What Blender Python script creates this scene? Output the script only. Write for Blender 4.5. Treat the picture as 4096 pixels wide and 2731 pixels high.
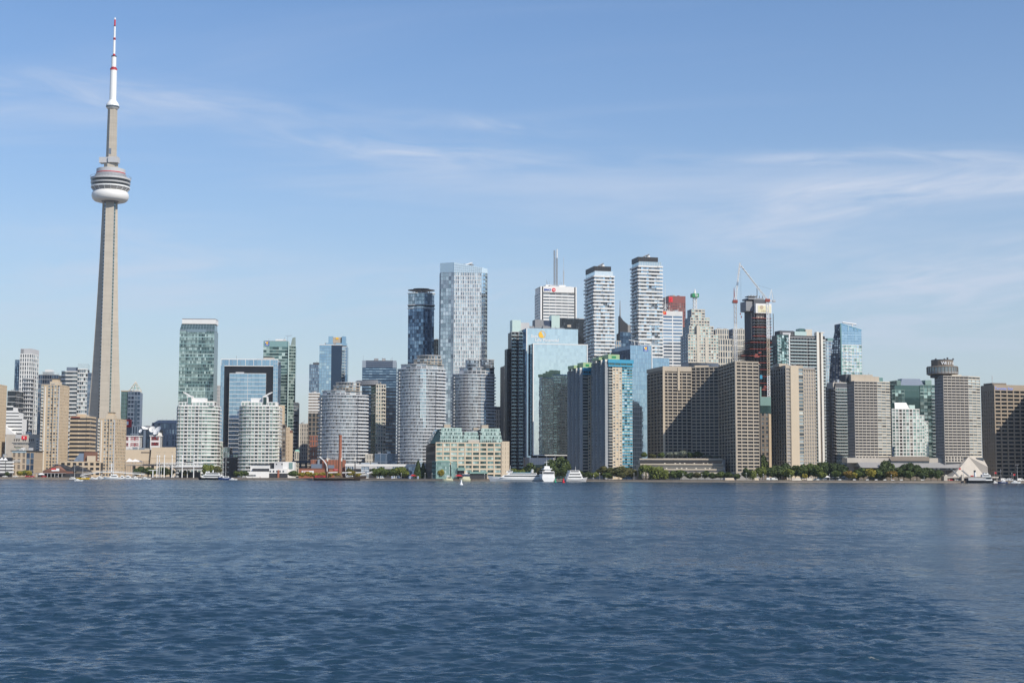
import bpy, math, random
import numpy as np
from mathutils import Vector, Matrix
random.seed(7)
for o in list(bpy.data.objects): bpy.data.objects.remove(o)
SC = bpy.context.scene
COL = SC.collection
PI = math.pi
# ------------------------------------------------------------------ camera
F, H, VH, RHO = 5900.0, 8.0, 1885.0, 0.0025      # focal length in photo pixels, deck height, horizon row, roll
TP = (VH - 1365.5) / F
P = math.atan(TP); SP, CP = math.sin(P), math.cos(P)
cam_d = bpy.data.cameras.new('camera'); cam = bpy.data.objects.new('camera', cam_d); COL.objects.link(cam)
cam_d.sensor_width = 36; cam_d.lens = F * 36 / 4096; cam_d.clip_start = 1; cam_d.clip_end = 30000
_f = Vector((0, CP, SP)); _u0 = Vector((0, -SP, CP)); _r0 = Vector((1, 0, 0))
_r = math.cos(RHO) * _r0 + math.sin(RHO) * _u0; _u = -math.sin(RHO) * _r0 + math.cos(RHO) * _u0
cam.matrix_world = Matrix(((_r.x, _u.x, -_f.x, 0), (_r.y, _u.y, -_f.y, 0), (_r.z, _u.z, -_f.z, H), (0, 0, 0, 1)))
SC.camera = cam
# ------------------------------------------------------------------ sun, sky, exposure
SUN_AZ, SUN_EL = math.radians(44), math.radians(38)     # azimuth counted from straight behind the camera towards the right
sdir = Vector((math.sin(SUN_AZ) * math.cos(SUN_EL), -math.cos(SUN_AZ) * math.cos(SUN_EL), math.sin(SUN_EL)))
sl = bpy.data.lights.new('sun', 'SUN'); sl.energy = 4.3; sl.angle = math.radians(0.55); sl.color = (1.0, 0.93, 0.82)
so = bpy.data.objects.new('sun', sl); COL.objects.link(so); so.rotation_euler = sdir.to_track_quat('Z', 'Y').to_euler(); so.location = (0, 0, 900)
SC.view_settings.view_transform = 'Standard'; SC.view_settings.look = 'None'; SC.view_settings.exposure = 0.10; SC.view_settings.gamma = 1.0
SC.view_settings.use_curve_mapping = False
SC.cycles.use_denoising = True; SC.cycles.denoiser = 'OPENIMAGEDENOISE'; SC.cycles.denoising_input_passes = 'RGB_ALBEDO_NORMAL'; SC.cycles.denoising_prefilter = 'ACCURATE'
SC.cycles.max_bounces = 6; SC.cycles.diffuse_bounces = 2; SC.cycles.glossy_bounces = 3; SC.cycles.transmission_bounces = 2; SC.cycles.volume_bounces = 0
SC.cycles.caustics_reflective = False; SC.cycles.caustics_refractive = False; SC.cycles.sample_clamp_indirect = 3; SC.cycles.sample_clamp_direct = 3
SC.render.film_transparent = False

class NT:
    """small node-graph helper"""
    def __init__(s, tree): s.t = tree; s.n = tree.nodes; s.l = tree.links
    def new(s, kind, **kw):
        n = s.n.new(kind)
        for k, v in kw.items(): setattr(n, k, v)
        return n
    def put(s, sock, v):
        if isinstance(v, bpy.types.NodeSocket): s.l.new(v, sock)
        else: sock.default_value = v
    def m(s, op, a, b=0.0, c=0.0, clamp=False):
        n = s.new('ShaderNodeMath', operation=op, use_clamp=clamp)
        s.put(n.inputs[0], a); s.put(n.inputs[1], b); s.put(n.inputs[2], c)
        return n.outputs[0]
    def mix(s, fac, a, b, blend='MIX'):
        n = s.new('ShaderNodeMix', data_type='RGBA', blend_type=blend)
        s.put(n.inputs[0], fac); s.put(n.inputs[6], a); s.put(n.inputs[7], b)
        return n.outputs[2]
    def noise(s, vec, scale, detail=3.0, rough=0.5, dist=0.0, dims='3D'):
        n = s.new('ShaderNodeTexNoise', noise_dimensions=dims)
        s.put(n.inputs['Vector'], vec); s.put(n.inputs['Scale'], scale); s.put(n.inputs['Detail'], detail); s.put(n.inputs['Roughness'], rough); s.put(n.inputs['Distortion'], dist)
        return n.outputs[0]
    def ramp(s, fac, stops, interp='LINEAR'):
        n = s.new('ShaderNodeValToRGB'); n.color_ramp.interpolation = interp
        e = n.color_ramp.elements
        while len(e) < len(stops): e.new(0.5)
        for el, (p, c) in zip(e, stops): el.position = p; el.color = (*c, 1) if len(c) == 3 else c
        s.put(n.inputs[0], fac); return n.outputs[0]
    def comb(s, x, y, z):
        n = s.new('ShaderNodeCombineXYZ'); s.put(n.inputs[0], x); s.put(n.inputs[1], y); s.put(n.inputs[2], z); return n.outputs[0]
    def smooth(s, x, a, b):
        n = s.new('ShaderNodeMapRange', interpolation_type='SMOOTHSTEP'); s.put(n.inputs[0], x); n.inputs[1].default_value = a; n.inputs[2].default_value = b
        return n.outputs[0]

def build_world():
    w = bpy.data.worlds.new('World'); SC.world = w; w.use_nodes = True
    w.cycles.sampling_method = 'MANUAL'; w.cycles.sample_map_resolution = 512
    t = NT(w.node_tree); t.n.clear()
    sky = t.new('ShaderNodeTexSky', sky_type='NISHITA'); sky.sun_disc = False
    sky.sun_elevation = SUN_EL; sky.sun_rotation = PI - SUN_AZ
    sky.altitude = 80; sky.air_density = 1.0; sky.dust_density = 0.2; sky.ozone_density = 2.0
    tc = t.new('ShaderNodeTexCoord').outputs['Generated']
    sep = t.new('ShaderNodeSeparateXYZ'); t.l.new(tc, sep.inputs[0])
    x, y, z = sep.outputs
    az = t.m('ARCTAN2', x, y); el = t.m('ARCSINE', z)
    # thin cirrus veils: long streaks in azimuth and elevation, torn by noise
    warp = t.m('SUBTRACT', t.noise(t.comb(t.m('MULTIPLY', az, 6.0), t.m('MULTIPLY', el, 9.0), 0.7), 1.0, 2.0), 0.5)
    elw = t.m('ADD', el, t.m('MULTIPLY', warp, 0.020))
    torn1 = t.smooth(t.noise(t.comb(t.m('MULTIPLY', az, 11.0), t.m('MULTIPLY', t.m('ADD', elw, t.m('MULTIPLY', az, 0.10)), 62.0), 2.0), 1.2, 5.0, 0.60, 0.7), 0.26, 0.78)
    torn2 = t.smooth(t.noise(t.comb(t.m('MULTIPLY', az, 10.0), t.m('MULTIPLY', t.m('ADD', elw, t.m('MULTIPLY', az, -0.12)), 62.0), 8.0), 1.2, 5.0, 0.60, 0.7), 0.26, 0.78)
    def streak(a0, e0, ang, ln, wd, amp):
        da = t.m('SUBTRACT', az, a0); de = t.m('SUBTRACT', elw, e0)
        c, s_ = math.cos(ang), math.sin(ang)
        al = t.m('ADD', t.m('MULTIPLY', da, c / ln), t.m('MULTIPLY', de, s_ / ln))
        ac = t.m('ADD', t.m('MULTIPLY', da, -s_ / wd), t.m('MULTIPLY', de, c / wd))
        q = t.m('ADD', t.m('MULTIPLY', al, al), t.m('MULTIPLY', ac, ac))
        g = t.m('EXPONENT', t.m('MULTIPLY', q, -1.0))
        return t.m('MULTIPLY', t.m('MULTIPLY', g, amp), torn1 if ang < 0 else torn2)
    def ae(u, v):
        a = (u - 2048) / F; b = (1365.5 - v) / F
        d = _f + _r * a + _u * b; d.normalize()
        return math.atan2(d.x, d.y), math.asin(d.z)
    veil = None
    for i, (u0, v0, u1, v1, wd, amp) in enumerate([
            (-300, 300, 1350, 440, 0.0066, 0.75), (900, 505, 2400, 675, 0.0058, 0.85), (1500, 455, 2400, 535, 0.0032, 0.6),
            (2400, 622, 5000, 585, 0.0036, 0.85), (2500, 825, 5000, 640, 0.0080, 0.95), (2650, 1000, 3600, 830, 0.0085, 0.75),
            (-300, 900, 1300, 1010, 0.0075, 0.38), (1050, 1230, 2400, 1080, 0.0120, 0.6), (3000, 1190, 4700, 1030, 0.0150, 0.85), (2600, 1330, 4700, 1230, 0.014, 0.6), (-300, 1190, 1300, 1050, 0.0140, 0.6),
            (-300, 450, 700, 470, 0.004, 0.35)]):
        a0, e0 = ae(u0, v0); a1, e1 = ae(u1, v1)
        s = streak((a0 + a1) / 2, (e0 + e1) / 2, math.atan2(e1 - e0, a1 - a0), math.hypot(a1 - a0, e1 - e0) / 2.5, wd * 1.6, amp * 1.15)
        veil = s if veil is None else t.m('ADD', veil, s)
    # the same kind of veil over the rest of the sky
    zz = t.m('ADD', t.m('MAXIMUM', z, 0.0), 0.12)
    pv = t.comb(t.m('DIVIDE', x, zz), t.m('MULTIPLY', t.m('DIVIDE', y, zz), 2.4), 4.0)
    broad = t.smooth(t.noise(pv, 0.55, 5.0, 0.6, 0.6), 0.46, 0.82)
    veil = t.m('ADD', t.m('MULTIPLY', veil, 0.72), t.m('MULTIPLY', broad, 0.44))
    veil = t.m('MULTIPLY', veil, t.smooth(z, -0.01, 0.03), clamp=True)
    hsv = t.new('ShaderNodeHueSaturation'); t.put(hsv.inputs['Hue'], 0.506); t.put(hsv.inputs['Saturation'], SKY_SAT); t.put(hsv.inputs['Value'], 1.0); t.l.new(sky.outputs[0], hsv.inputs['Color'])
    cloud = (4.6, 5.1, 6.1, 1)
    hz = t.m('MULTIPLY', t.m('EXPONENT', t.m('MULTIPLY', t.m('MAXIMUM', z, 0.0), -HAZE_K)), HAZE_A)     # milky air towards the horizon, all round
    mixc = t.mix(veil, t.mix(hz, hsv.outputs[0], HAZE_C), cloud)
    bg = t.new('ShaderNodeBackground'); t.l.new(mixc, bg.inputs[0]); bg.inputs[1].default_value = SKY_STR
    out = t.new('ShaderNodeOutputWorld'); t.l.new(bg.outputs[0], out.inputs[0])
SKY_SAT, SKY_STR = 1.23, 0.132
HAZE_K, HAZE_A, HAZE_C = 6.5, 0.90, (3.15, 3.55, 4.22, 1)
build_world()

# ------------------------------------------------------------------ photo pixel <-> place helpers
def zat(u, v, Y):
    b = (1365.5 - v) / F + RHO * (u - 2048) / F
    return H + Y * (SP + b * CP) / (CP - b * SP)
def xat(u, Y, z=0.0):
    c = Y * CP + (z - H) * SP
    return c * (u - 2048) / F - RHO * (-Y * SP + (z - H) * CP)
def along(p, d, u, z):
    k = (u - 2048) / F; h = z - H
    A = k * (p[1] * CP + h * SP) - RHO * (-p[1] * SP + h * CP)
    return (A - p[0]) / (d[0] - d[1] * (k * CP + RHO * SP))
SHORE = [(-1500, 1390), (0, 1350), (450, 1345), (1000, 1300), (1450, 1265), (1900, 1225), (2300, 1205), (2700, 1180), (3100, 1160), (3600, 1152), (4096, 1150), (5600, 1150)]
def shore(u):
    return float(np.interp(u, [a for a, b in SHORE], [b for a, b in SHORE]))
GZ = 1.6     # quay level above the lake

# ------------------------------------------------------------------ materials
MATS = {}
def _newmat(name):
    m = bpy.data.materials.new(name); m.use_nodes = True; t = NT(m.node_tree); b = m.node_tree.nodes['Principled BSDF']
    MATS[name] = m; return m, t, b
def mat(name, col, rough=0.75, metal=0.0, var=0.10, scale=0.12, spec=0.4, streaks=0.0, pours=0.0):
    m, t, b = _newmat(name)
    pos = t.new('ShaderNodeNewGeometry').outputs['Position']
    n = t.noise(pos, scale, 4.0, 0.6)
    oi = t.new('ShaderNodeObjectInfo').outputs['Random']
    v = t.m('ADD', t.m('MULTIPLY', t.m('SUBTRACT', n, 0.5), 2.2 * var), t.m('MULTIPLY', t.m('SUBTRACT', oi, 0.5), 0.6 * var))
    if streaks:
        mp = t.new('ShaderNodeMapping'); mp.inputs['Scale'].default_value = (0.9, 0.9, 0.05); t.l.new(pos, mp.inputs[0])
        v = t.m('SUBTRACT', v, t.m('MULTIPLY', t.smooth(t.noise(mp.outputs[0], 1.0, 4.0, 0.6), 0.48, 0.8), streaks))
    if pours:      # pour lines left by the climbing formwork
        mp2 = t.new('ShaderNodeMapping'); mp2.inputs['Scale'].default_value = (0.015, 0.015, 0.33); t.l.new(pos, mp2.inputs[0])
        v = t.m('ADD', v, t.m('MULTIPLY', t.m('SUBTRACT', t.noise(mp2.outputs[0], 1.0, 3.0, 0.7), 0.5), pours))
    f = t.m('ADD', 1.0, v)
    c = t.mix(1.0, (*col, 1), t.comb(f, f, f), 'MULTIPLY')
    t.l.new(c, b.inputs['Base Color']); b.inputs['Roughness'].default_value = rough; b.inputs['Metallic'].default_value = metal
    b.inputs['Specular IOR Level'].default_value = spec
    return m
def glass(name, stops, metal=0.55, rough=0.06, wob=0.012, spread=0.0):
    """window glass: stops = colours met from pane to pane (position along a random 0..1, colour)"""
    m, t, b = _newmat(name)
    oi = t.new('ShaderNodeObjectInfo').outputs['Random']
    at = t.new('ShaderNodeAttribute'); at.attribute_name = 'rnd'
    r = t.m('FRACT', t.m('ADD', oi, at.outputs['Fac']))
    c = t.ramp(r, stops)
    t.l.new(c, b.inputs['Base Color']); b.inputs['Metallic'].default_value = metal; b.inputs['Roughness'].default_value = rough
    b.inputs['Specular IOR Level'].default_value = 0.6
    pos = t.new('ShaderNodeNewGeometry').outputs['Position']
    bp = t.new('ShaderNodeBump'); bp.inputs['Strength'].default_value = 1.0; bp.inputs['Distance'].default_value = wob
    t.l.new(t.noise(pos, 0.35, 2.0, 0.5), bp.inputs['Height']); t.l.new(bp.outputs[0], b.inputs['Normal'])
    return m

mat('concrete', (0.48, 0.435, 0.375), var=0.12, streaks=0.10)
mat('concrete_warm', (0.49, 0.42, 0.33), var=0.10, streaks=0.10)
mat('concrete_grey', (0.30, 0.29, 0.28), var=0.12, streaks=0.12)
mat('tower_concrete', (0.445, 0.40, 0.33), var=0.09, scale=0.05, streaks=0.16, pours=0.5)
mat('beige', (0.56, 0.44, 0.30), var=0.06, streaks=0.05)
mat('beige_light', (0.60, 0.50, 0.37), var=0.06, streaks=0.05)
mat('tan', (0.50, 0.40, 0.29), var=0.06, streaks=0.06)
mat('pale_stone', (0.58, 0.53, 0.44), var=0.07, streaks=0.05)
mat('umber', (0.36, 0.29, 0.215), var=0.10, streaks=0.10)
mat('bluish_concrete', (0.33, 0.345, 0.355), var=0.10, streaks=0.10)
mat('brown', (0.20, 0.165, 0.13), var=0.10, streaks=0.08)
mat('brick', (0.33, 0.125, 0.075), var=0.14, scale=0.4, streaks=0.08)
mat('brick_dark', (0.20, 0.10, 0.07), var=0.14, scale=0.4)
mat('white', (0.76, 0.75, 0.72), var=0.05, rough=0.55, streaks=0.04)
mat('white_warm', (0.74, 0.70, 0.62), var=0.05, rough=0.6, streaks=0.05)
mat('white_paint', (0.80, 0.80, 0.78), var=0.03, rough=0.4)
mat('silver_slab', (0.63, 0.64, 0.65), var=0.05, rough=0.5)
mat('light_grey', (0.50, 0.50, 0.50), var=0.07, streaks=0.05)
mat('mid_grey', (0.26, 0.265, 0.275), var=0.10)
mat('dark_grey', (0.085, 0.09, 0.10), var=0.15)
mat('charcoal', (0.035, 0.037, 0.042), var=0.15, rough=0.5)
mat('black_metal', (0.022, 0.024, 0.028), var=0.12, rough=0.35, metal=0.2)
mat('navy', (0.035, 0.055, 0.10), var=0.12, rough=0.4)
mat('slate', (0.16, 0.20, 0.26), var=0.10, rough=0.5)
mat('steel', (0.42, 0.45, 0.48), var=0.08, rough=0.35, metal=0.6)
mat('roof', (0.30, 0.29, 0.28), var=0.12)
mat('red', (0.55, 0.03, 0.04), var=0.06, rough=0.5)
mat('sign_red', (0.70, 0.02, 0.03), var=0.02, rough=0.45)
mat('red_rust', (0.27, 0.06, 0.045), var=0.16, rough=0.7)
mat('red_granite', (0.235, 0.075, 0.065), var=0.08, rough=0.5)
mat('cyan_paint', (0.05, 0.30, 0.46), var=0.05, rough=0.45)
mat('lime_glass', (0.34, 0.46, 0.25), var=0.08, rough=0.3)
mat('teal_panel', (0.56, 0.69, 0.63), var=0.06, rough=0.25, metal=0.15)
mat('teal_roof', (0.19, 0.31, 0.275), var=0.10, rough=0.5)
mat('copper', (0.25, 0.50, 0.42), var=0.10, rough=0.6)
mat('yellow', (0.80, 0.50, 0.01), var=0.04, rough=0.4)
mat('cream', (0.72, 0.68, 0.46), var=0.05, rough=0.5)
mat('sign_blue', (0.03, 0.10, 0.40), var=0.02, rough=0.4)
mat('sign_gold', (0.85, 0.50, 0.05), var=0.03, rough=0.4)
mat('sign_white', (0.85, 0.85, 0.84), var=0.02, rough=0.4)
mat('sign_green', (0.02, 0.25, 0.09), var=0.03, rough=0.4)
mat('sign_lavender', (0.34, 0.42, 0.85), var=0.03, rough=0.4)
mat('buoy_green', (0.02, 0.30, 0.16), var=0.05, rough=0.4)
mat('wood_dark', (0.045, 0.030, 0.022), var=0.2, rough=0.5)
mat('timber', (0.30, 0.20, 0.12), var=0.2, rough=0.7)
mat('asphalt', (0.06, 0.06, 0.062), var=0.15)
mat('paving', (0.36, 0.32, 0.27), var=0.15, scale=0.3)
mat('quay_stone', (0.34, 0.28, 0.22), var=0.25, scale=0.4, streaks=0.2)
mat('lawn', (0.065, 0.105, 0.03), var=0.25, scale=0.3)
mat('awning_red', (0.45, 0.03, 0.035), var=0.08)
mat('tarp_white', (0.80, 0.79, 0.77), var=0.04)
mat('bark', (0.09, 0.065, 0.045), var=0.2, scale=1.5)
mat('hull_blue', (0.03, 0.06, 0.17), var=0.05, rough=0.3)
mat('cloth_blue', (0.06, 0.11, 0.30), var=0.1)
mat('cloth_dark', (0.05, 0.05, 0.06), var=0.1)
mat('skin', (0.50, 0.31, 0.22), var=0.05)

glass('glass_dark', [(0, (0.05, 0.065, 0.08)), (0.55, (0.09, 0.11, 0.13)), (0.8, (0.15, 0.18, 0.20)), (1, (0.33, 0.36, 0.36))], 0.35)
glass('glass_black', [(0, (0.02, 0.025, 0.03)), (0.8, (0.04, 0.05, 0.06)), (1, (0.10, 0.11, 0.12))], 0.35)
glass('glass_brown', [(0, (0.05, 0.045, 0.045)), (0.5, (0.10, 0.09, 0.085)), (0.75, (0.20, 0.19, 0.17)), (1, (0.50, 0.46, 0.40))], 0.30)
glass('glass_room', [(0, (0.07, 0.09, 0.11)), (0.35, (0.14, 0.18, 0.21)), (0.62, (0.30, 0.36, 0.39)), (0.85, (0.52, 0.57, 0.58)), (1, (0.75, 0.76, 0.72))], 0.45)
glass('glass_pale', [(0, (0.25, 0.32, 0.35)), (0.4, (0.48, 0.57, 0.60)), (0.8, (0.66, 0.74, 0.76)), (1, (0.80, 0.85, 0.85))], 0.55)
glass('glass_green', [(0, (0.12, 0.17, 0.155)), (0.4, (0.26, 0.35, 0.315)), (0.75, (0.44, 0.55, 0.50)), (1, (0.62, 0.72, 0.66))], 0.55)
glass('glass_green_dark', [(0, (0.03, 0.06, 0.06)), (0.5, (0.07, 0.13, 0.125)), (0.85, (0.13, 0.22, 0.21)), (1, (0.30, 0.42, 0.40))], 0.5)
glass('glass_teal', [(0, (0.16, 0.28, 0.27)), (0.4, (0.38, 0.54, 0.51)), (0.8, (0.60, 0.76, 0.71)), (1, (0.76, 0.88, 0.84))], 0.55)
glass('glass_blue', [(0, (0.10, 0.16, 0.24)), (0.4, (0.20, 0.29, 0.40)), (0.8, (0.32, 0.44, 0.56)), (1, (0.48, 0.60, 0.70))], 0.65)
glass('glass_blue_dark', [(0, (0.03, 0.05, 0.09)), (0.5, (0.06, 0.10, 0.16)), (0.85, (0.11, 0.17, 0.25)), (1, (0.22, 0.30, 0.38))], 0.6)
glass('glass_sky', [(0, (0.40, 0.52, 0.60)), (0.4, (0.56, 0.68, 0.75)), (0.8, (0.66, 0.78, 0.84)), (1, (0.76, 0.86, 0.90))], 0.92, rough=0.03, wob=0.004)
glass('glass_mirror', [(0, (0.68, 0.75, 0.78)), (0.5, (0.74, 0.81, 0.835)), (1, (0.79, 0.855, 0.87))], 0.97, rough=0.015, wob=0.010)
glass('glass_mirror_blue', [(0, (0.34, 0.48, 0.62)), (0.5, (0.40, 0.55, 0.68)), (1, (0.47, 0.61, 0.73))], 0.95, rough=0.02, wob=0.010)
glass('glass_silver', [(0, (0.18, 0.22, 0.26)), (0.3, (0.36, 0.42, 0.47)), (0.6, (0.50, 0.56, 0.61)), (0.85, (0.60, 0.64, 0.67)), (1, (0.75, 0.78, 0.80))], 0.6)
glass('glass_condo', [(0, (0.17, 0.20, 0.235)), (0.4, (0.28, 0.325, 0.365)), (0.8, (0.40, 0.45, 0.49)), (1, (0.55, 0.60, 0.63))], 0.6)
glass('rail_glass', [(0, (0.30, 0.38, 0.38)), (1, (0.46, 0.55, 0.54))], 0.5)
# ------------------------------------------------------------------ mesh engine
CUBE_V = np.array([(-.5, -.5, -.5), (.5, -.5, -.5), (.5, .5, -.5), (-.5, .5, -.5), (-.5, -.5, .5), (.5, -.5, .5), (.5, .5, .5), (-.5, .5, .5)])
CUBE_F = np.array([(0, 3, 2, 1), (4, 5, 6, 7), (0, 1, 5, 4), (1, 2, 6, 5), (2, 3, 7, 6), (3, 0, 4, 7)])
_cubes = {}
def cube_mesh(m):
    if m not in _cubes:
        me = bpy.data.meshes.new('box_' + m); me.from_pydata(CUBE_V.tolist(), [], CUBE_F.tolist()); me.materials.append(MATS[m]); _cubes[m] = me
    return _cubes[m]
def quad_mesh(name, V, Fq, mats, midx=None, rnd=None, smooth=False):
    """fast mesh of quads (or triangles) from arrays"""
    me = bpy.data.meshes.new(name); V = np.asarray(V, dtype=np.float32); Fq = np.asarray(Fq, dtype=np.int32); k = Fq.shape[1]
    me.vertices.add(len(V)); me.vertices.foreach_set('co', V.ravel())
    me.loops.add(Fq.size); me.loops.foreach_set('vertex_index', Fq.ravel())
    me.polygons.add(len(Fq)); me.polygons.foreach_set('loop_start', np.arange(0, Fq.size, k, dtype=np.int32))
    try: me.polygons.foreach_set('loop_total', np.full(len(Fq), k, dtype=np.int32))
    except Exception: pass
    for m in mats: me.materials.append(MATS[m])
    if midx is not None: me.polygons.foreach_set('material_index', np.asarray(midx, dtype=np.int32))
    me.polygons.foreach_set('use_smooth', np.full(len(Fq), bool(smooth), dtype=bool))
    if rnd is not None:
        a = me.attributes.new('rnd', 'FLOAT', 'FACE'); a.data.foreach_set('value', np.asarray(rnd, dtype=np.float32))
    me.update(calc_edges=True); return me
def py_mesh(name, verts, faces, m, smooth=False):
    me = bpy.data.meshes.new(name); me.from_pydata([tuple(v) for v in verts], [], faces); me.materials.append(MATS[m])
    if smooth: me.polygons.foreach_set('use_smooth', [True] * len(faces))
    me.update(); return me
def new_obj(name, me, parent=None, loc=(0, 0, 0), rz=0.0, scale=(1, 1, 1)):
    o = bpy.data.objects.new(name, me); COL.objects.link(o)
    o.location = loc
    if rz: o.rotation_euler = (0, 0, rz)
    o.scale = scale
    if parent is not None: o.parent = parent
    return o
def tag(o, label, cat, group=None):
    o['label'] = label; o['category'] = cat
    if group: o['group'] = group
    return o
def extrude(poly, z0, z1):
    n = len(poly)
    v = [(x, y, z0) for x, y in poly] + [(x, y, z1) for x, y in poly]
    f = [tuple(range(n - 1, -1, -1)), tuple(range(n, 2 * n))] + [(i, (i + 1) % n, n + (i + 1) % n, n + i) for i in range(n)]
    return v, f
def area2(poly): return sum(poly[i][0] * poly[(i + 1) % len(poly)][1] - poly[(i + 1) % len(poly)][0] * poly[i][1] for i in range(len(poly)))
def offset(poly, d):
    """counter-clockwise polygon moved outwards by d (negative: inwards)"""
    n = len(poly); out = []
    for i in range(n):
        a, b, c = Vector(poly[i - 1]), Vector(poly[i]), Vector(poly[(i + 1) % n])
        e1 = (b - a).normalized(); e2 = (c - b).normalized()
        n1 = Vector((e1.y, -e1.x)); n2 = Vector((e2.y, -e2.x)); k = (n1 + n2); q = max(0.25, 1 + n1.dot(n2))
        p = b + k * (d / q); out.append((p.x, p.y))
    return out
def lathe(prof, n=24, m='white', z0=0, name='ring', cap=True):
    """profile of (radius, z)"""
    V = []; Fc = []
    for r, z in prof:
        for i in range(n): a = 2 * PI * i / n; V.append((r * math.cos(a), r * math.sin(a), z))
    for k in range(len(prof) - 1):
        for i in range(n): j = (i + 1) % n; Fc.append((k * n + i, k * n + j, (k + 1) * n + j, (k + 1) * n + i))
    if cap:
        Fc.append(tuple(range(n - 1, -1, -1))); Fc.append(tuple(range((len(prof) - 1) * n, len(prof) * n)))
    return py_mesh(name, V, Fc, m, smooth=False)
def tube(a, b, r0, r1=None, n=6):
    r1 = r0 if r1 is None else r1
    a, b = Vector(a), Vector(b); d = (b - a).normalized(); s = d.orthogonal().normalized(); w = d.cross(s)
    V = [a + (s * math.cos(2 * PI * i / n) + w * math.sin(2 * PI * i / n)) * r0 for i in range(n)] + [b + (s * math.cos(2 * PI * i / n) + w * math.sin(2 * PI * i / n)) * r1 for i in range(n)]
    Fc = [(i, (i + 1) % n, n + (i + 1) % n, n + i) for i in range(n)] + [tuple(range(n - 1, -1, -1)), tuple(range(n, 2 * n))]
    return V, Fc
def join(parts):
    V = []; Fc = []
    for v, f in parts:
        k = len(V); V += list(v); Fc += [tuple(i + k for i in q) for q in f]
    return V, Fc
def boxvf(x0, x1, y0, y1, z0, z1):
    V = [(x0, y0, z0), (x1, y0, z0), (x1, y1, z0), (x0, y1, z0), (x0, y0, z1), (x1, y0, z1), (x1, y1, z1), (x0, y1, z1)]
    return V, [tuple(f) for f in CUBE_F]
NPIECE = [0]
class Thing:
    """a top-level Empty at the thing's base with parts under it; local x runs along its front, y goes back"""
    def __init__(s, name, label, cat, loc, rz=0.0, group=None, d=None):
        s.root = bpy.data.objects.new(name, None); COL.objects.link(s.root); s.root.empty_display_size = 1
        s.root.location = loc; s.root.rotation_euler = (0, 0, rz); tag(s.root, label, cat, group)
        s.loc = Vector(loc); s.rz = rz; s.pieces = {}; s.d = d or loc[1]; s.ppm = F / s.d; s.k = 0
    def local(s, p):
        q = Vector(p) - s.loc; c, n = math.cos(-s.rz), math.sin(-s.rz)
        return Vector((q.x * c - q.y * n, q.x * n + q.y * c, q.z))
    def piece(s, name, m, c, size, rz=0.0):
        s.pieces.setdefault(name, []).append((m, c, size, rz))
    def box(s, name, m, x0, x1, y0, y1, z0, z1):
        return new_obj(name, cube_mesh(m), s.root, ((x0 + x1) / 2, (y0 + y1) / 2, (z0 + z1) / 2 - s.loc.z), 0, (abs(x1 - x0), abs(y1 - y0), abs(z1 - z0)))
    def part(s, name, m, vf, parent=None, smooth=False):
        V, Fc = vf; V = [(v[0], v[1], v[2] - s.loc.z) for v in V]
        return new_obj(name, py_mesh(name, V, Fc, m, smooth), parent or s.root)
    def poly(s, name, m, poly, z0, z1, parent=None): return s.part(name, m, extrude(poly, z0, z1), parent)
    def slab(s, name, me, z, parent=None):
        o = new_obj(name, me, parent or s.root, (0, 0, z - s.loc.z)); NPIECE[0] += 1; return o
    def done(s):
        for name, L in s.pieces.items():
            scored = []
            for it in L:
                w = max(it[2][0], it[2][1]) * s.ppm; h = it[2][2] * s.ppm
                scored.append((min(max(w, h), 60) * min(w, h), max(w, h) >= 10 and math.sqrt(w * h) >= 5.5, it))
            scored.sort(key=lambda q: -q[0])
            big = [q[2] for q in scored if q[1]][:300]; ids = set(id(q) for q in big); rest = [q[2] for q in scored if id(q[2]) not in ids]
            for m, c, size, rz in big:
                new_obj(name, cube_mesh(m), s.root, (c[0], c[1], c[2] - s.loc.z), rz, size); NPIECE[0] += 1
            if rest:
                ms = sorted(set(r[0] for r in rest)); n = len(rest); V = np.empty((n, 8, 3)); mi = np.empty(n, int)
                for i, (m, c, size, rz) in enumerate(rest):
                    q = CUBE_V * np.array(size); cs, sn = math.cos(rz), math.sin(rz)
                    V[i, :, 0] = q[:, 0] * cs - q[:, 1] * sn + c[0]; V[i, :, 1] = q[:, 0] * sn + q[:, 1] * cs + c[1]; V[i, :, 2] = q[:, 2] + c[2] - s.loc.z
                    mi[i] = ms.index(m)
                Fq = (CUBE_F[None] + 8 * np.arange(n)[:, None, None]).reshape(-1, 4)
                rn = np.random.RandomState(n).rand(n)
                o = new_obj(name, quad_mesh(name, V.reshape(-1, 3), Fq, ms, np.repeat(mi, 6), np.repeat(rn, 6)), s.root); o['kind'] = 'stuff'
        s.pieces = {}
        return s

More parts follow.
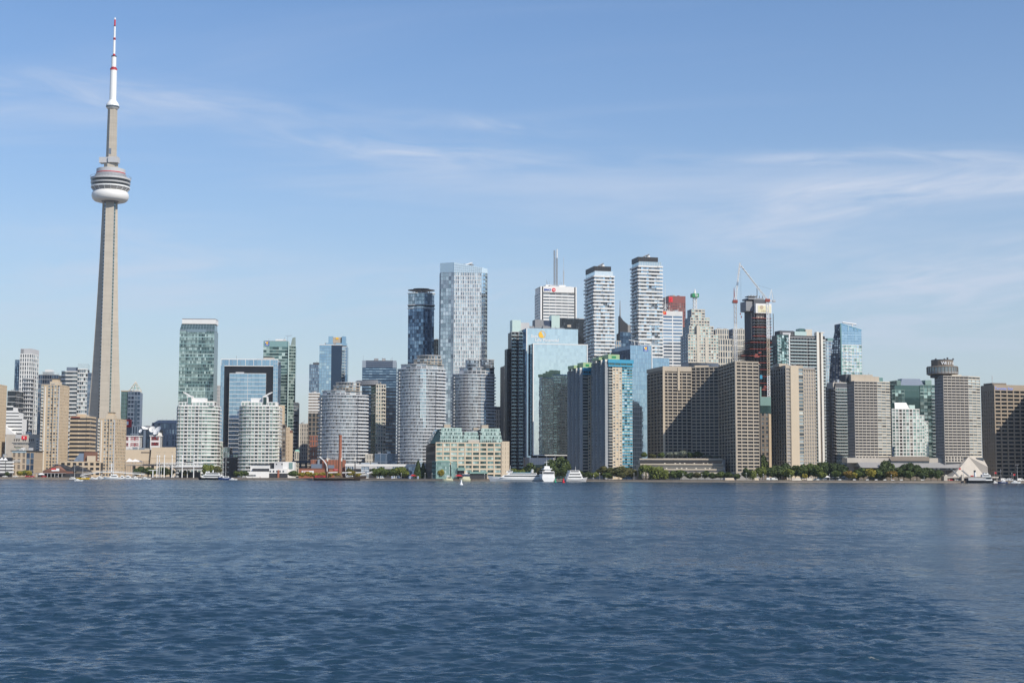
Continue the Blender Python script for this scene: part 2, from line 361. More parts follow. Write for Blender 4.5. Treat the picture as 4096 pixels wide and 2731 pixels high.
def facade(T, p0, p1, z0, z1, nf, nb, wall, gl, sp=1.0, pw=0.5, rec=0.4, so=0.0, po=0.06, pier=None, wname='window', skip=(), slab=None, rail=None, balc=None, wall_bays=(), cap=None, nwin=1, spname='spandrel'):
    """one wall of storeys and bays: recessed panes between spandrels and piers; optional balconies (slab depth, rail height, materials)"""
    p0 = Vector(p0); p1 = Vector(p1); L = (p1 - p0).length; s = (p1 - p0) / L; n = Vector((s.y, -s.x)); rz = math.atan2(s.y, s.x)
    T.k += 1; e = (T.k % 6) * 0.006
    def fb(name, m, s0, s1, a0, a1, o0, o1):
        c = p0 + s * ((s0 + s1) / 2) + n * ((o0 + o1) / 2)
        T.piece(name, m, (c.x, c.y, (a0 + a1) / 2), (s1 - s0, o1 - o0, a1 - a0), rz)
    fh = (z1 - z0) / nf; bw = L / nb
    if sp > 0:
        for i in range(nf):
            fb(spname, wall, 0, L, z0 + i * fh + e, z0 + i * fh + sp + e, -rec, so)
        fb('parapet', cap or wall, 0, L, z1 + e, z1 + 0.5 * sp + 0.3 + e, -rec, so + 0.05)
    if pw > 0:
        for j in range(nb + 1):
            a = max(0.012, j * bw - pw / 2); b = min(L - 0.012, j * bw + pw / 2)
            fb('pier', pier or wall, a, b, z0, z1 + 0.2, -rec - 0.02, po)
    for j in wall_bays:
        fb('wall_panel', wall, j * bw, (j + 1) * bw, z0, z1 + 0.1, -rec - 0.03, so + 0.03)
    for i in range(nf):
        for j in range(nb):
            if j in wall_bays or (i, j) in skip: continue
            for q in range(nwin):
                a = j * bw + pw / 2; w = (bw - pw) / nwin
                g = gl(i, j) if callable(gl) else gl
                fb(wname, g, a + q * w, a + (q + 1) * w - (0.12 if nwin > 1 else 0), z0 + i * fh + sp + e, z0 + (i + 1) * fh + e, -rec - 0.12, -rec + 0.05)
    if slab:
        dep, th, sm, rh, rm = slab
        for i in range(nf):
            for (j0, j1) in (balc or [(0, nb)]):
                za = z0 + i * fh + e
                fb('balcony_slab', sm, j0 * bw + 0.05, j1 * bw - 0.05, za - th, za, 0.0, dep)
                if rh > 0: fb('balcony_rail', rm, j0 * bw + 0.09, j1 * bw - 0.09, za - 0.02, za + rh, dep - 0.12, dep + 0.03)

def tower(name, label, uA, uB, uC, vt, d, th=13, side='L', D=None, W=None, cat='building', group=None, z0=None, ref='top'):
    """box building measured in the photograph: uA-uB-uC are the left edge, the near corner and the right edge at its top"""
    z0 = GZ + 0.2 if z0 is None else z0
    z1 = zat(uB, vt, d); a = math.radians(th); e1 = (math.cos(a), math.sin(a)); e2 = (-math.sin(a), math.cos(a))
    zr = z1 if ref == 'top' else 20.0
    c = (xat(uB, d, zr), d)
    if side == 'L':
        W = W or along(c, e1, uC, zr)
        if D is None: D = along(c, e2, uA, zr)
        org = c
    else:
        W = W or along(c, (-e1[0], -e1[1]), uA, zr)
        if D is None: D = along(c, e2, uC, zr)
        org = (c[0] - e1[0] * W, c[1] - e1[1] * W)
    t = Thing(name, label, cat, (org[0], org[1], z0), a, group, d)
    t.W, t.D, t.z0, t.z1, t.e1, t.e2, t.c0 = W, D, z0, z1, e1, e2, org
    t.x = lambda u, z=None: along(org, e1, u, z1 if z is None else z)
    t.z = lambda v: zat(uB, v, d)
    t.rect = [(0, 0), (W, 0), (W, D), (0, D)]
    t.F = ((0, 0), (W, 0)); t.L = ((0, D), (0, 0)); t.R = ((W, 0), (W, D)); t.B = ((W, D), (0, D))
    return t
def core(t, m, z1=None, inset=0.55, poly=None, roof='roof', z0=None):
    p = poly or t.rect; z1 = z1 or t.z1
    t.poly('core', m, offset(p, -inset), z0 or t.z0, z1 - 0.05)
    if roof:
        t.poly('roof', roof, offset(p, -0.5), z1 - 0.05, z1 + 0.25)
        if poly is None and t.W > 9 and t.D > 12:      # plant, vents and pipes on the roof
            r = random.Random(int(t.W * 100) + int(z1 * 10))
            for i in range(r.randint(2, 4)):
                x, y, w, h = r.uniform(.1, .75) * t.W, r.uniform(3, 8), r.uniform(.08, .2) * t.W, r.uniform(1.2, 3.2)
                t.piece('rooftop_unit', r.choice(['light_grey', 'mid_grey', 'concrete', 'steel']), (x + w / 2, y + .8 * i, z1 + .25 + h / 2), (w, r.uniform(2, 4), h))
            for i in range(r.randint(1, 4)):
                h = r.uniform(1.5, 5); t.piece('vent_pipe', 'mid_grey', (r.uniform(.1, .9) * t.W, r.uniform(1.5, 9), z1 + .2 + h / 2), (.28, .28, h))
def simple(t, nf, F=None, L=None, R=None, B=None, wall='concrete', gl='glass_dark', corem='charcoal', z0=None, z1=None, **kw):
    """standard box: each face a facade; F=(bays, overrides)"""
    z0 = z0 or t.z0; z1 = z1 or t.z1
    core(t, corem, z1, kw.get('rec', 0.4) + 0.15)
    for face, spec in ((t.F, F), (t.L, L), (t.R, R), (t.B, B)):
        if spec is None: continue
        if not isinstance(spec, tuple): spec = (spec, {})
        k = dict(kw); k.update(spec[1]); w = k.pop('wall', wall); g = k.pop('gl', gl); n_ = k.pop('nf', nf)
        facade(t, face[0], face[1], z0, z1, n_, spec[0], w, g, **k)
    return t
TEXTS = {}
TEXT_LIST = [('Radisson', 0.0, 0.3, 'LEFT'), ('RBC', 0.02, 0.0, 'LEFT'), ('THE POWER PLANT', 0.0, 0.0, 'LEFT'), ('BMO', 0.06, 0.0, 'LEFT'), ('M', 0.05, 0.0, 'LEFT'), ('Sun', 0.04, 0.0, 'LEFT'), ('Life Financial', 0.04, 0.0, 'LEFT'), ('CIBC', 0.0, 0.0, 'LEFT'), ('S', 0.1, 0.0, 'LEFT'), ('TD', 0.05, 0.0, 'LEFT'), ('Hines', 0.0, 0.0, 'LEFT'), ('Toronto Star', 0.03, 0.0, 'LEFT')] + [(c, 0.05, 0.0, 'CENTER') for c in 'WESTIN']
def _prebuild(body, bold, shear, align):
    cu = bpy.data.curves.new('lettering', 'FONT'); cu.body = body; cu.size = 1.0; cu.extrude = 0.03; cu.offset = bold / 3; cu.shear = shear; cu.align_x = align; cu.resolution_u = 2
    o = bpy.data.objects.new('lettering', cu); COL.objects.link(o)
    bpy.context.view_layer.update()
    me = bpy.data.meshes.new_from_object(o.evaluated_get(bpy.context.evaluated_depsgraph_get()))
    bpy.data.objects.remove(o); bpy.data.curves.remove(cu); TEXTS[(body, bold, shear, align)] = me
for q in TEXT_LIST: _prebuild(*q)          # lettering shapes are made first, while the scene is still small
def text_mesh(body, m, size=1.0, depth=0.08, bold=0.0, shear=0.0, align='LEFT'):
    key = (body, bold, shear, align)
    if key not in TEXTS: print('TEXTMISS', key); _prebuild(*key)
    me = TEXTS[key].copy(); me.transform(Matrix.Scale(size, 4)); me.materials.clear(); me.materials.append(MATS[m])
    return me
def sign(t, name, body, m, face, s0, z, height, width=None, out=0.25, bold=0.0, shear=0.0, depth=0.08, parent=None):
    """lettering standing on a wall: starts s0 along the face, baseline z, cap height in metres"""
    me = text_mesh(body, m, height / 0.70, depth, bold, shear)
    p0, p1 = Vector(face[0]), Vector(face[1]); s = (p1 - p0).normalized(); n = Vector((s.y, -s.x)); p = p0 + s * s0 + n * out
    o = new_obj(name, me, parent or t.root, (p.x, p.y, z - t.loc.z))
    o.rotation_euler = (PI / 2, 0, math.atan2(s.y, s.x))
    if width:
        xs = [v.co.x for v in me.vertices]; k = width / max(0.01, max(xs) - min(xs)); o.scale = (k, 1, 1)
    return o
def plate(t, name, m, face, s0, s1, z0, z1, o0, o1, parent=None):
    p0, p1 = Vector(face[0]), Vector(face[1]); s = (p1 - p0).normalized(); n = Vector((s.y, -s.x)); c = p0 + s * ((s0 + s1) / 2) + n * ((o0 + o1) / 2)
    return new_obj(name, cube_mesh(m), parent or t.root, (c.x, c.y, (z0 + z1) / 2 - t.loc.z), math.atan2(s.y, s.x), (s1 - s0, o1 - o0, z1 - z0))
def disc(t, name, m, face, s, z, r, o0, o1, n=20, a0=0.0, a1=2 * PI):
    """round plate on a wall (or a pie piece of it)"""
    p0, p1 = Vector(face[0]), Vector(face[1]); sv = (p1 - p0).normalized(); nv = Vector((sv.y, -sv.x)); c = p0 + sv * s
    full = abs(a1 - a0 - 2 * PI) < 1e-6
    pts = [(r * math.cos(a0 + (a1 - a0) * i / n), r * math.sin(a0 + (a1 - a0) * i / n)) for i in range(n if full else n + 1)]
    V = [(c.x + sv.x * a + nv.x * o, c.y + sv.y * a + nv.y * o, z + b) for o in (o1, o0) for a, b in pts]
    k = len(pts); Fc = [tuple(range(k)), tuple(range(2 * k - 1, k - 1, -1))] + [(i, k + i, k + (i + 1) % k, (i + 1) % k) for i in range(k)]
    return t.part(name, m, (V, Fc))
# ------------------------------------------------------------------ lake
def build_water():
    rng = np.random.RandomState(3)
    Yl = [44.0]
    while Yl[-1] < 1650: Yl.append(Yl[-1] * (1 + 0.00185 * (1 + (Yl[-1] / 230.0) ** 1.25)))
    Y = np.array(Yl)
    nr, nc = len(Y), 780; T_ = np.linspace(-1, 1, nc)
    half = 0.46 * Y + 14
    Xg = T_[None, :] * half[:, None]; Yg = np.repeat(Y[:, None], nc, 1)
    dy = np.gradient(Y)[:, None]; dx = (2 * half / nc)[:, None]
    Z = np.zeros_like(Xg); DX = np.zeros_like(Xg); DY = np.zeros_like(Xg)
    nw = 90
    lam = np.exp(np.linspace(math.log(0.33), math.log(6.5), nw)) * rng.uniform(0.9, 1.1, nw)
    # gustier and calmer patches, and the slick of the boat's own wake to the right
    def patch(s, k): 
        a = np.zeros_like(Xg)
        for i in range(7):
            th = rng.uniform(0, 2 * PI); L = s * rng.uniform(0.6, 1.8)
            a += np.sin((Xg * math.cos(th) * 0.6 + Yg * math.sin(th)) * 2 * PI / L + rng.uniform(0, 6.28))
        return a / 7 * k
    amp = 1.0 + patch(38, 0.55) + patch(160, 0.5)
    edge = Xg / Yg + 0.02 * np.sin(Yg / 17.0) + 0.012 * np.sin(Yg / 5.3 + 1)
    slick = np.clip((edge - 0.245) / 0.05, 0, 1); slick = slick * slick * (3 - 2 * slick)
    amp = np.clip(amp, 0.35, 1.9) * (1 - 0.7 * slick)
    for i in range(nw):
        spread = 0.42 if lam[i] < 3 else 0.6
        th = PI / 2 + 0.25 + rng.normal(0, spread); kx, ky = math.cos(th), math.sin(th); k = 2 * PI / lam[i]
        s = 0.068 if lam[i] < 1.3 else (0.028 if lam[i] < 2.2 else (0.012 if lam[i] < 4 else 0.007))
        a = s / k
        need = 2.0 * (np.abs(kx) * dx + np.abs(ky) * dy)
        w = np.clip((lam[i] - need) / (0.6 * lam[i]), 0, 1)
        ph = k * (kx * Xg + ky * Yg) + rng.uniform(0, 2 * PI) + 0.8 * np.sin(0.21 * k * (ky * Xg - kx * Yg) + rng.uniform(0, 6.28))
        Z += a * w * amp * np.sin(ph); q = 0.85 * a * w * amp * np.cos(ph); DX += kx * q; DY += ky * q
    V = np.stack([Xg + DX, Yg + DY, Z], -1).reshape(-1, 3)
    idx = np.arange(nr * nc).reshape(nr, nc)
    Fq = np.stack([idx[:-1, :-1], idx[:-1, 1:], idx[1:, 1:], idx[1:, :-1]], -1).reshape(-1, 4)
    # skirts: the lake goes on to both sides and behind the boat
    base = len(V); ex = []
    lx = V[idx[:, 0]]; rx = V[idx[:, -1]]
    step = list(range(0, nr, 40)) + [nr - 1]
    skirtV = []; skirtF = []
    def addq(a, b, c, d_):
        k = base + len(skirtV); skirtV.extend([a, b, c, d_]); skirtF.append((k, k + 1, k + 2, k + 3))
    for a, b in zip(step[:-1], step[1:]):
        ya, yb = Y[a], Y[b]; xa, xb = half[a], half[b]
        addq((-4000, ya, 0), (-xa, ya, 0), (-xb, yb, 0), (-4000, yb, 0)); addq((xa, ya, 0), (4000, ya, 0), (4000, yb, 0), (xb, yb, 0))
    addq((-4000, -1500, 0), (4000, -1500, 0), (4000, Y[0], 0), (-4000, Y[0], 0))
    V = np.concatenate([V, np.array(skirtV)]); Fq = np.concatenate([Fq, np.array(skirtF)])
    m, t, b = _newmat('lake_water')
    pos = t.new('ShaderNodeNewGeometry').outputs['Position']
    mp = t.new('ShaderNodeMapping'); mp.inputs['Scale'].default_value = (0.62, 1.0, 1.0); mp.inputs['Rotation'].default_value = (0, 0, 0.2); t.l.new(pos, mp.inputs[0])
    n1 = t.noise(mp.outputs[0], 2.2, 2.0, 0.62, 0.4); n2 = t.noise(mp.outputs[0], 0.3, 2.0, 0.55, 0.3); n3 = t.noise(mp.outputs[0], 0.012, 3.0, 0.6)
    gust = t.m('ADD', 0.45, t.m('MULTIPLY', t.smooth(n3, 0.32, 0.68), 0.9))
    hgt = t.m('MULTIPLY', t.m('ADD', t.m('MULTIPLY', n1, 0.45), t.m('MULTIPLY', n2, 0.55)), gust)
    bp = t.new('ShaderNodeBump'); bp.inputs['Strength'].default_value = 1.0; bp.inputs['Distance'].default_value = WATER_BUMP
    t.l.new(hgt, bp.inputs['Height']); t.l.new(bp.outputs[0], b.inputs['Normal'])
    b.inputs['Base Color'].default_value = (*WATER_COL, 1); 
    ms = t.new('ShaderNodeMapping'); ms.inputs['Scale'].default_value = (0.010, 0.045, 1.0); t.l.new(pos, ms.inputs[0]); mf = t.new('ShaderNodeMapping'); mf.inputs['Scale'].default_value = (0.40, 0.15, 1.0); t.l.new(pos, mf.inputs[0])
    lanes = t.m('ADD', t.m('MULTIPLY', t.noise(ms.outputs[0], 1.0, 4.0, 0.6, 0.5), 0.38), t.m('MULTIPLY', t.noise(mf.outputs[0], 1.0, 4.0, 0.65), 0.62))     # ripple-dense lanes and slicker lanes
    sx = t.new('ShaderNodeSeparateXYZ'); t.l.new(pos, sx.inputs[0])
    wake = t.smooth(t.m('ADD', t.m('SUBTRACT', sx.outputs[0], t.m('MULTIPLY', sx.outputs[1], 0.265)), t.m('MULTIPLY', t.m('SUBTRACT', lanes, 0.5), 60.0)), -4.0, 14.0)     # the boat's own wake, slicker than the chop
    t.l.new(t.m('MULTIPLY', t.m('ADD', 0.11, t.m('MULTIPLY', t.smooth(lanes, 0.36, 0.64), 0.27)), t.m('SUBTRACT', 1.0, t.m('MULTIPLY', wake, 0.36))), b.inputs['Roughness'])
    b.inputs["IOR"].default_value = 1.333
    me = quad_mesh('lake', V, Fq, ['lake_water'], smooth=True)
    o = new_obj('lake', me); o['kind'] = 'structure'
HAZE_D = 0.000035
WATER_BUMP, WATER_COL = 0.42, (0.017, 0.043, 0.070)
build_water()

# ------------------------------------------------------------------ land, quay wall, promenade, park lawn
def shore_pts(u0, u1, back=0.0, step=60):
    us = np.arange(u0, u1 + 1, step); return [(xat(u, shore(u) + back, GZ), shore(u) + back) for u in us]
def build_land():
    pts = shore_pts(-1500, 5600)
    a = [(x, y, GZ) for x, y in pts]; n = len(a)
    V = [(-4000, pts[0][1], GZ)] + a + [(4000, pts[-1][1], GZ)] + [(4000, 6500, GZ), (-4000, 6500, GZ)]
    o = new_obj('ground', py_mesh('ground', V, [tuple(range(len(V)))], 'paving')); o['kind'] = 'structure'
    top = [(-4000, pts[0][1])] + pts + [(4000, pts[-1][1])]
    V = []; Fc = []
    for i, (x, y) in enumerate(top):
        V += [(x, y - 0.5, -2.0), (x, y - 0.5, GZ - 0.25), (x, y - 0.75, GZ - 0.25), (x, y - 0.75, GZ + 0.12), (x, y + 0.1, GZ + 0.12), (x, y + 0.1, GZ - 0.3)]
    for i in range(len(top) - 1):
        for k in range(5): Fc.append((6 * i + k, 6 * (i + 1) + k, 6 * (i + 1) + k + 1, 6 * i + k + 1))
    o = new_obj('quay_wall', py_mesh('quay_wall', V, Fc, 'quay_stone')); o['kind'] = 'structure'
    def strip(name, u0, u1, b0, b1, z, m, step=40):
        A = shore_pts(u0, u1, b0, step); B = shore_pts(u0, u1, b1, step); n = len(A)
        V = [(x, y, z) for x, y in A] + [(x, y, z) for x, y in B]
        Fc = [(i, i + 1, n + i + 1, n + i) for i in range(n - 1)]
        o = new_obj(name, py_mesh(name, V, Fc, m)); o['kind'] = 'structure'
    strip('road', -400, 2150, 95, 112, GZ + 0.006, 'asphalt')
    strip('lawn', 2540, 3080, 5, 22, GZ + 0.01, 'lawn'); strip('park_lawn', 3080, 3740, 3.5, 42, GZ + 0.012, 'lawn')
build_land()
# the light summer haze over the harbour
hv = bpy.data.materials.new('harbour_air'); hv.use_nodes = True; hv.node_tree.nodes.clear()
_v = hv.node_tree.nodes.new('ShaderNodeVolumePrincipled'); _o = hv.node_tree.nodes.new('ShaderNodeOutputMaterial'); hv.node_tree.links.new(_v.outputs[0], _o.inputs['Volume'])
_v.inputs['Color'].default_value = (0.86, 0.93, 1.0, 1); _v.inputs['Density'].default_value = HAZE_D; _v.inputs['Anisotropy'].default_value = 0.2
MATS['harbour_air'] = hv; hz = new_obj('haze', py_mesh('haze', *boxvf(-4200, 4200, -1700, 6700, -3.5, 610), 'harbour_air')); hz['kind'] = 'stuff'

# ------------------------------------------------------------------ the concrete communications tower
def build_cn():
    d = 1745.0; X = xat(441, d, zat(441, 790, d)); k = (d * CP + 330 * SP) / F
    zt = lambda v: zat(441, v, d)
    t = Thing('communications_tower', 'very tall tapering concrete communications tower with white ringed pod and red and white mast', 'tower', (X, d, GZ), 0, None, d)
    legs = [math.radians(a) for a in (-76, 44, 164)]
    lev = [(GZ, 25, 5.6), (33, 21, 5.5), (72, 18.4, 5.4), (130, 14.8, 5.2), (195, 11.6, 5.1), (260, 9.2, 4.9), (zt(800), 7.3, 4.7)]
    V = []; Fc = []; n = 9
    for z, r, w in lev:
        for a in legs:
            c, s = math.cos(a), math.sin(a)
            V += [(r * c + w * s, r * s - w * c, z), (r * c - w * s, r * s + w * c, z)]
            b = a + math.radians(60); q = 1.155 * w * 1.03
            V.append((q * math.cos(b), q * math.sin(b), z))
    for i in range(len(lev) - 1):
        for j in range(n): Fc.append((i * n + j, i * n + (j + 1) % n, (i + 1) * n + (j + 1) % n, (i + 1) * n + j))
    Fc.append(tuple(range((len(lev) - 1) * n, len(lev) * n)))
    t.part('shaft', 'tower_concrete', (V, Fc))
    # glazed lift runs in the recesses between the legs
    for a, m in ((-16, 'glass_green_dark'), (-136, 'glass_dark')):
        b = math.radians(a); c, s = math.cos(b), math.sin(b); w = 1.5
        V = []
        for z, q in ((30, 6.75), (zt(812), 5.9)):
            for du, dv in ((-w, -1.5), (w, -1.5), (w, 0.55), (-w, 0.55)): V.append(((q + dv) * c - du * s, (q + dv) * s + du * c, z))
        sh = t.part('lift_shaft', m, (V, [(0, 3, 2, 1), (4, 5, 6, 7), (0, 1, 5, 4), (1, 2, 6, 5), (2, 3, 7, 6), (3, 0, 4, 7)]))
        bars = []
        z = 34.0
        while z < zt(815):
            f = (z - 30) / (zt(812) - 30); q = 6.75 + (5.9 - 6.75) * f + 0.55
            e = boxvf(-0.08, 0.14, -w, w, z, z + 1.1)
            bars.append(([(x * c - y * s + q * c, x * s + y * c + q * s, zz) for x, y, zz in e[0]], e[1])); z += 4.2
        o = t.part('cross_bars', 'steel', join(bars), parent=sh); o['kind'] = 'stuff'
    L = lambda name, m, prof, n=48, smooth=False, parent=None: t.part(name, m, ([ (r * k * math.cos(2 * PI * i / n), r * k * math.sin(2 * PI * i / n), zt(v)) for r, v in prof for i in range(n)],
        [(q * n + i, q * n + (i + 1) % n, (q + 1) * n + (i + 1) % n, (q + 1) * n + i) for q in range(len(prof) - 1) for i in range(n)] + [tuple(range(n - 1, -1, -1)), tuple(range((len(prof) - 1) * n, len(prof) * n))]), smooth=smooth, parent=parent)
    # pod, bottom to top
    tor = [(34, 806), (52, 808), (62, 805), (69, 798), (72.5, 787), (71.5, 776), (66, 768), (60, 765)]
    L('radome_ring', 'white', tor, smooth=True); L('soffit', 'mid_grey', [(26, 812), (34, 806.5), (33, 800)])
    L('cone_base', 'concrete_grey', [(64, 767), (72, 757), (75, 753), (60, 750)])
    for i in range(18):
        a = 2 * PI * (i + 0.3) / 18; c, s = math.cos(a), math.sin(a); e = tube((c * 65.5 * k, s * 65.5 * k, zt(766)), (c * 76 * k, s * 76 * k, zt(752)), 0.35, n=4); t.part('rib', 'white_paint', e)
    L('deck_ring', 'white_paint', [(75.5, 753.5), (76, 748), (70, 747.5)]); L('window_band', 'glass_black', [(74.6, 749.5), (75.6, 738), (70, 737.5)])
    L('deck_ring', 'light_grey', [(76.2, 739), (77.5, 733), (70, 730.5)]); L('window_band', 'glass_black', [(76.4, 733.5), (77.8, 721), (70, 720.5)])
    L('deck_ring', 'light_grey', [(78, 723), (78.6, 716), (74, 714.5), (66, 714)])
    for i in range(40):
        a = 2 * PI * i / 40; t.part('railing_post', 'mid_grey', tube((77 * k * math.cos(a), 77 * k * math.sin(a), zt(716)), (80 * k * math.cos(a), 80 * k * math.sin(a), zt(708)), 0.16, n=4))
    rp = [((79.6 * k * math.cos(2 * PI * i / 40), 79.6 * k * math.sin(2 * PI * i / 40), zt(708.6))) for i in range(41)]
    t.part('railing', 'steel', join([tube(rp[i], rp[i + 1], 0.14, n=4) for i in range(40)]))
    L('upper_cone', 'mid_grey', [(66, 714.5), (61, 704), (57, 697), (50, 696.5)]); L('red_band', 'red', [(56.8, 698), (57.2, 694), (50, 693.5)])
    L('drum', 'light_grey', [(56, 694.5), (56.3, 679.5), (54, 678.5), (12, 678)])
    hexp = lambda w, a0=0.0: [(w * math.cos(a0 + PI / 3 * i), w * math.sin(a0 + PI / 3 * i)) for i in range(6)]
    a0 = math.radians(-76 + 30)
    def hexcol(name, m, segs):
        V = [(w * k * math.cos(a0 + PI / 3 * i), w * k * math.sin(a0 + PI / 3 * i), zt(v)) for w, v in segs for i in range(6)]
        Fc = [(q * 6 + i, q * 6 + (i + 1) % 6, (q + 1) * 6 + (i + 1) % 6, (q + 1) * 6 + i) for q in range(len(segs) - 1) for i in range(6)] + [(5, 4, 3, 2, 1, 0), tuple(range(6 * len(segs) - 6, 6 * len(segs)))]
        return t.part(name, m, (V, Fc))
    hexcol('upper_shaft', 'tower_concrete', [(28, 680), (27, 650), (21, 649), (18.5, 433)])
    for px, py in ((-24, -6), (14, -14)):
        z0, z1 = zt(655), zt(633); x0 = px * k - 5.6; t.box('equipment_box', 'light_grey', x0, x0 + 11.5, (py - 16) * k, (py - 16) * k + 10, z0, z1)
    t.box('louvre', 'slate', -1.5, 1.0, -18.5 * k - 0.4, -18.5 * k + 3.5, zt(620), zt(598))
    L('upper_pod', 'white_paint', [(19, 438), (24, 434), (26, 429), (25.5, 421), (22, 414), (17, 407), (13.5, 402)], smooth=True); L('pod_glazing', 'glass_dark', [(24.5, 433), (26.6, 430), (26.6, 426), (24, 425.5)])
    L('mast_section', 'white_paint', [(13.5, 404), (13.0, 281)], 20); L('red_band', 'red', [(14, 282), (14, 277)], 20); L('red_band', 'red', [(10.6, 278), (10.3, 270)], 20); L('black_band', 'black_metal', [(13.6, 277.5), (13.6, 275)], 20)
    L('mast_section', 'white_paint', [(9.6, 272), (9.4, 228)], 20); L('black_band', 'black_metal', [(10.2, 229), (10.2, 225)], 20)
    L('red_band', 'red', [(5, 226), (5, 217)], 16); L('mast_section', 'white_paint', [(4.9, 218), (4.4, 161)], 16); L('red_band', 'red', [(4.8, 161.5), (4.8, 152)], 16); L('black_band', 'black_metal', [(5.0, 159), (5.0, 156)], 16)
    L('mast_section', 'white_paint', [(4.2, 153), (3.8, 107)], 16); L('black_band', 'black_metal', [(4.4, 107), (4.4, 104)], 16); L('red_band', 'red', [(3.4, 105), (3.0, 79)], 16); L('tip', 'white_paint', [(3.2, 79.5), (3, 75.5), (0.4, 70)], 16)
build_cn()
# ------------------------------------------------------------------ buildings, from the left edge of the view to CN tower's foot
def beige_block(label, uA, uB, uC, vt, d, nf, ph):
    t = tower('apartment_tower', label, uA, uB, uC, vt, d, 1, 'R', group='beige apartment towers by the quay')
    simple(t, nf, F=(6, dict(pw=1.0, sp=1.25, wall_bays=(1,))), R=(7, dict(pw=2.4, sp=1.45)), L=(5, {}), wall='beige', gl='glass_room', rec=0.35)
    x = t.W
    t.box('white_strip', 'white_warm', 0.19 * x, 0.25 * x, -0.35, 0.3, t.z0, t.z1 - 1); t.box('dark_groove', 'charcoal', 0.605 * x, 0.625 * x, -0.22, 0.3, t.z0 + 4, t.z1 - 0.5)
    t.box('grey_strip', 'light_grey', 0.93 * x, 0.985 * x, -0.3, 0.3, t.z0, t.z1 - 1)
    for i in range(nf):
        za = t.z0 + (i + 0.35) * (t.z1 - t.z0) / nf; t.piece('balcony_rail', 'white_warm', (0.07 * x, -0.5, za), (0.11 * x, 1.0, 1.0))
    if ph:
        t.box('penthouse', 'beige_light', 0.42 * x, 0.86 * x, 2, 14, t.z1 + 0.2, t.z1 + 4.2); t.box('lift_room', 'beige', 0.5 * x, 0.80 * x, 4, 12, t.z1 + 4.2, t.z1 + 6.6)
        t.box('roof_edge', 'brown', 0.46 * x, 0.83 * x, 3.5, 12.5, t.z1 + 6.6, t.z1 + 7.0)
    t.done()
beige_block('beige apartment tower cut off at the left edge of the view', -75, -8, 28, 1540, 1430, 28, False)
beige_block('tall beige apartment tower with small square windows left of the communications tower', 166, 241, 278, 1542, 1425, 29, True)
beige_block('shorter beige apartment tower standing before the foot of the communications tower', 392, 462, 506, 1677, 1400, 18, True)

t = tower('office_building', 'dark low block with pale floor lines beside the white balcony tower', 27, 30, 62, 1564, 1760, 0, 'L', D=30)
simple(t, 15, F=4, R=(4, {}), wall='light_grey', gl='glass_black', sp=0.7, pw=0, rec=0.3); t.done()
t = tower('apartment_tower', 'slim dark navy tower behind the white balcony tower', 57, 60, 90, 1441, 1830, 0, 'L', D=26)
simple(t, 36, F=(4, {}), R=(4, {}), wall='navy', gl='glass_blue', sp=0.7, pw=0.8, rec=0.25); t.done()

t = tower('apartment_tower', 'white tower with curved stacked balconies and pale grey top box', 80, 126, 156, 1417, 1790, -1, 'R')
core(t, 'mid_grey'); nf = 29
facade(t, t.F[0], t.F[1], t.z0, t.z1, nf, 5, 'white', 'glass_dark', sp=1.2, pw=1.2, rec=0.35)
facade(t, t.R[0], t.R[1], t.z0, t.z1, nf, 4, 'white', 'glass_room', sp=1.2, pw=1.4, rec=0.35)
bx = t.W; arc = [(0.34 * bx, 0.1)] + [(0.34 * bx + (0.66 * bx + 3.2) * i / 7, -2.6 * math.sin(PI * (0.12 + 0.80 * i / 7))) for i in range(8)] + [(bx + 3.2, 9), (bx, 9), (bx, 0.1)]
me = py_mesh('balcony', *extrude(arc, 0, 1.35), 'light_grey')
for i in range(1, 24): t.slab('balcony', me, t.z0 + i * (t.z1 - t.z0) / nf)
t.box('roof_box', 'light_grey', 0.02 * bx, bx, 1, t.D, t.z1 + 0.2, t.z(1394)); t.box('roof_return', 'mid_grey', 0.02 * bx, 0.3 * bx, 0.85, 1.2, t.z1 + 0.2, t.z(1396)); t.done()

t = tower('apartment_tower', 'blue grey glass block with white roof box beside the striped white tower', 150, 152, 234, 1500, 1900, 2, 'L', D=25)
simple(t, 22, F=9, wall='mid_grey', gl='glass_blue_dark', sp=0.9, pw=0.3, rec=0.3); t.box('glass_top', 'glass_pale', 3, t.W - 3, 2, 16, t.z1, t.z1 + 4.5); t.box('roof_box', 'white', t.W * 0.3, t.W * 0.62, 3, 14, t.z1 + 4.5, t.z1 + 7.5); t.done()

t = tower('apartment_tower', 'white striped residential tower with pale glazed top half hidden by the communications tower', 242, 246, 352, 1487, 1840, 3, 'L', D=28)
core(t, 'charcoal'); nf = 26; xs = t.x(312)
facade(t, (0, 0), (xs, 0), t.z0, t.z1, nf, 3, 'white', 'glass_dark', sp=1.65, pw=0, rec=0.35, so=0.6)
facade(t, (xs, -1.4), (t.W, -1.4), t.z0, t.z(1478), nf, 5, 'white', lambda i, j: 'glass_room' if (i * 7 + j * 3) % 5 else 'glass_black', sp=1.5, pw=0.25, rec=0.35, so=0.3)
t.box('stair_block', 'charcoal', xs, t.W, -1.0, 8, t.z0, t.z(1478)); t.box('glazed_top', 'glass_pale', xs, t.W, -1.3, 8, t.z(1478), t.z(1454)); t.box('green_roof_box', 'slate', xs * 0.28, xs, 2, 12, t.z1, t.z(1468))
facade(t, (t.W, -1.4), (t.W + 7, 3.5), t.z0, t.z(1492), nf, 2, 'slate', 'glass_blue', sp=0.8, pw=0.2, rec=0.3); t.done()

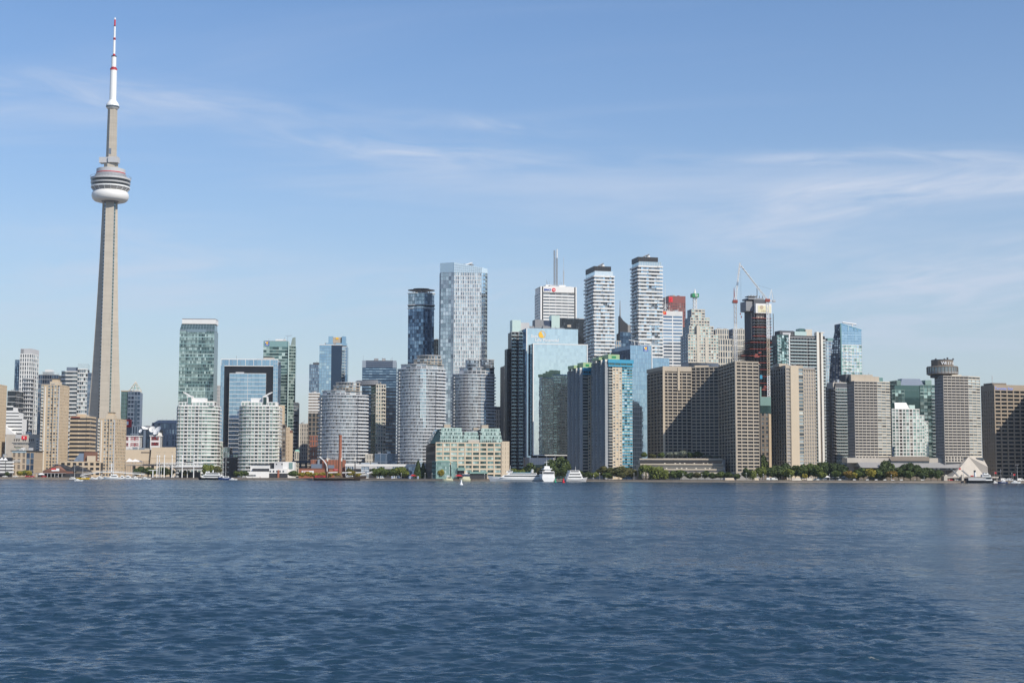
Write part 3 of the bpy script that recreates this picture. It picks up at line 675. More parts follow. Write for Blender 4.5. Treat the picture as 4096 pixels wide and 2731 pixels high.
t = tower('office_building', 'low white building with dark window stripes stepping down to the right', 22, 24, 88, 1675, 1560, 2, 'L', D=26)
core(t, 'charcoal')
for (a, b, v0, v1, nf) in ((0, 1, 1745, 1675, 5), (0, 0.78, 1675, 1650, 2), (0, 0.42, 1650, 1628, 1)):
    facade(t, (a * t.W, 0.02 * nf), (b * t.W, 0.02 * nf), t.z(v0), t.z(v1), nf, 2, 'white', 'glass_black', sp=2.3, pw=0, rec=0.4); t.box('core', 'white', a * t.W, b * t.W - .1, 0.7, 18, t.z(v0), t.z(v1))
V = [(1.2, -8, t.z(1737)), (12, -8, t.z(1737)), (1.2, -8, t.z(1702)), (1.2, 0, t.z(1737)), (12, 0, t.z(1737)), (1.2, 0, t.z(1702))]
t.part('sloped_white_roof', 'white', (V, [(0, 1, 2), (5, 4, 3), (1, 4, 5, 2), (0, 3, 4, 1), (0, 2, 5, 3)])); t.done()

t = tower('hotel', 'grey concrete hotel block with slanted openings and a red sign', 22, 24, 166, 1737, 1440, 2, 'L', D=30)
core(t, 'concrete', inset=0.0)
for u, w in ((56, 5), (65, 7), (74, 7), (91, 7), (99, 7), (116, 6), (124, 6), (131, 6)):
    x0 = t.x(u); k = w / F * 1440; zb, zt_ = t.z(1764), t.z(1755)
    t.part('slanted_opening', 'charcoal', ([(x0, -0.04, zt_), (x0 + k, -0.04, zt_), (x0 + k * 0.55, -0.04, zb), (x0 + 0.1 * k, -0.04, zb), (x0, 0.3, zt_), (x0 + k, 0.3, zt_), (x0 + k * .55, .3, zb), (x0 + .1 * k, .3, zb)], [(3, 2, 1, 0), (4, 5, 6, 7), (0, 1, 5, 4), (2, 3, 7, 6), (1, 2, 6, 5), (3, 0, 4, 7)]))
plate(t, 'red_sign', 'sign_red', t.F, t.x(87), t.x(108), t.z(1757), t.z(1743), 0, 0.3); plate(t, 'sign_mark', 'sign_white', t.F, t.x(95), t.x(98), t.z(1753), t.z(1746), .3, .36)
plate(t, 'sign_frame', 'light_grey', t.F, t.x(62), t.x(87), t.z(1752), t.z(1738), 0, 0.12)
plate(t, 'ledge', 'concrete_grey', t.F, t.x(50), t.x(140), t.z(1771), t.z(1768), 0, 0.5)
for i in range(12): t.piece('window', 'glass_dark', (t.x(58 + i * 5.6), -0.1, t.z(1774)), (0.8, 0.3, 1.6))
sign(t, 'hotel_lettering', 'Radisson', 'dark_grey', t.F, t.x(57), t.z(1789), 1.6, width=t.x(92) - t.x(57), out=0.2, shear=0.3); plate(t, 'green_underline', 'lime_glass', t.F, t.x(62), t.x(88), t.z(1791.5), t.z(1790.3), 0, 0.15)
t.box('side_annex', 'light_grey', t.x(148), t.x(163), -2, 10, t.z0, t.z(1752))
for i in range(4): t.piece('window', 'glass_dark', (t.x(153), -2.05, t.z(1764 + 11 * i)), (1.6, 0.3, 1.5))
t.box('rooftop_unit', 'white', t.x(100), t.x(115), -12, -6, t.z(1805), t.z(1791)); t.done()

t = tower('office_building', 'brown and glass low office with ribbed side beside the beige tower', 47, 137, 171, 1804, 1395, 1, 'R')
core(t, 'brown', inset=0.3); W = t.W
facade(t, (0, 0), (0.65 * W, 0), t.z0, t.z1 - 1.5, 4, 3, 'tan', 'glass_blue', sp=1.5, pw=2.2, rec=0.4, nwin=2)
facade(t, (0.65 * W, 0), (W, 0), t.z0, t.z1 - 1.5, 4, 2, 'tan', 'glass_blue_dark', sp=0.4, pw=0.4, rec=0.3)
facade(t, t.R[0], t.R[1], t.z0, t.z1 - 1, 3, 9, 'tan', 'brown', sp=0.8, pw=1.2, rec=0.25); t.box('roof_edge', 'charcoal', -1, W + 1, -0.8, t.D + 0.6, t.z1, t.z1 + 0.7); t.box('glass_top', 'glass_sky', 0.3, W * 0.65, -0.1, 4, t.z1 - 1.5, t.z1)
for i in range(9): t.piece('balcony_baluster', 'white', (W * (0.08 + 0.04 * i), -0.5, t.z(1843)), (0.28, 0.3, 2.4))
t.done()

t = tower('terrace_building', 'dark waterside terrace building with white railings and tents at the far left', -60, -55, 47, 1829, 1390, 1, 'L', D=20)
core(t, 'charcoal', inset=0.2)
for i in range(4):
    zz = t.z(1849 + i * 13); t.piece('balcony_slab', 'mid_grey', (t.W * 0.5, -1.2, zz - 1.2), (t.W * 0.98, 2.2, 0.35))
    for k in range(3): t.piece('balcony_rail', 'white', (t.x(-38 + 35 * k + 12), -2.2, zz + 0.3), (7.6, 0.25, 1.5))
for u in (8, 22):
    x = t.x(u); z = t.z(1840); V = [(x - 2.2, -2, z), (x + 2.2, -2, z), (x + 2.2, 2.4, z), (x - 2.2, 2.4, z), (x, 0.2, z + 2.6)]
    t.part('tent_roof', 'tarp_white', (V, [(3, 2, 1, 0), (0, 1, 4), (1, 2, 4), (2, 3, 4), (3, 0, 4)]))
t.done()

t = tower('office_building', 'beige office with dark ribbon windows beside the foot of the communications tower', 277, 279, 362, 1669, 1500, 3, 'L', D=28)
core(t, 'charcoal'); nf = 14; rr = 1.6; W = t.W
poly = [(0, 0), (W * .42, 0), (W * .47, .45), (W * .78, .45), (W * .83, 0), (W, 0), (W, 26), (0, 26)]
me = py_mesh('floor_band', *extrude(poly, 0, 1.9), 'beige')
for i in range(nf): t.slab('floor_band', me, t.z0 + i * (t.z1 - t.z0) / nf)
for i in range(nf): t.piece('window', 'glass_brown', (W / 2, 0.9, t.z0 + (i + 0.75) * (t.z1 - t.z0) / nf), (W - .6, 0.5, 1.6))
t.poly('parapet', 'beige', poly, t.z1 - 0.6, t.z1 + 1.2); t.box('rooftop_room', 'beige', W * .3, W * .7, 3, 12, t.z1 + 1.2, t.z1 + 3.6); plate(t, 'roof_sign', 'red_rust', t.F, 1.5, W * .5, t.z1 - .3, t.z1 + .7, 0, .3); t.done()

# ------------------------------------------------------------------ low waterside group below the communications tower
t = tower('parking_garage', 'low beige parking garage with open bays beneath the beige towers', 236, 240, 402, 1850, 1385, 2, 'L', D=24)
core(t, 'charcoal', inset=0.8); facade(t, t.F[0], t.F[1], t.z0, t.z1, 3, 7, 'beige', 'black_metal', sp=2.0, pw=2.0, rec=0.7); 
V = [(t.x(286), 2, t.z1), (t.x(330), 2, t.z1), (t.x(330), 12, t.z1), (t.x(286), 12, t.z1), (t.x(313), 4, t.z(1812)), (t.x(330), 4, t.z(1812)), (t.x(330), 10, t.z(1812)), (t.x(313), 10, t.z(1812))]
t.part('wedge_roof', 'slate', (V, [(3, 2, 1, 0), (4, 5, 6, 7), (0, 1, 5, 4), (1, 2, 6, 5), (2, 3, 7, 6), (3, 0, 4, 7)]))
t.box('brick_room', 'brick_dark', t.x(331), t.x(376), 4, 13, t.z1, t.z(1806)); t.box('concrete_room', 'beige_light', t.x(346), t.x(378), 1.5, 4.2, t.z1, t.z(1822)); t.done()

t = tower('waterfront_pavilion', 'brown waterfront restaurant hall with dark gabled roofs and a red and white sign', 145, 150, 350, 1884, 1368, 1, 'L', D=26)
zb, ze = t.z0, t.z(1884)
t.box('hall', 'brick_dark', t.x(168), t.x(290), 2, 20, zb, ze)
def gable(name, u0, u1, ur, vr, y0, y1, m):
    V = [(t.x(u0), y0, ze), (t.x(u1), y0, ze), (t.x(ur), y0, t.z(vr)), (t.x(u0), y1, ze), (t.x(u1), y1, ze), (t.x(ur) + 4, y1, t.z(vr) + .5)]
    return t.part(name, m, (V, [(0, 1, 2), (5, 4, 3), (0, 2, 5, 3), (1, 4, 5, 2), (0, 3, 4, 1)]))
gable('gable_wall', 170, 264, 219, 1863, 1.6, 3, 'brick_dark')
o = gable('gable_roof', 165, 300, 222, 1858, 2.6, 22, 'charcoal'); gable('gable_roof', 255, 350, 282, 1861, 9, 26, 'charcoal')
t.box('cupola', 'dark_grey', t.x(208), t.x(218), 7, 11, t.z(1862), t.z(1855))
plate(t, 'sign_board', 'sign_white', ((0, 1.6), (1, 1.6)), t.x(204), t.x(235), t.z(1883), t.z(1878), 0, 0.2); plate(t, 'sign_board', 'sign_red', ((0, 1.6), (1, 1.6)), t.x(202), t.x(222), t.z(1877.5), t.z(1872.5), 0, 0.2); plate(t, 'sign_board', 'sign_white', ((0, 1.6), (1, 1.6)), t.x(222.5), t.x(235), t.z(1877.5), t.z(1872.5), 0, 0.2)
t.box('deck_roof', 'mid_grey', t.x(140), t.x(262), -8, 2, t.z(1893), t.z(1891))
for i in range(9): t.piece('deck_post', 'light_grey', (t.x(142 + 14.5 * i), -7.6, (zb + t.z(1893)) / 2), (0.4, 0.4, t.z(1893) - zb))
t.box('dark_front', 'charcoal', t.x(150), t.x(345), 1.2, 8.4, zb, t.z(1893)); t.box('low_wing', 'brown', t.x(290), t.x(345), 6, 20, zb, ze); t.done()

# ------------------------------------------------------------------ behind the tower, right of it
t = tower('office_tower', 'blue grey office with a lattice pyramid top right of the communications tower', 484, 512, 562, 1568, 1850, 8, 'L', D=30)
core(t, 'slate', inset=0.35); W = t.W
facade(t, (0, 0), (W, 0), t.z0, t.z1, 20, 4, 'slate', 'glass_blue_dark', sp=1.5, pw=0.7, rec=0.3); t.box('glass_strip', 'glass_blue_dark', W * .56, W * .76, -0.2, 1, t.z0, t.z1 - 12)
t.box('glass_wing', 'glass_teal', -8.5, 0.1, 2, 16, t.z0, t.z(1565)); facade(t, (-8.5, 2), (0, 2), t.z0, t.z(1565), 20, 2, 'slate', 'glass_teal', sp=0.4, pw=0.3, rec=0.2); t.box('wing_top', 'tan', -9, 1, 1.5, 16, t.z(1565), t.z(1561))
cx, cy = W * .5, 12; zb, za = t.z(1560), t.z(1523); hw = W * .52
ring = [(cx + hw * math.cos(2 * PI * i / 8 + PI / 8), cy + hw * math.sin(2 * PI * i / 8 + PI / 8)) for i in range(8)]
t.poly('pyramid_base', 'pale_stone', ring, t.z1, zb)
for i in range(8):
    t.part('lattice_bar', 'pale_stone', tube((*ring[i], zb), (cx, cy, za), 0.42, n=4))
    for f in (0.3, 0.6):
        a = Vector((*ring[i], zb)).lerp(Vector((cx, cy, za)), f); b = Vector((*ring[(i + 1) % 8], zb)).lerp(Vector((cx, cy, za)), f); t.part('lattice_bar', 'copper', tube(a, b, 0.3, n=4))
t.done()

t = tower('convention_building', 'long navy building low behind the satellite dishes', 515, 520, 640, 1706, 1800, 5, 'L', D=30)
simple(t, 6, F=12, wall='slate', gl='glass_blue_dark', sp=1.5, pw=1.2, rec=0.3); t.done()
t = tower('office_building', 'dark navy building with chamfered roof left of the white twin condominiums', 600, 608, 722, 1693, 1760, 5, 'L', D=30)
simple(t, 9, F=10, wall='navy', gl='glass_blue_dark', sp=1.5, pw=1.3, rec=0.3)
V, Fc = extrude([(0, 0), (t.W, 0), (t.W - 3, 0), (5, 0)], 0, 1); z1 = t.z1; zt_ = t.z(1679)
V = [(0, 0.5, z1), (t.W, 0.5, z1), (t.W, 25, z1), (0, 25, z1), (7, 4, zt_), (t.W - 2, 4, zt_), (t.W - 2, 22, zt_), (7, 22, zt_)]
t.part('chamfered_roof', 'navy', (V, [(3, 2, 1, 0), (4, 5, 6, 7), (0, 1, 5, 4), (1, 2, 6, 5), (2, 3, 7, 6), (3, 0, 4, 7)]))
for u in (625, 645, 662, 690): t.part('vent_pipe', 'light_grey', tube((t.x(u), 8, zt_), (t.x(u), 8, zt_ + 2.2), 0.2, n=5))
t.done()
# studio block with red window frames
def red_block(label, u0, uB, u1, vt, vb, d):
    t = tower('broadcast_building', label, u0, uB, u1, vt, d, 2, 'R', D=12, z0=zat(uB, vb, d) - 12)
    core(t, 'white', inset=0.25); zz = [t.z(vb) + i * (t.z(vt) - t.z(vb)) / 2 for i in range(3)]
    nb = max(1, round(t.W / 10.5))
    facade(t, t.F[0], t.F[1], t.z(vb), t.z1, 2, nb, 'white', 'glass_black', sp=2.4, pw=2.6, rec=0.3); facade(t, t.R[0], t.R[1], t.z(vb), t.z1, 2, 4, 'light_grey', 'glass_brown', sp=2.2, pw=1.2, rec=0.2)
    bw = t.W / nb; fh = (t.z1 - t.z(vb)) / 2
    for i in range(2):
        for j in range(nb):
            x0, x1 = j * bw + 1.3, (j + 1) * bw - 1.3; a, b = t.z(vb) + i * fh + 2.4, t.z(vb) + (i + 1) * fh
            for bx_ in ((x0, x1, (a + b) / 2 - .16, (a + b) / 2 + .16), (x0, x1, a, a + .2), (x0, x1, b - .2, b), (x0, x0 + .2, a, b), (x1 - .2, x1, a, b), ((x0 + x1) / 2 - .16, (x0 + x1) / 2 + .16, a, b)):
                t.piece('window_frame', 'red', ((bx_[0] + bx_[1]) / 2, -0.12, (bx_[2] + bx_[3]) / 2), (bx_[1] - bx_[0], 0.3, bx_[3] - bx_[2]))
    t.box('roof_edge', 'white', -0.8, t.W + 0.8, -0.8, t.D + .5, t.z1 + .8, t.z1 + 1.7); t.done(); return t
ta = red_block('white block with red framed windows beside the beige apartment tower', 478, 559, 562, 1748, 1794, 1600)
tb = red_block('white corner block with red framed windows below the big satellite dishes', 601, 640, 662, 1747, 1790, 1600)
t = tower('office_building', 'dark glass atrium block between the two red windowed white blocks', 555, 557, 640, 1718, 1630, 2, 'L', D=20)
simple(t, 10, F=(10, {}), wall='charcoal', gl='glass_blue_dark', sp=0.3, pw=0.3, rec=0.2); t.box('lift_shaft', 'slate', t.x(575), t.x(584), -1.5, 2, t.z0, t.z(1719)); t.done()
def dish(label, u, v, r, d, face=(-0.25, -0.85, 0.45)):
    x, z = xat(u, d, zat(u, v, d)), zat(u, v, d)
    t = Thing('satellite_dish', label, 'satellite dish', (x, d, z - r * 1.5), 0, 'satellite dishes on the studio roofs', d)
    n = 16; V = []; Fc = []; ax = Vector(face).normalized(); s = ax.orthogonal().normalized(); w = ax.cross(s); c = Vector((0, 0, z))
    for k, (q, h) in enumerate(((0.02, -0.28), (0.4, -0.24), (0.75, -0.13), (1.0, 0.0))):
        for i in range(n): V.append(c + (s * math.cos(2 * PI * i / n) + w * math.sin(2 * PI * i / n)) * r * q + ax * r * h)
    for k in range(3):
        for i in range(n): Fc.append((k * n + i, k * n + (i + 1) % n, (k + 1) * n + (i + 1) % n, (k + 1) * n + i))
    t.part('reflector', 'white_paint', (V, Fc), smooth=True); t.part('feed_arm', 'steel', tube(c, c + ax * r * 0.9, 0.12, n=4)); t.part('mount', 'steel', tube((0, 0, z - r * 1.5), c - ax * r * .25, r * .16, n=6))
dish('large white satellite dish on the right studio roof', 628, 1721, 5.6, 1600, (-0.55, -0.6, 0.55)); dish('white satellite dish left of the largest dish', 609, 1716, 3.6, 1605, (-0.1, -0.9, 0.4)); dish('lowest white satellite dish on the corner block roof', 636, 1739, 3.3, 1602, (0.15, -0.9, 0.4)); dish('white satellite dish tilted skyward on the atrium roof', 580, 1713, 4.2, 1632, (0.5, -0.3, 0.8)); dish('small white satellite dish beside the red drum', 562, 1722, 2.4, 1620, (-0.4, -0.7, 0.5))
t = Thing('red_drum_roof', 'red curved roof drum beside the beige tower top', 'roof', (xat(500, 1700, 60), 1700, zat(500, 1708, 1700) - 14), 0, None, 1700)
V, Fc = extrude([(7.4 * math.cos(PI * i / 10), -4 * math.sin(PI * i / 10) * -1) for i in range(11)], 0, 1)
zb, zt_ = zat(500, 1708, 1700), zat(500, 1677, 1700)
t.part('drum', 'sign_red', extrude([(7.6 * math.cos(2 * PI * i / 20), 7.6 * math.sin(2 * PI * i / 20)) for i in range(20)], zb, zt_)); t.part('drum_base', 'mid_grey', extrude([(6.5 * math.cos(2 * PI * i / 12), 6.5 * math.sin(2 * PI * i / 12)) for i in range(12)], zb - 14, zb)); t.part('emblem', 'sign_white', boxvf(3.0, 5.6, -6.7, -6.2, zb + 2.5, zb + 6.5))
# the stadium's beige walls
t = tower('stadium_wall', 'long windowless beige stadium wall, left section', 500, 504, 600, 1798, 1560, 2, 'L', D=20)
core(t, 'beige_light', inset=0); t.box('wall_base', 'tan', 0, t.W, -0.4, 1, t.z0, t.z(1842)); t.box('vent_strip', 'brown', t.x(565), t.x(598), -0.25, 0.5, t.z(1811), t.z(1806)); t.done()
t = tower('stadium_wall', 'taller windowless beige stadium wall with slanted left edge', 598, 600, 722, 1788, 1558, 2, 'L', D=20)
W = t.W; V = [(-0.5, 0, t.z0), (W, 0, t.z0), (W, 0, t.z1), (1.6, 0, t.z1), (-0.5, 18, t.z0), (W, 18, t.z0), (W, 18, t.z1), (1.6, 18, t.z1)]
t.part('wall', 'beige_light', (V, [(0, 1, 2, 3), (7, 6, 5, 4), (3, 2, 6, 7), (1, 5, 6, 2), (0, 3, 7, 4)])); t.box('joint', 'tan', 0.2, W, -0.2, 0.3, t.z(1832), t.z(1830.5)); t.done()
t = tower('tensile_canopy', 'white peaked fabric canopies before the stadium wall', 502, 505, 568, 1846, 1450, 2, 'L', D=12, cat='canopy')
for i, (u0, u1, v) in enumerate(((503, 533, 1832), (522, 566, 1835))):
    x0, x1 = t.x(u0), t.x(u1); zb = t.z(1846); V = [(x0, i * .5, zb), (x1, i * .5, zb), (x1, 10, zb), (x0, 10, zb), ((x0 * .7 + x1 * .3), 5, t.z(v))]
    t.part('canopy', 'tarp_white', (V, [(0, 1, 4), (1, 2, 4), (2, 3, 4), (3, 0, 4)]))
    for x, y in ((x0, 0), (x1, 0), (x0, 10), (x1, 10)): t.part('pole', 'steel', tube((x, y + .2, t.z0), (x, y + .2, zb), 0.15, n=5))
t = tower('expressway', 'raised grey concrete expressway passing behind the waterfront', 480, 505, 760, 1853, 1440, 2, 'L', D=14, cat='road bridge')
t.box('deck', 'concrete_grey', 0, t.W + 160, 0, 14, t.z(1862), t.z(1858)); t.box('barrier', 'concrete', 0, t.W + 160, -0.3, 0.2, t.z(1859), t.z(1855))
for i in range(12): t.piece('column', 'concrete_grey', (6 + i * 18, 7, (t.z0 + t.z(1862)) / 2), (1.6, 6, t.z(1862) - t.z0))
t.done()
# ------------------------------------------------------------------ left centre
def R01(*k): return (math.sin(k[0] * 12.9898 + (k[1] if len(k) > 1 else 0) * 78.233 + (k[2] if len(k) > 2 else 0) * 37.7) * 43758.5453) % 1.0
# tall green glass hotel tower
t = tower('hotel_tower', 'tall green glass slab tower with white flat crown behind the left white condominium', 716, 719, 858, 1322, 1600, 3, 'L', D=30)
core(t, 'glass_green_dark', inset=0.3); W = t.W
facade(t, t.F[0], t.F[1], t.z0, t.z1, 43, 22, 'steel', lambda i, j: ('glass_green' if (R01(i // 2, j // 4) > 0.42 + 0.2 * (j > 13) or R01(i, j, 2) > .9) else 'glass_green_dark'), sp=0.9, pw=0.18, rec=0.15, po=0.1)
for i in range(43):
    if i % 1 == 0: t.piece('spandrel_glass', 'glass_teal' if i % 2 else 'glass_green', (W / 2, -0.12, t.z0 + i * (t.z1 - t.z0) / 43 + 0.5), (W, 0.25, 0.8))
zc, zd, ze = t.z1, t.z(1294), t.z(1273); xa = t.x(724); 
V = [(0, 0, zc), (W, 0, zc), (W, 22, zc), (0, 22, zc), (xa, 3.0, zd), (W - .3, 3.0, zd), (W - .3, 22, zd), (xa, 22, zd)]
t.part('sloped_glass_top', 'glass_green_dark', (V, [(3, 2, 1, 0), (4, 5, 6, 7), (0, 1, 5, 4), (1, 2, 6, 5), (2, 3, 7, 6), (3, 0, 4, 7)]))
for i in range(1, 4): f = i / 4; t.piece('glazing_bar', 'steel', (W / 2 + xa * f / 2, 3.0 * f - 0.05, zc + (zd - zc) * f), (W - xa * f - .5, 0.25, 0.3))
for j in range(1, 12): t.part('glazing_bar_upright', 'steel', tube((W * j / 12, -0.05, zc), (xa + (W - xa) * j / 12, 2.95, zd), 0.13, n=4))
t.box('flat_crown', 'white', xa + 0.6, W + 0.8, 2.0, 22, zd, ze - 1); t.box('crown_lip', 'mid_grey', xa + 0.6, W + 0.8, 2.05, 22, ze - 1, ze)
t.box('entry_notch', 'glass_pale', W * .21, W * .76, -0.35, 0.4, t.z(1328), t.z(1317)); t.done()
t = tower('apartment_tower', 'narrow grey beige tower behind the blue portal office', 852, 856, 884, 1544, 1690, 3, 'L', D=20)
simple(t, 26, F=5, wall='light_grey', gl='glass_room', sp=1.2, pw=1.2, rec=0.3); t.done()
# blue portal office
t = tower('office_tower', 'blue glass office shaped like a portal frame with dark recess', 880, 884, 1113, 1438, 1580, 3, 'L', D=34)
W = t.W; core(t, 'black_metal', inset=1.2); nf = 30
xa, xb, xc, xd = t.x(898), t.x(921), t.x(1067), t.x(1094); zt1, zt2 = t.z(1463), t.z(1495)
fh = (t.z1 - t.z0) / nf
facade(t, (0, 0), (xa, 0), t.z0, t.z1, nf, 2, 'steel', 'glass_mirror_blue', sp=0.25, pw=0.15, rec=0.1)
facade(t, (xd, 0), (W, 0), t.z0, t.z1, nf, 2, 'white', 'glass_mirror_blue', sp=0.25, pw=0.15, rec=0.1)
t.box('left_leg', 'glass_blue_dark', 0.05, xa, 0.3, 30, t.z0, t.z1); t.box('right_leg', 'glass_blue_dark', xd, W - .05, 0.3, 30, t.z0, t.z1)
facade(t, (xa, 0.02), (xd, 0.02), zt1, t.z1, 1, 6, 'steel', 'glass_mirror_blue', sp=0.2, pw=0.35, rec=0.1); t.box('beam', 'glass_blue_dark', xa, xd, 0.32, 30, zt1, t.z1)
facade(t, (xa, 3), (xd, 3), t.z0, zt1 - 0.6, nf - 2, 8, 'dark_grey', 'glass_black', sp=0.4, pw=0.25, rec=0.15)
for i in range(nf - 3): t.piece('floor_line', 'white', ((xa + xb) / 2, 2.9, t.z0 + (i + 1) * fh), (xb - xa - .4, 0.3, 0.28)); t.piece('floor_line', 'white', ((xc + xd) / 2, 2.9, t.z0 + (i + 1) * fh + .02), (xd - xc - .4, 0.3, 0.28))
facade(t, (xb, -3.5), (xc, -3.5), t.z0, zt2, nf - 5, 2, 'white', 'glass_mirror_blue', sp=0.42, pw=0.30, rec=0.12, nwin=5); t.box('front_block', 'glass_blue_dark', xb, xc, -3.1, 3.2, t.z0, zt2)
for (a, b, c_, e_) in ((zt1 - .3, zt1 + .4, xa, xd), (t.z1, t.z1 + .9, 0, W)): t.box('white_edge', 'white', c_, e_, -0.35, 0.5, a, b)
for j in range(8): t.piece('fin', 'white', (j * W / 7 if j not in (0, 7) else (0.2 if j == 0 else W - .2), -0.2, (zt1 + t.z1) / 2), (0.45, 0.5, t.z1 - zt1))
t.box('rooftop_unit', 'light_grey', t.x(945), t.x(977), -2, 2, zt2, zt2 + 2.0); t.done()
# green bank tower with shield sign
def shield(t, face, s0, s1, z0, z1, out=0.35):
    w = s1 - s0; h = z1 - z0
    plate(t, 'shield_sign', 'sign_blue', face, s0, s1, z0, z1, 0.0, out)
    c = (s0 + s1) / 2
    disc(t, 'lion_emblem', 'sign_gold', face, c - .05 * w, z0 + .62 * h, .27 * w, out, out + .08, 12)
    disc(t, 'lion_emblem', 'sign_gold', face, c + .22 * w, z0 + .80 * h, .13 * w, out, out + .08, 8); plate(t, 'lion_emblem', 'sign_gold', face, c + .05 * w, c + .32 * w, z0 + .36 * h, z0 + .5 * h, out, out + .08)
    plate(t, 'lion_emblem', 'sign_white', face, c - .42 * w, c - .22 * w, z0 + .62 * h, z0 + .9 * h, out, out + .07)
    sign(t, 'sign_lettering', 'RBC', 'sign_white', face, c - .36 * w, z0 + .1 * h, .2 * h, width=.72 * w, out=out + .06, bold=0.02)
t = tower('office_tower', 'green glass office tower with blue shield sign and pointed fin', 1050, 1054, 1153, 1363, 1720, 4, 'L', D=32)
W = t.W; core(t, 'glass_green_dark', inset=0.4); nf = 42
facade(t, t.F[0], t.F[1], t.z0, t.z1 - 7, nf, 8, 'teal_panel', lambda i, j: 'glass_green' if R01(i, j) > .72 else 'glass_green_dark', sp=0.55, pw=0.0, rec=0.2)
t.box('crown_screen', 'glass_teal', 0, W, -0.2, 3, t.z1 - 7, t.z1 - .2); shield(t, t.F, t.x(1060), t.x(1077), t.z(1383), t.z(1364))
xr = t.x(1183); facade(t, (W + 1.2, -1.5), (xr, 2.5), t.z0, t.z(1382), nf - 1, 3, 'teal_panel', lambda i, j: 'glass_green' if R01(i, j, 5) > .6 else 'glass_green_dark', sp=0.6, pw=0.1, rec=0.2); t.poly('right_wing', 'glass_green_dark', [(W, 0), (W + 1.2, -1.2), (xr - .2, 2.8), (xr - 1, 28), (W, 28)], t.z0, t.z(1382))
V, Fc = extrude([(t.x(1160), -0.8), (xr, 2.4), (xr, 10), (t.x(1160), 10)], 0, 1); zz = [t.z(1382), t.z(1356), t.z(1346), t.z(1380)]
V = [(t.x(1162), -0.6, t.z(1384)), (xr - .3, 2.4, t.z(1384)), (xr - .6, 2.4, t.z(1346)), (t.x(1170), -0.1, t.z(1350)), (t.x(1162), 6, t.z(1384)), (xr - .3, 8, t.z(1384)), (xr - .6, 8, t.z(1346)), (t.x(1170), 6, t.z(1350))]
t.part('pointed_fin', 'glass_green', (V, [(0, 1, 2, 3), (7, 6, 5, 4), (0, 4, 5, 1), (1, 5, 6, 2), (2, 6, 7, 3), (3, 7, 4, 0)])); t.box('white_fold', 'teal_panel', W + .2, W + 1.4, -1.7, 0, t.z0, t.z1); t.box('plant_room', 'white', t.x(1100), t.x(1140), 6, 18, t.z1, t.z1 + 2.6)
hx = t.x(1148); t.part('roof_crane', 'steel', join([tube((hx, 6, t.z1), (hx, 6, t.z(1338)), .22, n=4), tube((t.x(1138), 6, t.z(1341)), (t.x(1166), 6, t.z(1338)), .2, n=4), tube((hx, 6, t.z(1345)), (t.x(1164), 6, t.z(1339)), .15, n=4)])); t.done()
# stepped beige / brick apartment block and neighbours
t = tower('apartment_building', 'stepped yellow brick apartment block between the white condominium and the green tower', 1108, 1112, 1172, 1700, 1520, 8, 'L', D=24)
core(t, 'brick_dark', z1=t.z(1720), inset=.3); W = t.W
for (a, b, v) in ((0.0, .55, 1700), (.55, .8, 1712), (.8, 1.0, 1735)):
    facade(t, (a * W, 0.4 * a), (b * W, 0.4 * a), t.z0, t.z(v), 13, 2, 'beige' if a > .3 else 'brown', 'glass_brown', sp=1.4, pw=1.5, rec=.3); t.box('wing', 'beige' if a > .3 else 'brown', a * W, b * W, .8, 18, t.z0, t.z(v))
t.box('upper_block', 'beige', 0, W * .42, 8, 22, t.z(1700), t.z(1623)); facade(t, (0, 8), (W * .42, 8), t.z(1700), t.z(1623), 7, 3, 'beige', 'glass_brown', sp=1.5, pw=1.2, rec=.3); t.done()
t = tower('apartment_tower', 'thin grey tower of stacked balconies right of the green bank tower', 1173, 1175, 1194, 1611, 1620, 3, 'L', D=18)
simple(t, 20, F=(1, dict(slab=(1.6, .3, 'light_grey', 1.1, 'mid_grey'), balc=[(0, .6)])), wall='concrete_grey', gl='glass_dark', sp=.6, pw=.5); t.done()
t = tower('office_building', 'low grey beige building far down the street gap', 1194, 1197, 1234, 1698, 1700, 4, 'L', D=25)
simple(t, 13, F=4, wall='concrete', gl='glass_dark', sp=1.6, pw=1.6); t.box('white_edge', 'white_warm', -.5, 1.2, -.5, 2, t.z0, t.z1); t.done()
t = tower('apartment_tower', 'blue grey tower behind the dark striped block left of centre', 1235, 1237, 1279, 1459, 1800, 4, 'L', D=26)
simple(t, 34, F=6, wall='slate', gl='glass_blue', sp=.8, pw=.5, rec=.3); t.box('roof_box', 'dark_grey', t.W * .35, t.W, 2, 14, t.z1, t.z1 + 3); t.done()
t = tower('office_building', 'dark block with white top stripes left of the curved grey condominium', 1232, 1234, 1280, 1574, 1600, 4, 'L', D=26)
core(t, 'brown', inset=.3); facade(t, t.F[0], t.F[1], t.z(1654), t.z1, 7, 3, 'white', 'glass_black', sp=1.5, pw=0.15, rec=.4); facade(t, t.F[0], t.F[1], t.z0, t.z(1654), 14, 3, 'brown', 'glass_black', sp=1.2, pw=1.2, rec=.3); t.done()
t = tower('apartment_building', 'small brick and stone building with copper cap in the street gap', 1176, 1178, 1196, 1808, 1470, 3, 'L', D=14)
simple(t, 3, F=2, wall='pale_stone', gl='glass_dark', sp=1.3, pw=1.3); V = [(0, 0, t.z1), (t.W, 0, t.z1), (t.W, 12, t.z1), (0, 12, t.z1), (1, 2, t.z1 + 2.6), (t.W - 1, 2, t.z1 + 2.6), (t.W - 1, 10, t.z1 + 2.6), (1, 10, t.z1 + 2.6)]; t.part('copper_cap', 'copper', (V, [(3, 2, 1, 0), (4, 5, 6, 7), (0, 1, 5, 4), (1, 2, 6, 5), (2, 3, 7, 6), (3, 0, 4, 7)])); t.done()
t = tower('apartment_building', 'narrow brick walk-up between the dark block and the curved condominium', 1236, 1239, 1270, 1746, 1480, 4, 'L', D=16)
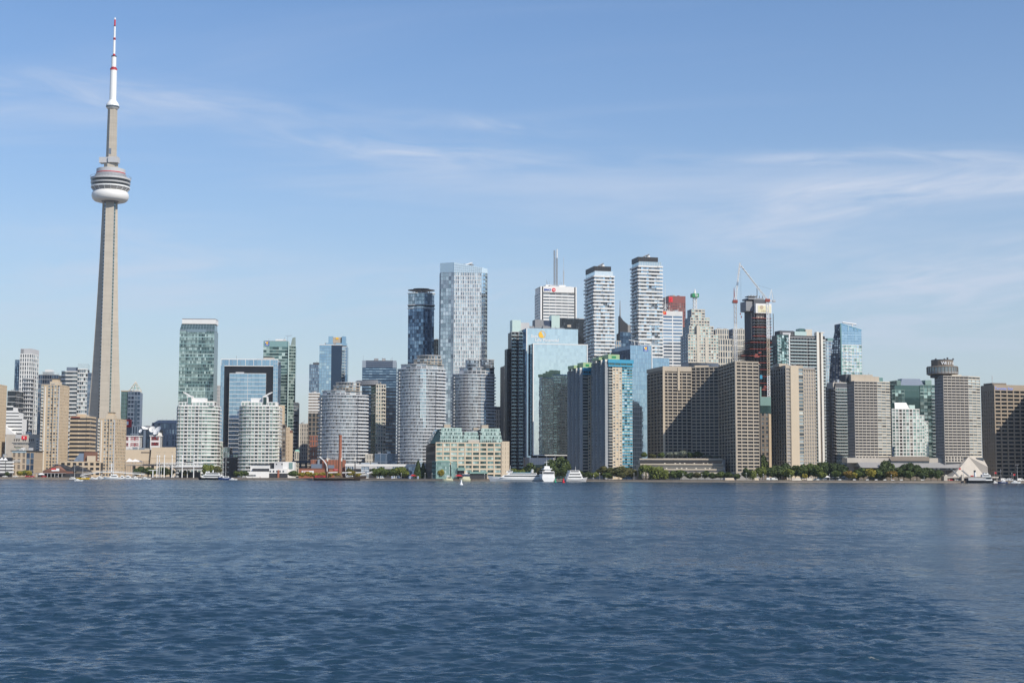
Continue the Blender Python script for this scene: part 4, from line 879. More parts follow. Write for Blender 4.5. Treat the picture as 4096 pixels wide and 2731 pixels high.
simple(t, 8, F=3, wall='brick', gl='glass_dark', sp=1.3, pw=1.3); t.done()
t = tower('elevated_road', 'dark elevated road crossing behind the low white waterside buildings', 1165, 1168, 1260, 1842, 1425, 3, 'L', D=12, cat='road bridge')
t.box('deck', 'navy', 0, t.W + 6, 0, 12, t.z(1850), t.z1)
for i in range(5): t.piece('column', 'dark_grey', (2 + i * t.W / 4, 6, (t.z0 + t.z(1850)) / 2), (1.6, 5, t.z(1850) - t.z0))
t.done()
# glass condominium with crown
t = tower('apartment_tower', 'blue glass condominium with dark centre strip and stepped glass crown', 1275, 1278, 1368, 1380, 1690, 3, 'L', D=30)
W = t.W; core(t, 'glass_blue_dark', inset=.3); nf = 44; xm = t.x(1326)
facade(t, (0, 0), (xm, 0), t.z0, t.z1, nf, 5, 'slate', lambda i, j: 'glass_sky' if R01(i, j) > .80 else 'glass_mirror_blue', sp=.28, pw=.2, rec=.1)
facade(t, (xm, .5), (W, .5), t.z(1428), t.z1, 13, 5, 'dark_grey', 'glass_blue_dark', sp=.3, pw=.25, rec=.1)
facade(t, (xm, .5), (W, .5), t.z0, t.z(1428), nf - 13, 5, 'slate', lambda i, j: 'glass_pale' if R01(i, j, 3) > .55 else 'glass_blue_dark', sp=.5, pw=.2, rec=.1)
xr = t.x(1391); facade(t, (W, 1.5), (xr, 3), t.z0, t.z(1389), nf, 2, 'light_grey', 'glass_blue', sp=.7, pw=.3, rec=.3, slab=(1.3, .3, 'light_grey', 1.0, 'rail_glass'), balc=[(0, 1)]); t.box('right_wing', 'glass_blue', W, xr - .2, 2.6, 24, t.z0, t.z(1386))
t.box('white_coping', 'white', -.2, W + .2, -.3, 1, t.z1, t.z1 + .8); t.box('glass_crown', 'glass_mirror_blue', t.x(1301), t.x(1386), 4, 20, t.z1, t.z(1370)); t.box('crown_tower', 'glass_mirror_blue', t.x(1312), t.x(1330), 5, 18, t.z1, t.z(1343)); t.box('crown_tower', 'glass_mirror_blue', t.x(1366), t.x(1382), 5, 18, t.z1, t.z(1343)); t.box('crown_core', 'concrete_warm', t.x(1330), t.x(1366), 7, 16, t.z1, t.z(1346)); t.box('crown_sign', 'sign_gold', t.x(1341), t.x(1352), 6.7, 7.05, t.z(1355), t.z(1347)); t.done()
# dark blue office with louvred top
t = tower('office_tower', 'dark blue banded office with louvred top between the curved condominiums', 1446, 1449, 1586, 1442, 1590, 3, 'L', D=30)
W = t.W; core(t, 'black_metal', inset=.4)
facade(t, t.F[0], t.F[1], t.z(1555), t.z(1472), 8, 10, 'glass_blue_dark', 'glass_blue', sp=1.9, pw=0.12, rec=.12); facade(t, t.F[0], t.F[1], t.z0, t.z(1555), 26, 10, 'black_metal', 'glass_blue_dark', sp=1.6, pw=0.12, rec=.12)
for i in range(7): t.piece('louvre', 'slate' if i % 2 else 'navy', (W / 2, -.1 - .15 * (i % 2), t.z(1470) + (i + .5) * (t.z1 - t.z(1470)) / 7), (W - .2, .5, (t.z1 - t.z(1470)) / 7 - .12))
t.box('louvre_corner', 'steel', 0, 4, -.6, 2, t.z(1470), t.z1); t.box('louvre_corner', 'steel', W - 4, W, -.6, 2, t.z(1470), t.z1); t.part('roof_mast', 'steel', tube((1, 4, t.z1), (1, 4, t.z1 + 6), .18, n=4)); t.done()

# ------------------------------------------------------------------ twin white condominiums
def white_condo(label, uL, uR, uc, mirror, d):
    """curved-front white condominium; uL..uR its widest edges, uc the middle of its roof"""
    z1 = zat(uc, 1626, d); X0, X1 = xat(uL, d, 90), xat(uR, d, 90); W = X1 - X0
    t = Thing('condominium', label, 'building', (X0, d, GZ), math.radians(1), 'twin white condominiums', d); t.z0 = GZ; t.z1 = z1
    nf = 20; fh = (z1 - GZ) / nf; zv = lambda v: zat(uc, v, d)
    m = (lambda x: W - x) if mirror else (lambda x: x)
    poly = [(0.0, 7), (0.02 * W, 3.4), (0.06 * W, 1.0), (0.12 * W, 0), (0.66 * W, 0), (0.78 * W, 1.2), (0.88 * W, 3.2), (0.95 * W, 6), (W, 10), (W, 26), (0, 26)]
    if mirror: poly = [(W - x, y) for x, y in poly][::-1]
    t.poly('core', 'concrete_grey', offset(poly, -0.8), GZ, z1); t.poly('roof', 'white', offset(poly, .1), z1, z1 + .9)
    me = py_mesh('floor_slab', *extrude(offset(poly, 0.75), 0, 1.15), 'white')
    for i in range(nf): t.slab('floor_slab', me, GZ + i * fh + .4)
    nseg = len(poly)
    for e in range(nseg):
        a, b = poly[e], poly[(e + 1) % nseg]
        if (Vector(b) - Vector(a)).length < .5 or min(a[1], b[1]) > 9: continue
        L = (Vector(b) - Vector(a)).length
        if L > 12:
            facade(t, a, b, GZ, z1, nf, 6, 'white_warm', lambda i, j: 'glass_green_dark' if j in (1, 4) else 'glass_green', sp=0, pw=.55, rec=.45, po=.5, pier='white_warm')
            p0 = Vector(a); s = (Vector(b) - p0).normalized()
            for i in range(nf):
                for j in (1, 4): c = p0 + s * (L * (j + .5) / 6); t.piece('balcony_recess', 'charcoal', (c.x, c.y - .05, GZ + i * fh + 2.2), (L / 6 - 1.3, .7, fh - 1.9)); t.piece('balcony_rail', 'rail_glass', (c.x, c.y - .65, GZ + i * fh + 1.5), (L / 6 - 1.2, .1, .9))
        else:
            facade(t, a, b, GZ, z1, nf, 1 if L < 4.5 else 2, 'white_warm', lambda i, j: 'glass_green' if R01(i, e, j) > .3 else 'glass_green_dark', sp=0, pw=.18, rec=.3, po=.1)
    xs = lambda f: m(f * W)
    def bx(name, mm, f0, f1, y0, y1, a, b): x0, x1 = sorted((xs(f0), xs(f1))); return t.box(name, mm, x0, x1, y0, y1, a, b)
    bx('top_storey', 'white', .06, .93, 1.2, 18, z1 + .8, zv(1607))
    for k in range(10): t.piece('top_window', 'glass_green', (xs(.11 + .085 * k), 1.15, (z1 + .8 + zv(1607)) / 2), (.06 * W, .3, 2.0))
    bx('lift_tower', 'white', .27, .39, 1, 9, z1 + .8, zv(1583)); bx('lift_window', 'glass_green_dark', .29, .37, .7, 1.3, z1 + 2, zv(1588)); bx('roof_house', 'white', .39, .70, 5, 16, z1 + .8, zv(1590)); bx('roof_wing', 'white', .05, .27, 6, 16, z1 + .8, zv(1606)); bx('roof_terrace', 'white_warm', .70, .93, 6, 16, z1 + .8, zv(1603))
    P = [(.40, 1588, 1585), (.33, 1585, 1580), (.24, 1577, 1571), (.17, 1571, 1567), (.16, 1570, 1566)]
    V = []; Fc = []
    for f, vb, vt in P:
        for y, vv in ((1.5, vb), (1.5, vt), (5, vt), (5, vb)): V.append((xs(f), y, zv(vv)))
    for k in range(len(P) - 1):
        for q in range(4): Fc.append((4 * k + q, 4 * k + (q + 1) % 4, 4 * k + 4 + (q + 1) % 4, 4 * k + 4 + q))
    Fc += [(0, 1, 2, 3), (4 * len(P) - 1, 4 * len(P) - 2, 4 * len(P) - 3, 4 * len(P) - 4)]
    t.part('swooping_fin', 'white', (V, Fc)); t.done(); return t
white_condo('left white condominium with curved corners and fin sweeping up to the left', 706, 866, 790, False, 1395)
white_condo('right white condominium with curved corners and fin sweeping up to the right', 953, 1113, 1030, True, 1395)
t = tower('apartment_building', 'terraced low green glass wing between the twin white condominiums', 862, 866, 950, 1790, 1420, 2, 'L', D=22)
core(t, 'charcoal', z1=t.z(1828), inset=.4); W = t.W
for (a, b, y, v) in ((0, .30, 0, 1768), (.30, .62, .5, 1790), (.62, 1.0, 3, 1818)):
    t.box('wing', 'charcoal', a * W, b * W, y + .5, 18, t.z0, t.z(v)); facade(t, (a * W, y), (b * W, y), t.z0, t.z(v), max(4, int((1880 - v) / 13)), 3, 'white_warm' if y < 2 else 'slate', 'glass_green', sp=.7, pw=.35, rec=.3, slab=(1.0, .25, 'white_warm', .9, 'rail_glass'), balc=[(0, 1), (2, 3)])
t.box('stair_head', 'beige_light', W * .40, W * .66, 8, 14, t.z(1812), t.z(1797)); t.done()

# ------------------------------------------------------------------ curved grey condominiums
def curved_condo(label, uL, uR, d, v_main, nf, drum, shoulder_l, shoulder_r, bulge=0.42, strip=None):
    zm = zat((uL + uR) / 2, v_main, d); zv = lambda v: zat((uL + uR) / 2, v, d)
    X0, X1 = xat(uL, d, 90), xat(uR, d, 90); W = X1 - X0; X = lambda u: (u - uL) / (uR - uL) * W
    t = Thing('condominium', label, 'building', (X0, d, GZ), 0, 'curved grey condominiums', d)
    N = 16; poly = [(W * (i / N), W * bulge * (1 - math.sin(PI * (0.08 + .84 * i / N))) ** 1.0) for i in range(N + 1)]
    poly += [(W, W * .55), (0, W * .55)]
    t.poly('core', 'dark_grey', offset(poly, -.7), GZ, zm); fh = (zm - GZ) / nf
    me = py_mesh('floor_slab', *extrude(offset(poly, .4), 0, .8), 'silver_slab')
    for i in range(nf + 1): t.slab('floor_slab', me, GZ + i * fh)
    for e in range(N):
        gl = (lambda i, j, e=e: 'glass_sky' if (strip and e in strip and R01(i // 3, e) > .25) else ('glass_condo' if R01(i, j, e) > .22 else 'glass_dark'))
        facade(t, poly[e], poly[e + 1], GZ, zm, nf, 2, 'light_grey', gl, sp=0, pw=.2, rec=.35, po=.15)
    # balconies standing out at the right-hand curve and left-hand curve
    for rng_, mm in (((N - 3, N), 'silver_slab'), ((0, 1), 'light_grey')):
        pr = offset(poly, 1.5)[rng_[0]:rng_[1] + 1]; pi_ = offset(poly, .3)[rng_[0]:rng_[1] + 1]
        mb = py_mesh('balcony', *extrude(pr + pi_[::-1], 0, 1.15), mm)
        for i in range(1, nf): t.slab('balcony', mb, GZ + i * fh - .2)
    def drumpart(name, u0, u1, v0, v1, m, back=.5, k=bulge):
        a, b = X(u0), X(u1); w = b - a
        pp = [(a + w * i / 8, 3 + w * k * .8 * (1 - math.sin(PI * (.1 + .8 * i / 8)))) for i in range(9)] + [(b, 3 + w * .5), (a, 3 + w * .5)]
        t.poly(name, m, pp, zv(v0), zv(v1)); return pp
    for (u0, u1, v0, v1, m) in drum:
        pp = drumpart('upper_storey', u0, u1, v0, v1, m)
        n_ = max(1, round((v0 - v1) / 12))
        for i in range(n_):
            za = zv(v0) + (i + .25) * (zv(v1) - zv(v0)) / n_
            for e in range(1, 8):
                a, b = Vector(pp[e]), Vector(pp[e + 1]); c = (a + b) / 2; s = (b - a)
                t.piece('upper_window', 'glass_silver' if R01(i, e) > .3 else 'glass_dark', (c.x, c.y, za + .35 * (zv(v1) - zv(v0)) / n_), (s.length * .8, .5, .62 * (zv(v1) - zv(v0)) / n_), math.atan2(s.y, s.x))
        me2 = py_mesh('cornice', *extrude(offset(pp, .5), 0, .6), 'light_grey'); t.slab('cornice', me2, zv(v1))
    t.done(); return t
curved_condo('left curved grey glass condominium behind the brick chimney', 1272, 1464, 1350, 1580, 24, [(1284, 1438, 1580, 1562, 'light_grey'), (1330, 1434, 1562, 1542, 'concrete_warm'), (1340, 1434, 1542, 1529, 'concrete_warm')], None, None)
curved_condo('tallest curved grey glass condominium with a blue glass strip at its middle', 1586, 1776, 1330, 1475, 33, [(1600, 1770, 1475, 1456, 'light_grey'), (1652, 1764, 1456, 1436, 'concrete_warm'), (1665, 1760, 1436, 1421, 'concrete_warm')], None, None, strip=(8, 9))
curved_condo('right curved grey glass condominium with a metal drum on its roof', 1808, 1977, 1375, 1496, 32, [(1836, 1976, 1496, 1469, 'light_grey'), (1920, 1975, 1469, 1438, 'mid_grey'), (1861, 1916, 1469, 1440, 'steel')], None, None, strip=(11, 12))
t = tower('condominium', 'green glass and pale stone condominium with curved grey roof between the curved towers', 1464, 1504, 1544, 1540, 1400, 14, 'L', D=30)
W = t.W; core(t, 'charcoal', inset=.4); nf = 25
facade(t, t.F[0], t.F[1], t.z0, t.z1, nf, 4, 'pale_stone', lambda i, j: 'glass_green' if R01(i, j) > .5 else 'glass_room', sp=1.2, pw=.9, rec=.4, slab=(1.3, .3, 'pale_stone', 1.0, 'pale_stone'), balc=[(3, 4)])
facade(t, t.L[0], t.L[1], t.z0, t.z1 + 2, nf, 7, 'glass_green_dark', lambda i, j: 'glass_green_dark' if R01(i, j) < .8 else 'glass_green', sp=.7, pw=.3, rec=.25)
arc = [(W * .05 - 13 * math.cos(a), 14 - 14 * math.sin(a)) for a in [PI * i / 12 for i in range(13)]]
t.poly('curved_roof', 'mid_grey', [(-16 + 18 * (i / 10), 10 - 10 * math.sin(PI * i / 20)) for i in range(11)] + [(2, 26), (-16, 26)], t.z(1538), t.z(1520)); t.done()
# low buildings at their feet
t = tower('apartment_building', 'small cream block beside the curved condominium base', 1458, 1461, 1492, 1819, 1345, 3, 'L', D=14)
simple(t, 4, F=5, wall='pale_stone', gl='glass_dark', sp=1.3, pw=.8); t.done()
t = tower('office_building', 'low slate framed building between the curved condominiums', 1492, 1499, 1590, 1816, 1350, 3, 'L', D=16)
simple(t, 3, F=4, wall='slate', gl='glass_blue_dark', sp=.7, pw=.8); t.done()
t = tower('gallery_building', 'long white waterfront building with tall glass bays behind the round trees', 1378, 1382, 1664, 1857, 1300, 2, 'L', D=20)
core(t, 'charcoal', inset=.4); W = t.W
for k in range(9):
    a, b = W * k / 9, W * (k + 1) / 9
    if k % 2 == 0: facade(t, (a, 0), (b, 0), t.z0, t.z1 - 2.0, 3, 4, 'white', 'glass_blue', sp=.4, pw=.35, rec=.3)
    else: t.piece('wall_panel', 'light_grey', ((a + b) / 2, .1, t.z1 - 2.6), (b - a, .8, 2.4)); facade(t, (a, .6), (b, .6), t.z0, t.z1 - 3.6, 2, 5, 'light_grey', 'glass_dark', sp=.4, pw=.25, rec=.3)
t.box('fascia', 'white', -.4, W + .4, -.5, 18, t.z1 - 1.5, t.z1 + .4); t.done()
t = tower('hall', 'brick power station hall with ribbed brick upper storey', 1240, 1243, 1376, 1838, 1310, 2, 'L', D=22)
core(t, 'brick', inset=0.02)
for j in range(11): t.piece('brick_rib', 'brick_dark', (t.W * (j + .5) / 11, -.12, (t.z1 + t.z(1872)) / 2), (.45, .4, t.z1 - t.z(1872)))
t.box('low_front', 'brick', t.x(1199), t.x(1379), -7, 1, t.z0, t.z(1873)); t.box('grey_annex', 'slate', t.x(1247), t.x(1297), -4, 1, t.z(1873), t.z(1855)); t.box('grey_annex', 'slate', t.x(1310), t.x(1338), -4, 1, t.z(1873), t.z(1859)); t.box('brick_annex', 'brick', t.x(1293), t.x(1310), -5, 1, t.z(1873), t.z(1851)); t.box('coping', 'brick_dark', t.x(1198), t.x(1380), -7.3, -6.6, t.z(1874), t.z(1872))
plate(t, 'billboard', 'sign_white', ((0, -7), (1, -7)), t.x(1211), t.x(1259), t.z(1894), t.z(1882), 0, .3); plate(t, 'billboard_stripe', 'awning_red', ((0, -7), (1, -7)), t.x(1215), t.x(1240), t.z(1886.5), t.z(1884), .3, .36)
plate(t, 'red_banner', 'sign_red', ((0, -7), (1, -7)), t.x(1337), t.x(1375), t.z(1880), t.z(1875), 0, .3); sign(t, 'banner_lettering', 'THE POWER PLANT', 'sign_white', ((0, -7), (1, -7)), t.x(1339), t.z(1878.7), .6, width=t.x(1372) - t.x(1339), out=.4)
for j in range(7): t.piece('window', 'glass_dark', (t.x(1320 + j * 8), -7.1, t.z(1893)), (1.1, .3, 1.6))
t.part('exhaust_stack', 'steel', tube((t.x(1275), -1, t.z(1860)), (t.x(1275), -1, t.z(1838)), 1.3, n=10)); t.done()
x, d = xat(1361.5, 1290, 40), 1290
t = Thing('brick_chimney', 'tall tapering red brick chimney of the power station', 'chimney', (x, d, GZ), 0, None, d)
zt_ = zat(1361, 1740, d); me = lathe([(1.75, 0), (1.25, zt_ - GZ - 1.5), (1.25, zt_ - GZ - 1.5), (1.45, zt_ - GZ - 1.2), (1.45, zt_ - GZ)], 14, 'brick', name='stack'); new_obj('stack', me, t.root); t.part('rim', 'brick_dark', extrude([(1.1 * math.cos(2 * PI * i / 12), 1.1 * math.sin(2 * PI * i / 12)) for i in range(12)], zt_, zt_ + .2))
t = tower('market_building', 'low white and grey sheds with black roofs on the quay right of the condominiums', 985, 990, 1180, 1857, 1340, 2, 'L', D=24)
W = t.W; t.box('white_shed', 'white', t.x(1000), t.x(1078), 4, 16, t.z0, t.z(1857)); t.box('shed_roof', 'charcoal', t.x(998), t.x(1080), 3, 17, t.z(1857), t.z(1854)); t.box('dark_gap', 'charcoal', t.x(1076), t.x(1096), 5, 16, t.z0, t.z(1850)); t.box('grey_block', 'light_grey', t.x(1095), t.x(1130), 3, 16, t.z0, t.z(1845)); t.box('pale_block', 'white', t.x(1130), t.x(1176), 3.3, 16, t.z0, t.z(1846)); t.box('glass_bay', 'glass_teal', t.x(1154), t.x(1169), 3.0, 4, t.z(1874), t.z(1849))
for u in (1102, 1124): t.box('dark_window', 'charcoal', t.x(u), t.x(u + 5), 2.9, 3.3, t.z(1858), t.z(1853))
t.box('white_front', 'white', t.x(989), t.x(1078), -3, 4, t.z0, t.z(1885)); t.box('awning', 'charcoal', t.x(1010), t.x(1085), -1, 3.6, t.z(1883), t.z(1873)); t.box('white_storey', 'white', t.x(1078), t.x(1150), -2, 4, t.z(1892), t.z(1874)); t.box('storefront', 'charcoal', t.x(1072), t.x(1150), -1.6, 4, t.z0, t.z(1892)); t.box('brick_stair', 'brick', t.x(1112), t.x(1119), -2.6, 2, t.z0, t.z(1879))
for j in range(8): t.piece('window', 'glass_dark', (t.x(994 + 4.4 * j), -3.05, t.z(1901)), (.7, .3, 1.5))
for j in range(5): t.piece('window', 'glass_dark', (t.x(1083 + 13 * j), -2.05, t.z(1884)), (1.4, .3, 1.6))
t.done()
# ------------------------------------------------------------------ centre
# round dark blue tower with a disc roof
d = 1600; X0, X1 = xat(1631, d, 150), xat(1735, d, 150); W = X1 - X0; zv = lambda v: zat(1684, v, d)
t = Thing('apartment_tower', 'round ended dark blue glass tower with a flat disc canopy on its roof', 'building', (X0, d, GZ), math.radians(2), None, d)
N = 12; poly = [(0, W * .4)] + [(W * (i / N), W * .32 * (1 - math.sin(PI * (.1 + .8 * i / N)))) for i in range(N + 1)] + [(W, W * .4), (W * .8, W * .62), (W * .2, W * .62)]
poly = poly[1:]; ztop = zv(1172); zmid = zv(1232)
t.poly('core', 'glass_blue_dark', offset(poly, -.4), GZ, ztop); nf = 46; fh = (zmid - GZ) / nf
me = py_mesh('floor_band', *extrude(offset(poly, .12), 0, .42), 'slate')
for i in range(nf): t.slab('floor_band', me, GZ + i * fh)
for e in range(N):
    facade(t, poly[e], poly[e + 1], GZ, zmid, nf, 1, 'slate', (lambda i, j, e=e: 'glass_blue' if (e in (1, 2, 3, 8, 9, 10) and R01(i, e) > .12) or R01(i, e) > .55 else 'glass_blue_dark'), sp=0, pw=.16, rec=.15, po=.05)
    facade(t, poly[e], poly[e + 1], zmid, ztop, 4, 1, 'slate', 'glass_pale', sp=.5, pw=.2, rec=.12)
me = py_mesh('terrace_edge', *extrude(offset(poly, .9), 0, .8), 'white')
for v in (1233, 1219, 1172): t.slab('terrace_edge', me, zv(v))
for v in (1224,): t.slab('dark_recess', py_mesh('dark_recess', *extrude(offset(poly, .3), 0, 1.6), 'black_metal'), zv(v))
for i in range(8): a = 2 * PI * i / 8; t.part('canopy_column', 'white', tube((W * .5 + 9 * math.cos(a), W * .3 + 5 * math.sin(a), ztop), (W * .5 + 9 * math.cos(a), W * .3 + 5 * math.sin(a), zv(1159)), .5, n=6))
t.part('roof_plant', 'dark_grey', boxvf(W * .25, W * .75, W * .2, W * .45, ztop, zv(1163)))
el = [(W * .5 + (W * .52) * math.cos(2 * PI * i / 24), W * .3 + W * .34 * math.sin(2 * PI * i / 24)) for i in range(24)]
t.poly('disc_canopy', 'black_metal', el, zv(1159), zv(1156)); t.poly('disc_canopy_crown', 'black_metal', [(W * .5 + (x - W * .5) * .6, W * .3 + (y - W * .3) * .6) for x, y in el], zv(1156), zv(1151)); t.done()
t = tower('office_building', 'small black office block between the round blue tower and the tall pale glass tower', 1731, 1734, 1768, 1364, 1700, 3, 'L', D=24)
simple(t, 30, F=4, wall='black_metal', gl='glass_black', sp=.8, pw=.6); t.box('roof_frame', 'dark_grey', 0, t.W, 1, 10, t.z1 + 1.5, t.z1 + 2.2); t.done()
# tall pale glass tower with slanted crown
t = tower('apartment_tower', 'tallest pale glass tower with white mullions and slanted crown', 1760, 1816, 1926, 1090, 1560, 6, 'L', D=36)
W = t.W; nf = 52; fh = (t.z1 - t.z0) / nf
core(t, 'glass_silver', inset=.3)
facade(t, t.F[0], t.F[1], t.z0, t.z1, nf, 16, 'silver_slab', lambda i, j: 'glass_condo' if R01(i, j) > .62 else 'glass_pale', sp=.95, pw=.5, rec=.2, pier='white', po=.3)
pl0 = (t.x(1762) , 12); ch = [(pl0[0], 14), (pl0[0] + .6, 6), (0, .2)]
t.poly('left_chamfer', 'glass_blue', [(pl0[0] + .3, 14), (pl0[0] + .9, 6.2), (.2, .6), (.2, 30), (pl0[0] + .3, 30)], t.z0, t.z1)
facade(t, ch[0], ch[1], t.z0, t.z1, nf, 2, 'slate', 'glass_blue', sp=.5, pw=.3, rec=.2); facade(t, ch[1], ch[2], t.z0, t.z1, nf, 5, 'steel', lambda i, j: 'glass_pale' if (R01(i // 2, j // 3) > .3 and j < 4) else 'glass_condo', sp=.45, pw=.2, rec=.15)
xr = t.x(1951); facade(t, (W, .3), (xr, 3), t.z0, t.z(1085), nf, 3, 'steel', lambda i, j: 'glass_sky' if j < 2 else 'glass_dark', sp=.5, pw=.2, rec=.2, slab=(1.0, .3, 'light_grey', 1.0, 'rail_glass'), balc=[(1.3, 2.6)]); t.poly('right_strip', 'glass_blue', [(W - .2, .8), (xr - .4, 3.4), (xr - 1, 28), (W - .2, 28)], t.z0, t.z(1085))
za, zb, zc_ = t.z(1048), t.z(1072), t.z1
V = [(pl0[0] + .3, 13, zc_), (0, -.3, zc_), (W, -.3, zc_), (xr, 2.6, zc_), (xr, 20, zc_), (pl0[0] + .3, 20, zc_)]
top = [t.z(1047), t.z(1049), t.z(1068), t.z(1072), t.z(1072), t.z(1047)]; V += [(x, y, zz) for (x, y, _), zz in zip(V, top)]
t.part('slanted_crown', 'glass_pale', (V, [(0, 1, 7, 6), (1, 2, 8, 7), (2, 3, 9, 8), (3, 4, 10, 9), (4, 5, 11, 10), (5, 0, 6, 11), (6, 7, 8, 9, 10, 11)]))
for j in range(15):
    f = j / 14; zt_ = t.z(1049) + (t.z(1068) - t.z(1049)) * f; t.piece('crown_bar', 'steel', (W * f, -.36, (zc_ + zt_) / 2), (.22, .2, zt_ - zc_))
for k in (1, 2, 3): 
    a, b = zc_ + (t.z(1049) - zc_) * k / 4, zc_ + (t.z(1068) - zc_) * k / 4; t.part('crown_rail', 'steel', tube((0, -.38, a), (W, -.38, b), .13, n=4))
el = [(t.x(1858) + 11 * math.cos(2 * PI * i / 20), 14 + 5 * math.sin(2 * PI * i / 20)) for i in range(20)]; t.poly('roof_disc', 'mid_grey', el, t.z(1053), t.z(1050)); t.part('roof_disc_stem', 'dark_grey', tube((t.x(1870), 14, t.z(1075)), (t.x(1870), 14, t.z(1053)), 3, n=8)); t.part('roof_arm', 'white', tube((t.x(1860), 8, t.z(1056)), (t.x(1892), 8, t.z(1046)), .8, n=5)); t.done()

# quay terminal with stone front and green glass upper floors
t = tower('terminal_building', 'long sand coloured waterfront terminal with green glass storeys on top', 1701, 1743, 2037, 1773, 1245, 10, 'L')
W = t.W; D = t.D = min(t.D, 70); t.rect = [(0, 0), (W, 0), (W, D), (0, D)]; t.L = ((0, D), (0, 0)); core(t, 'brown', inset=.8); nf = 8
x9 = t.x(2006); facade(t, (0, 0), (x9, 0), t.z0, t.z1, nf, 9, 'beige_light', lambda i, j: ('glass_teal' if R01(i, j) > (.25 + .1 * max(0, j - 5) + (.3 if i < 3 else 0)) else 'glass_green_dark'), sp=1.5, pw=1.1, rec=.5, po=.12, nwin=3)
facade(t, (x9, -.6), (W, -.6), t.z0, t.z1 + 1, nf, 3, 'beige_light', 'glass_dark', sp=1.4, pw=2.0, rec=.4); t.box('end_bay', 'beige_light', x9 + .05, W, -.15, 8, t.z0, t.z1 + 1.2)
facade(t, t.L[0], t.L[1], t.z0, t.z1 - 2, 4, 9, 'brown', 'glass_green_dark', sp=2.0, pw=3.0, rec=.4)
def green_roof(u0, u1, v0, v1, y0, n, dens):
    a, b = t.x(u0), t.x(u1); z0_, z1_ = t.z(v0), t.z(v1); L_ = b - a
    for i in range(n):
        zz0 = z0_ + i * (z1_ - z0_) / n; zz1 = z0_ + (i + 1) * (z1_ - z0_) / n; yy = y0 + 1.7 * i
        t.box('upper_storey', 'glass_green_dark', a + .6 * i, b - .4 * i, yy + .4, yy + 24, zz0, zz1)
        facade(t, (a + .6 * i, yy), (b - .4 * i, yy), zz0, zz1, 1, dens, 'teal_panel', lambda p, q: 'glass_teal' if R01(p + i, q) > .35 else 'glass_green_dark', sp=.7, pw=.35, rec=.3, spname='terrace_edge')
        for q in range(dens // 2): t.piece('terrace_rail', 'rail_glass', (a + (q * 2 + .8) * L_ / dens, yy - 1.5, zz0 + .9), (L_ / dens * 1.4, .1, .9))
green_roof(1762, 1858, 1773, 1712, 4, 4, 13); green_roof(1923, 2012, 1773, 1713, 4, 4, 12); green_roof(1858, 1923, 1773, 1728, 7, 3, 11)
V = [(t.x(1722), 3, t.z1), (t.x(1762), 3, t.z1), (t.x(1768), 10, t.z(1714)), (t.x(1757), 12, t.z(1714)), (t.x(1722), 34, t.z1), (t.x(1762), 34, t.z1), (t.x(1768), 34, t.z(1714)), (t.x(1757), 34, t.z(1714))]
t.part('sloped_glass_end', 'glass_green_dark', (V, [(0, 1, 2, 3), (7, 6, 5, 4), (3, 2, 6, 7), (0, 3, 7, 4), (1, 5, 6, 2)]))
for u0, u1, v in ((1786, 1812, 1694), (1938, 1965, 1695), (1905, 1925, 1707)): t.box('roof_house', 'concrete_warm', t.x(u0), t.x(u1), 16, 24, t.z(1716), t.z(v))
xa, xb = t.x(1733), t.x(1803); zg = t.z(1848)
t.poly('green_bay', 'glass_green_dark', offset([(xa, 6), (xa + 2, -3.6), (xb - 1, -3.6), (xb, 0), (xb, 6)], -.3), t.z0, zg)
facade(t, (xa + 2, -3.6), (xb - 1, -3.6), t.z0, zg, 4, 11, 'teal_roof', 'glass_teal', sp=1.1, pw=.25, rec=.25); facade(t, (xa, 6), (xa + 2, -3.6), t.z0, zg, 4, 5, 'teal_roof', 'glass_green_dark', sp=1.1, pw=.25, rec=.25)
V = [(xa - .3, 6, zg), (xa + 1.6, -4, zg), (xb, -4, zg), (xb, 1, zg), (xa + 5, 1, t.z(1838)), (xb - 2, 1, t.z(1838)), (xa + 5, 5, t.z(1838))]
t.part('bay_roof', 'teal_roof', (V, [(0, 1, 4, 6), (1, 2, 5, 4), (2, 3, 5), (0, 6, 4, 5, 3)])); xc = t.x(1828); t.box('green_bay_wing', 'glass_green_dark', xb, xc, -2, 1, t.z0, t.z(1862)); facade(t, (xb, -2.4), (xc, -2.4), t.z0, t.z(1853), 3, 5, 'teal_roof', 'glass_teal', sp=1.1, pw=.3, rec=.25)
t.box('entrance_canopy', 'teal_roof', xc, t.x(1858), -5, -.2, t.z(1881), t.z(1870)); t.box('entrance', 'charcoal', xc + 1, t.x(1856), -3, -.2, t.z0, t.z(1881)); t.box('arcade_roof', 'teal_roof', t.x(1876), t.x(1948), -5, -.2, t.z(1893), t.z(1886)); t.box('arcade', 'charcoal', t.x(1878), t.x(1946), -3.6, -.25, t.z0, t.z(1893)); t.done()
t = tower('office_building', 'pale stone building with arched windows seen in the gap right of the curved condominiums', 1974, 1977, 2013, 1641, 1600, 5, 'L', D=24)
simple(t, 14, F=4, wall='concrete_warm', gl='glass_black', sp=1.6, pw=1.8); t.box('dark_roof', 'charcoal', 0, t.W, 3, 14, t.z1 + 1, t.z1 + 4.2); t.done()
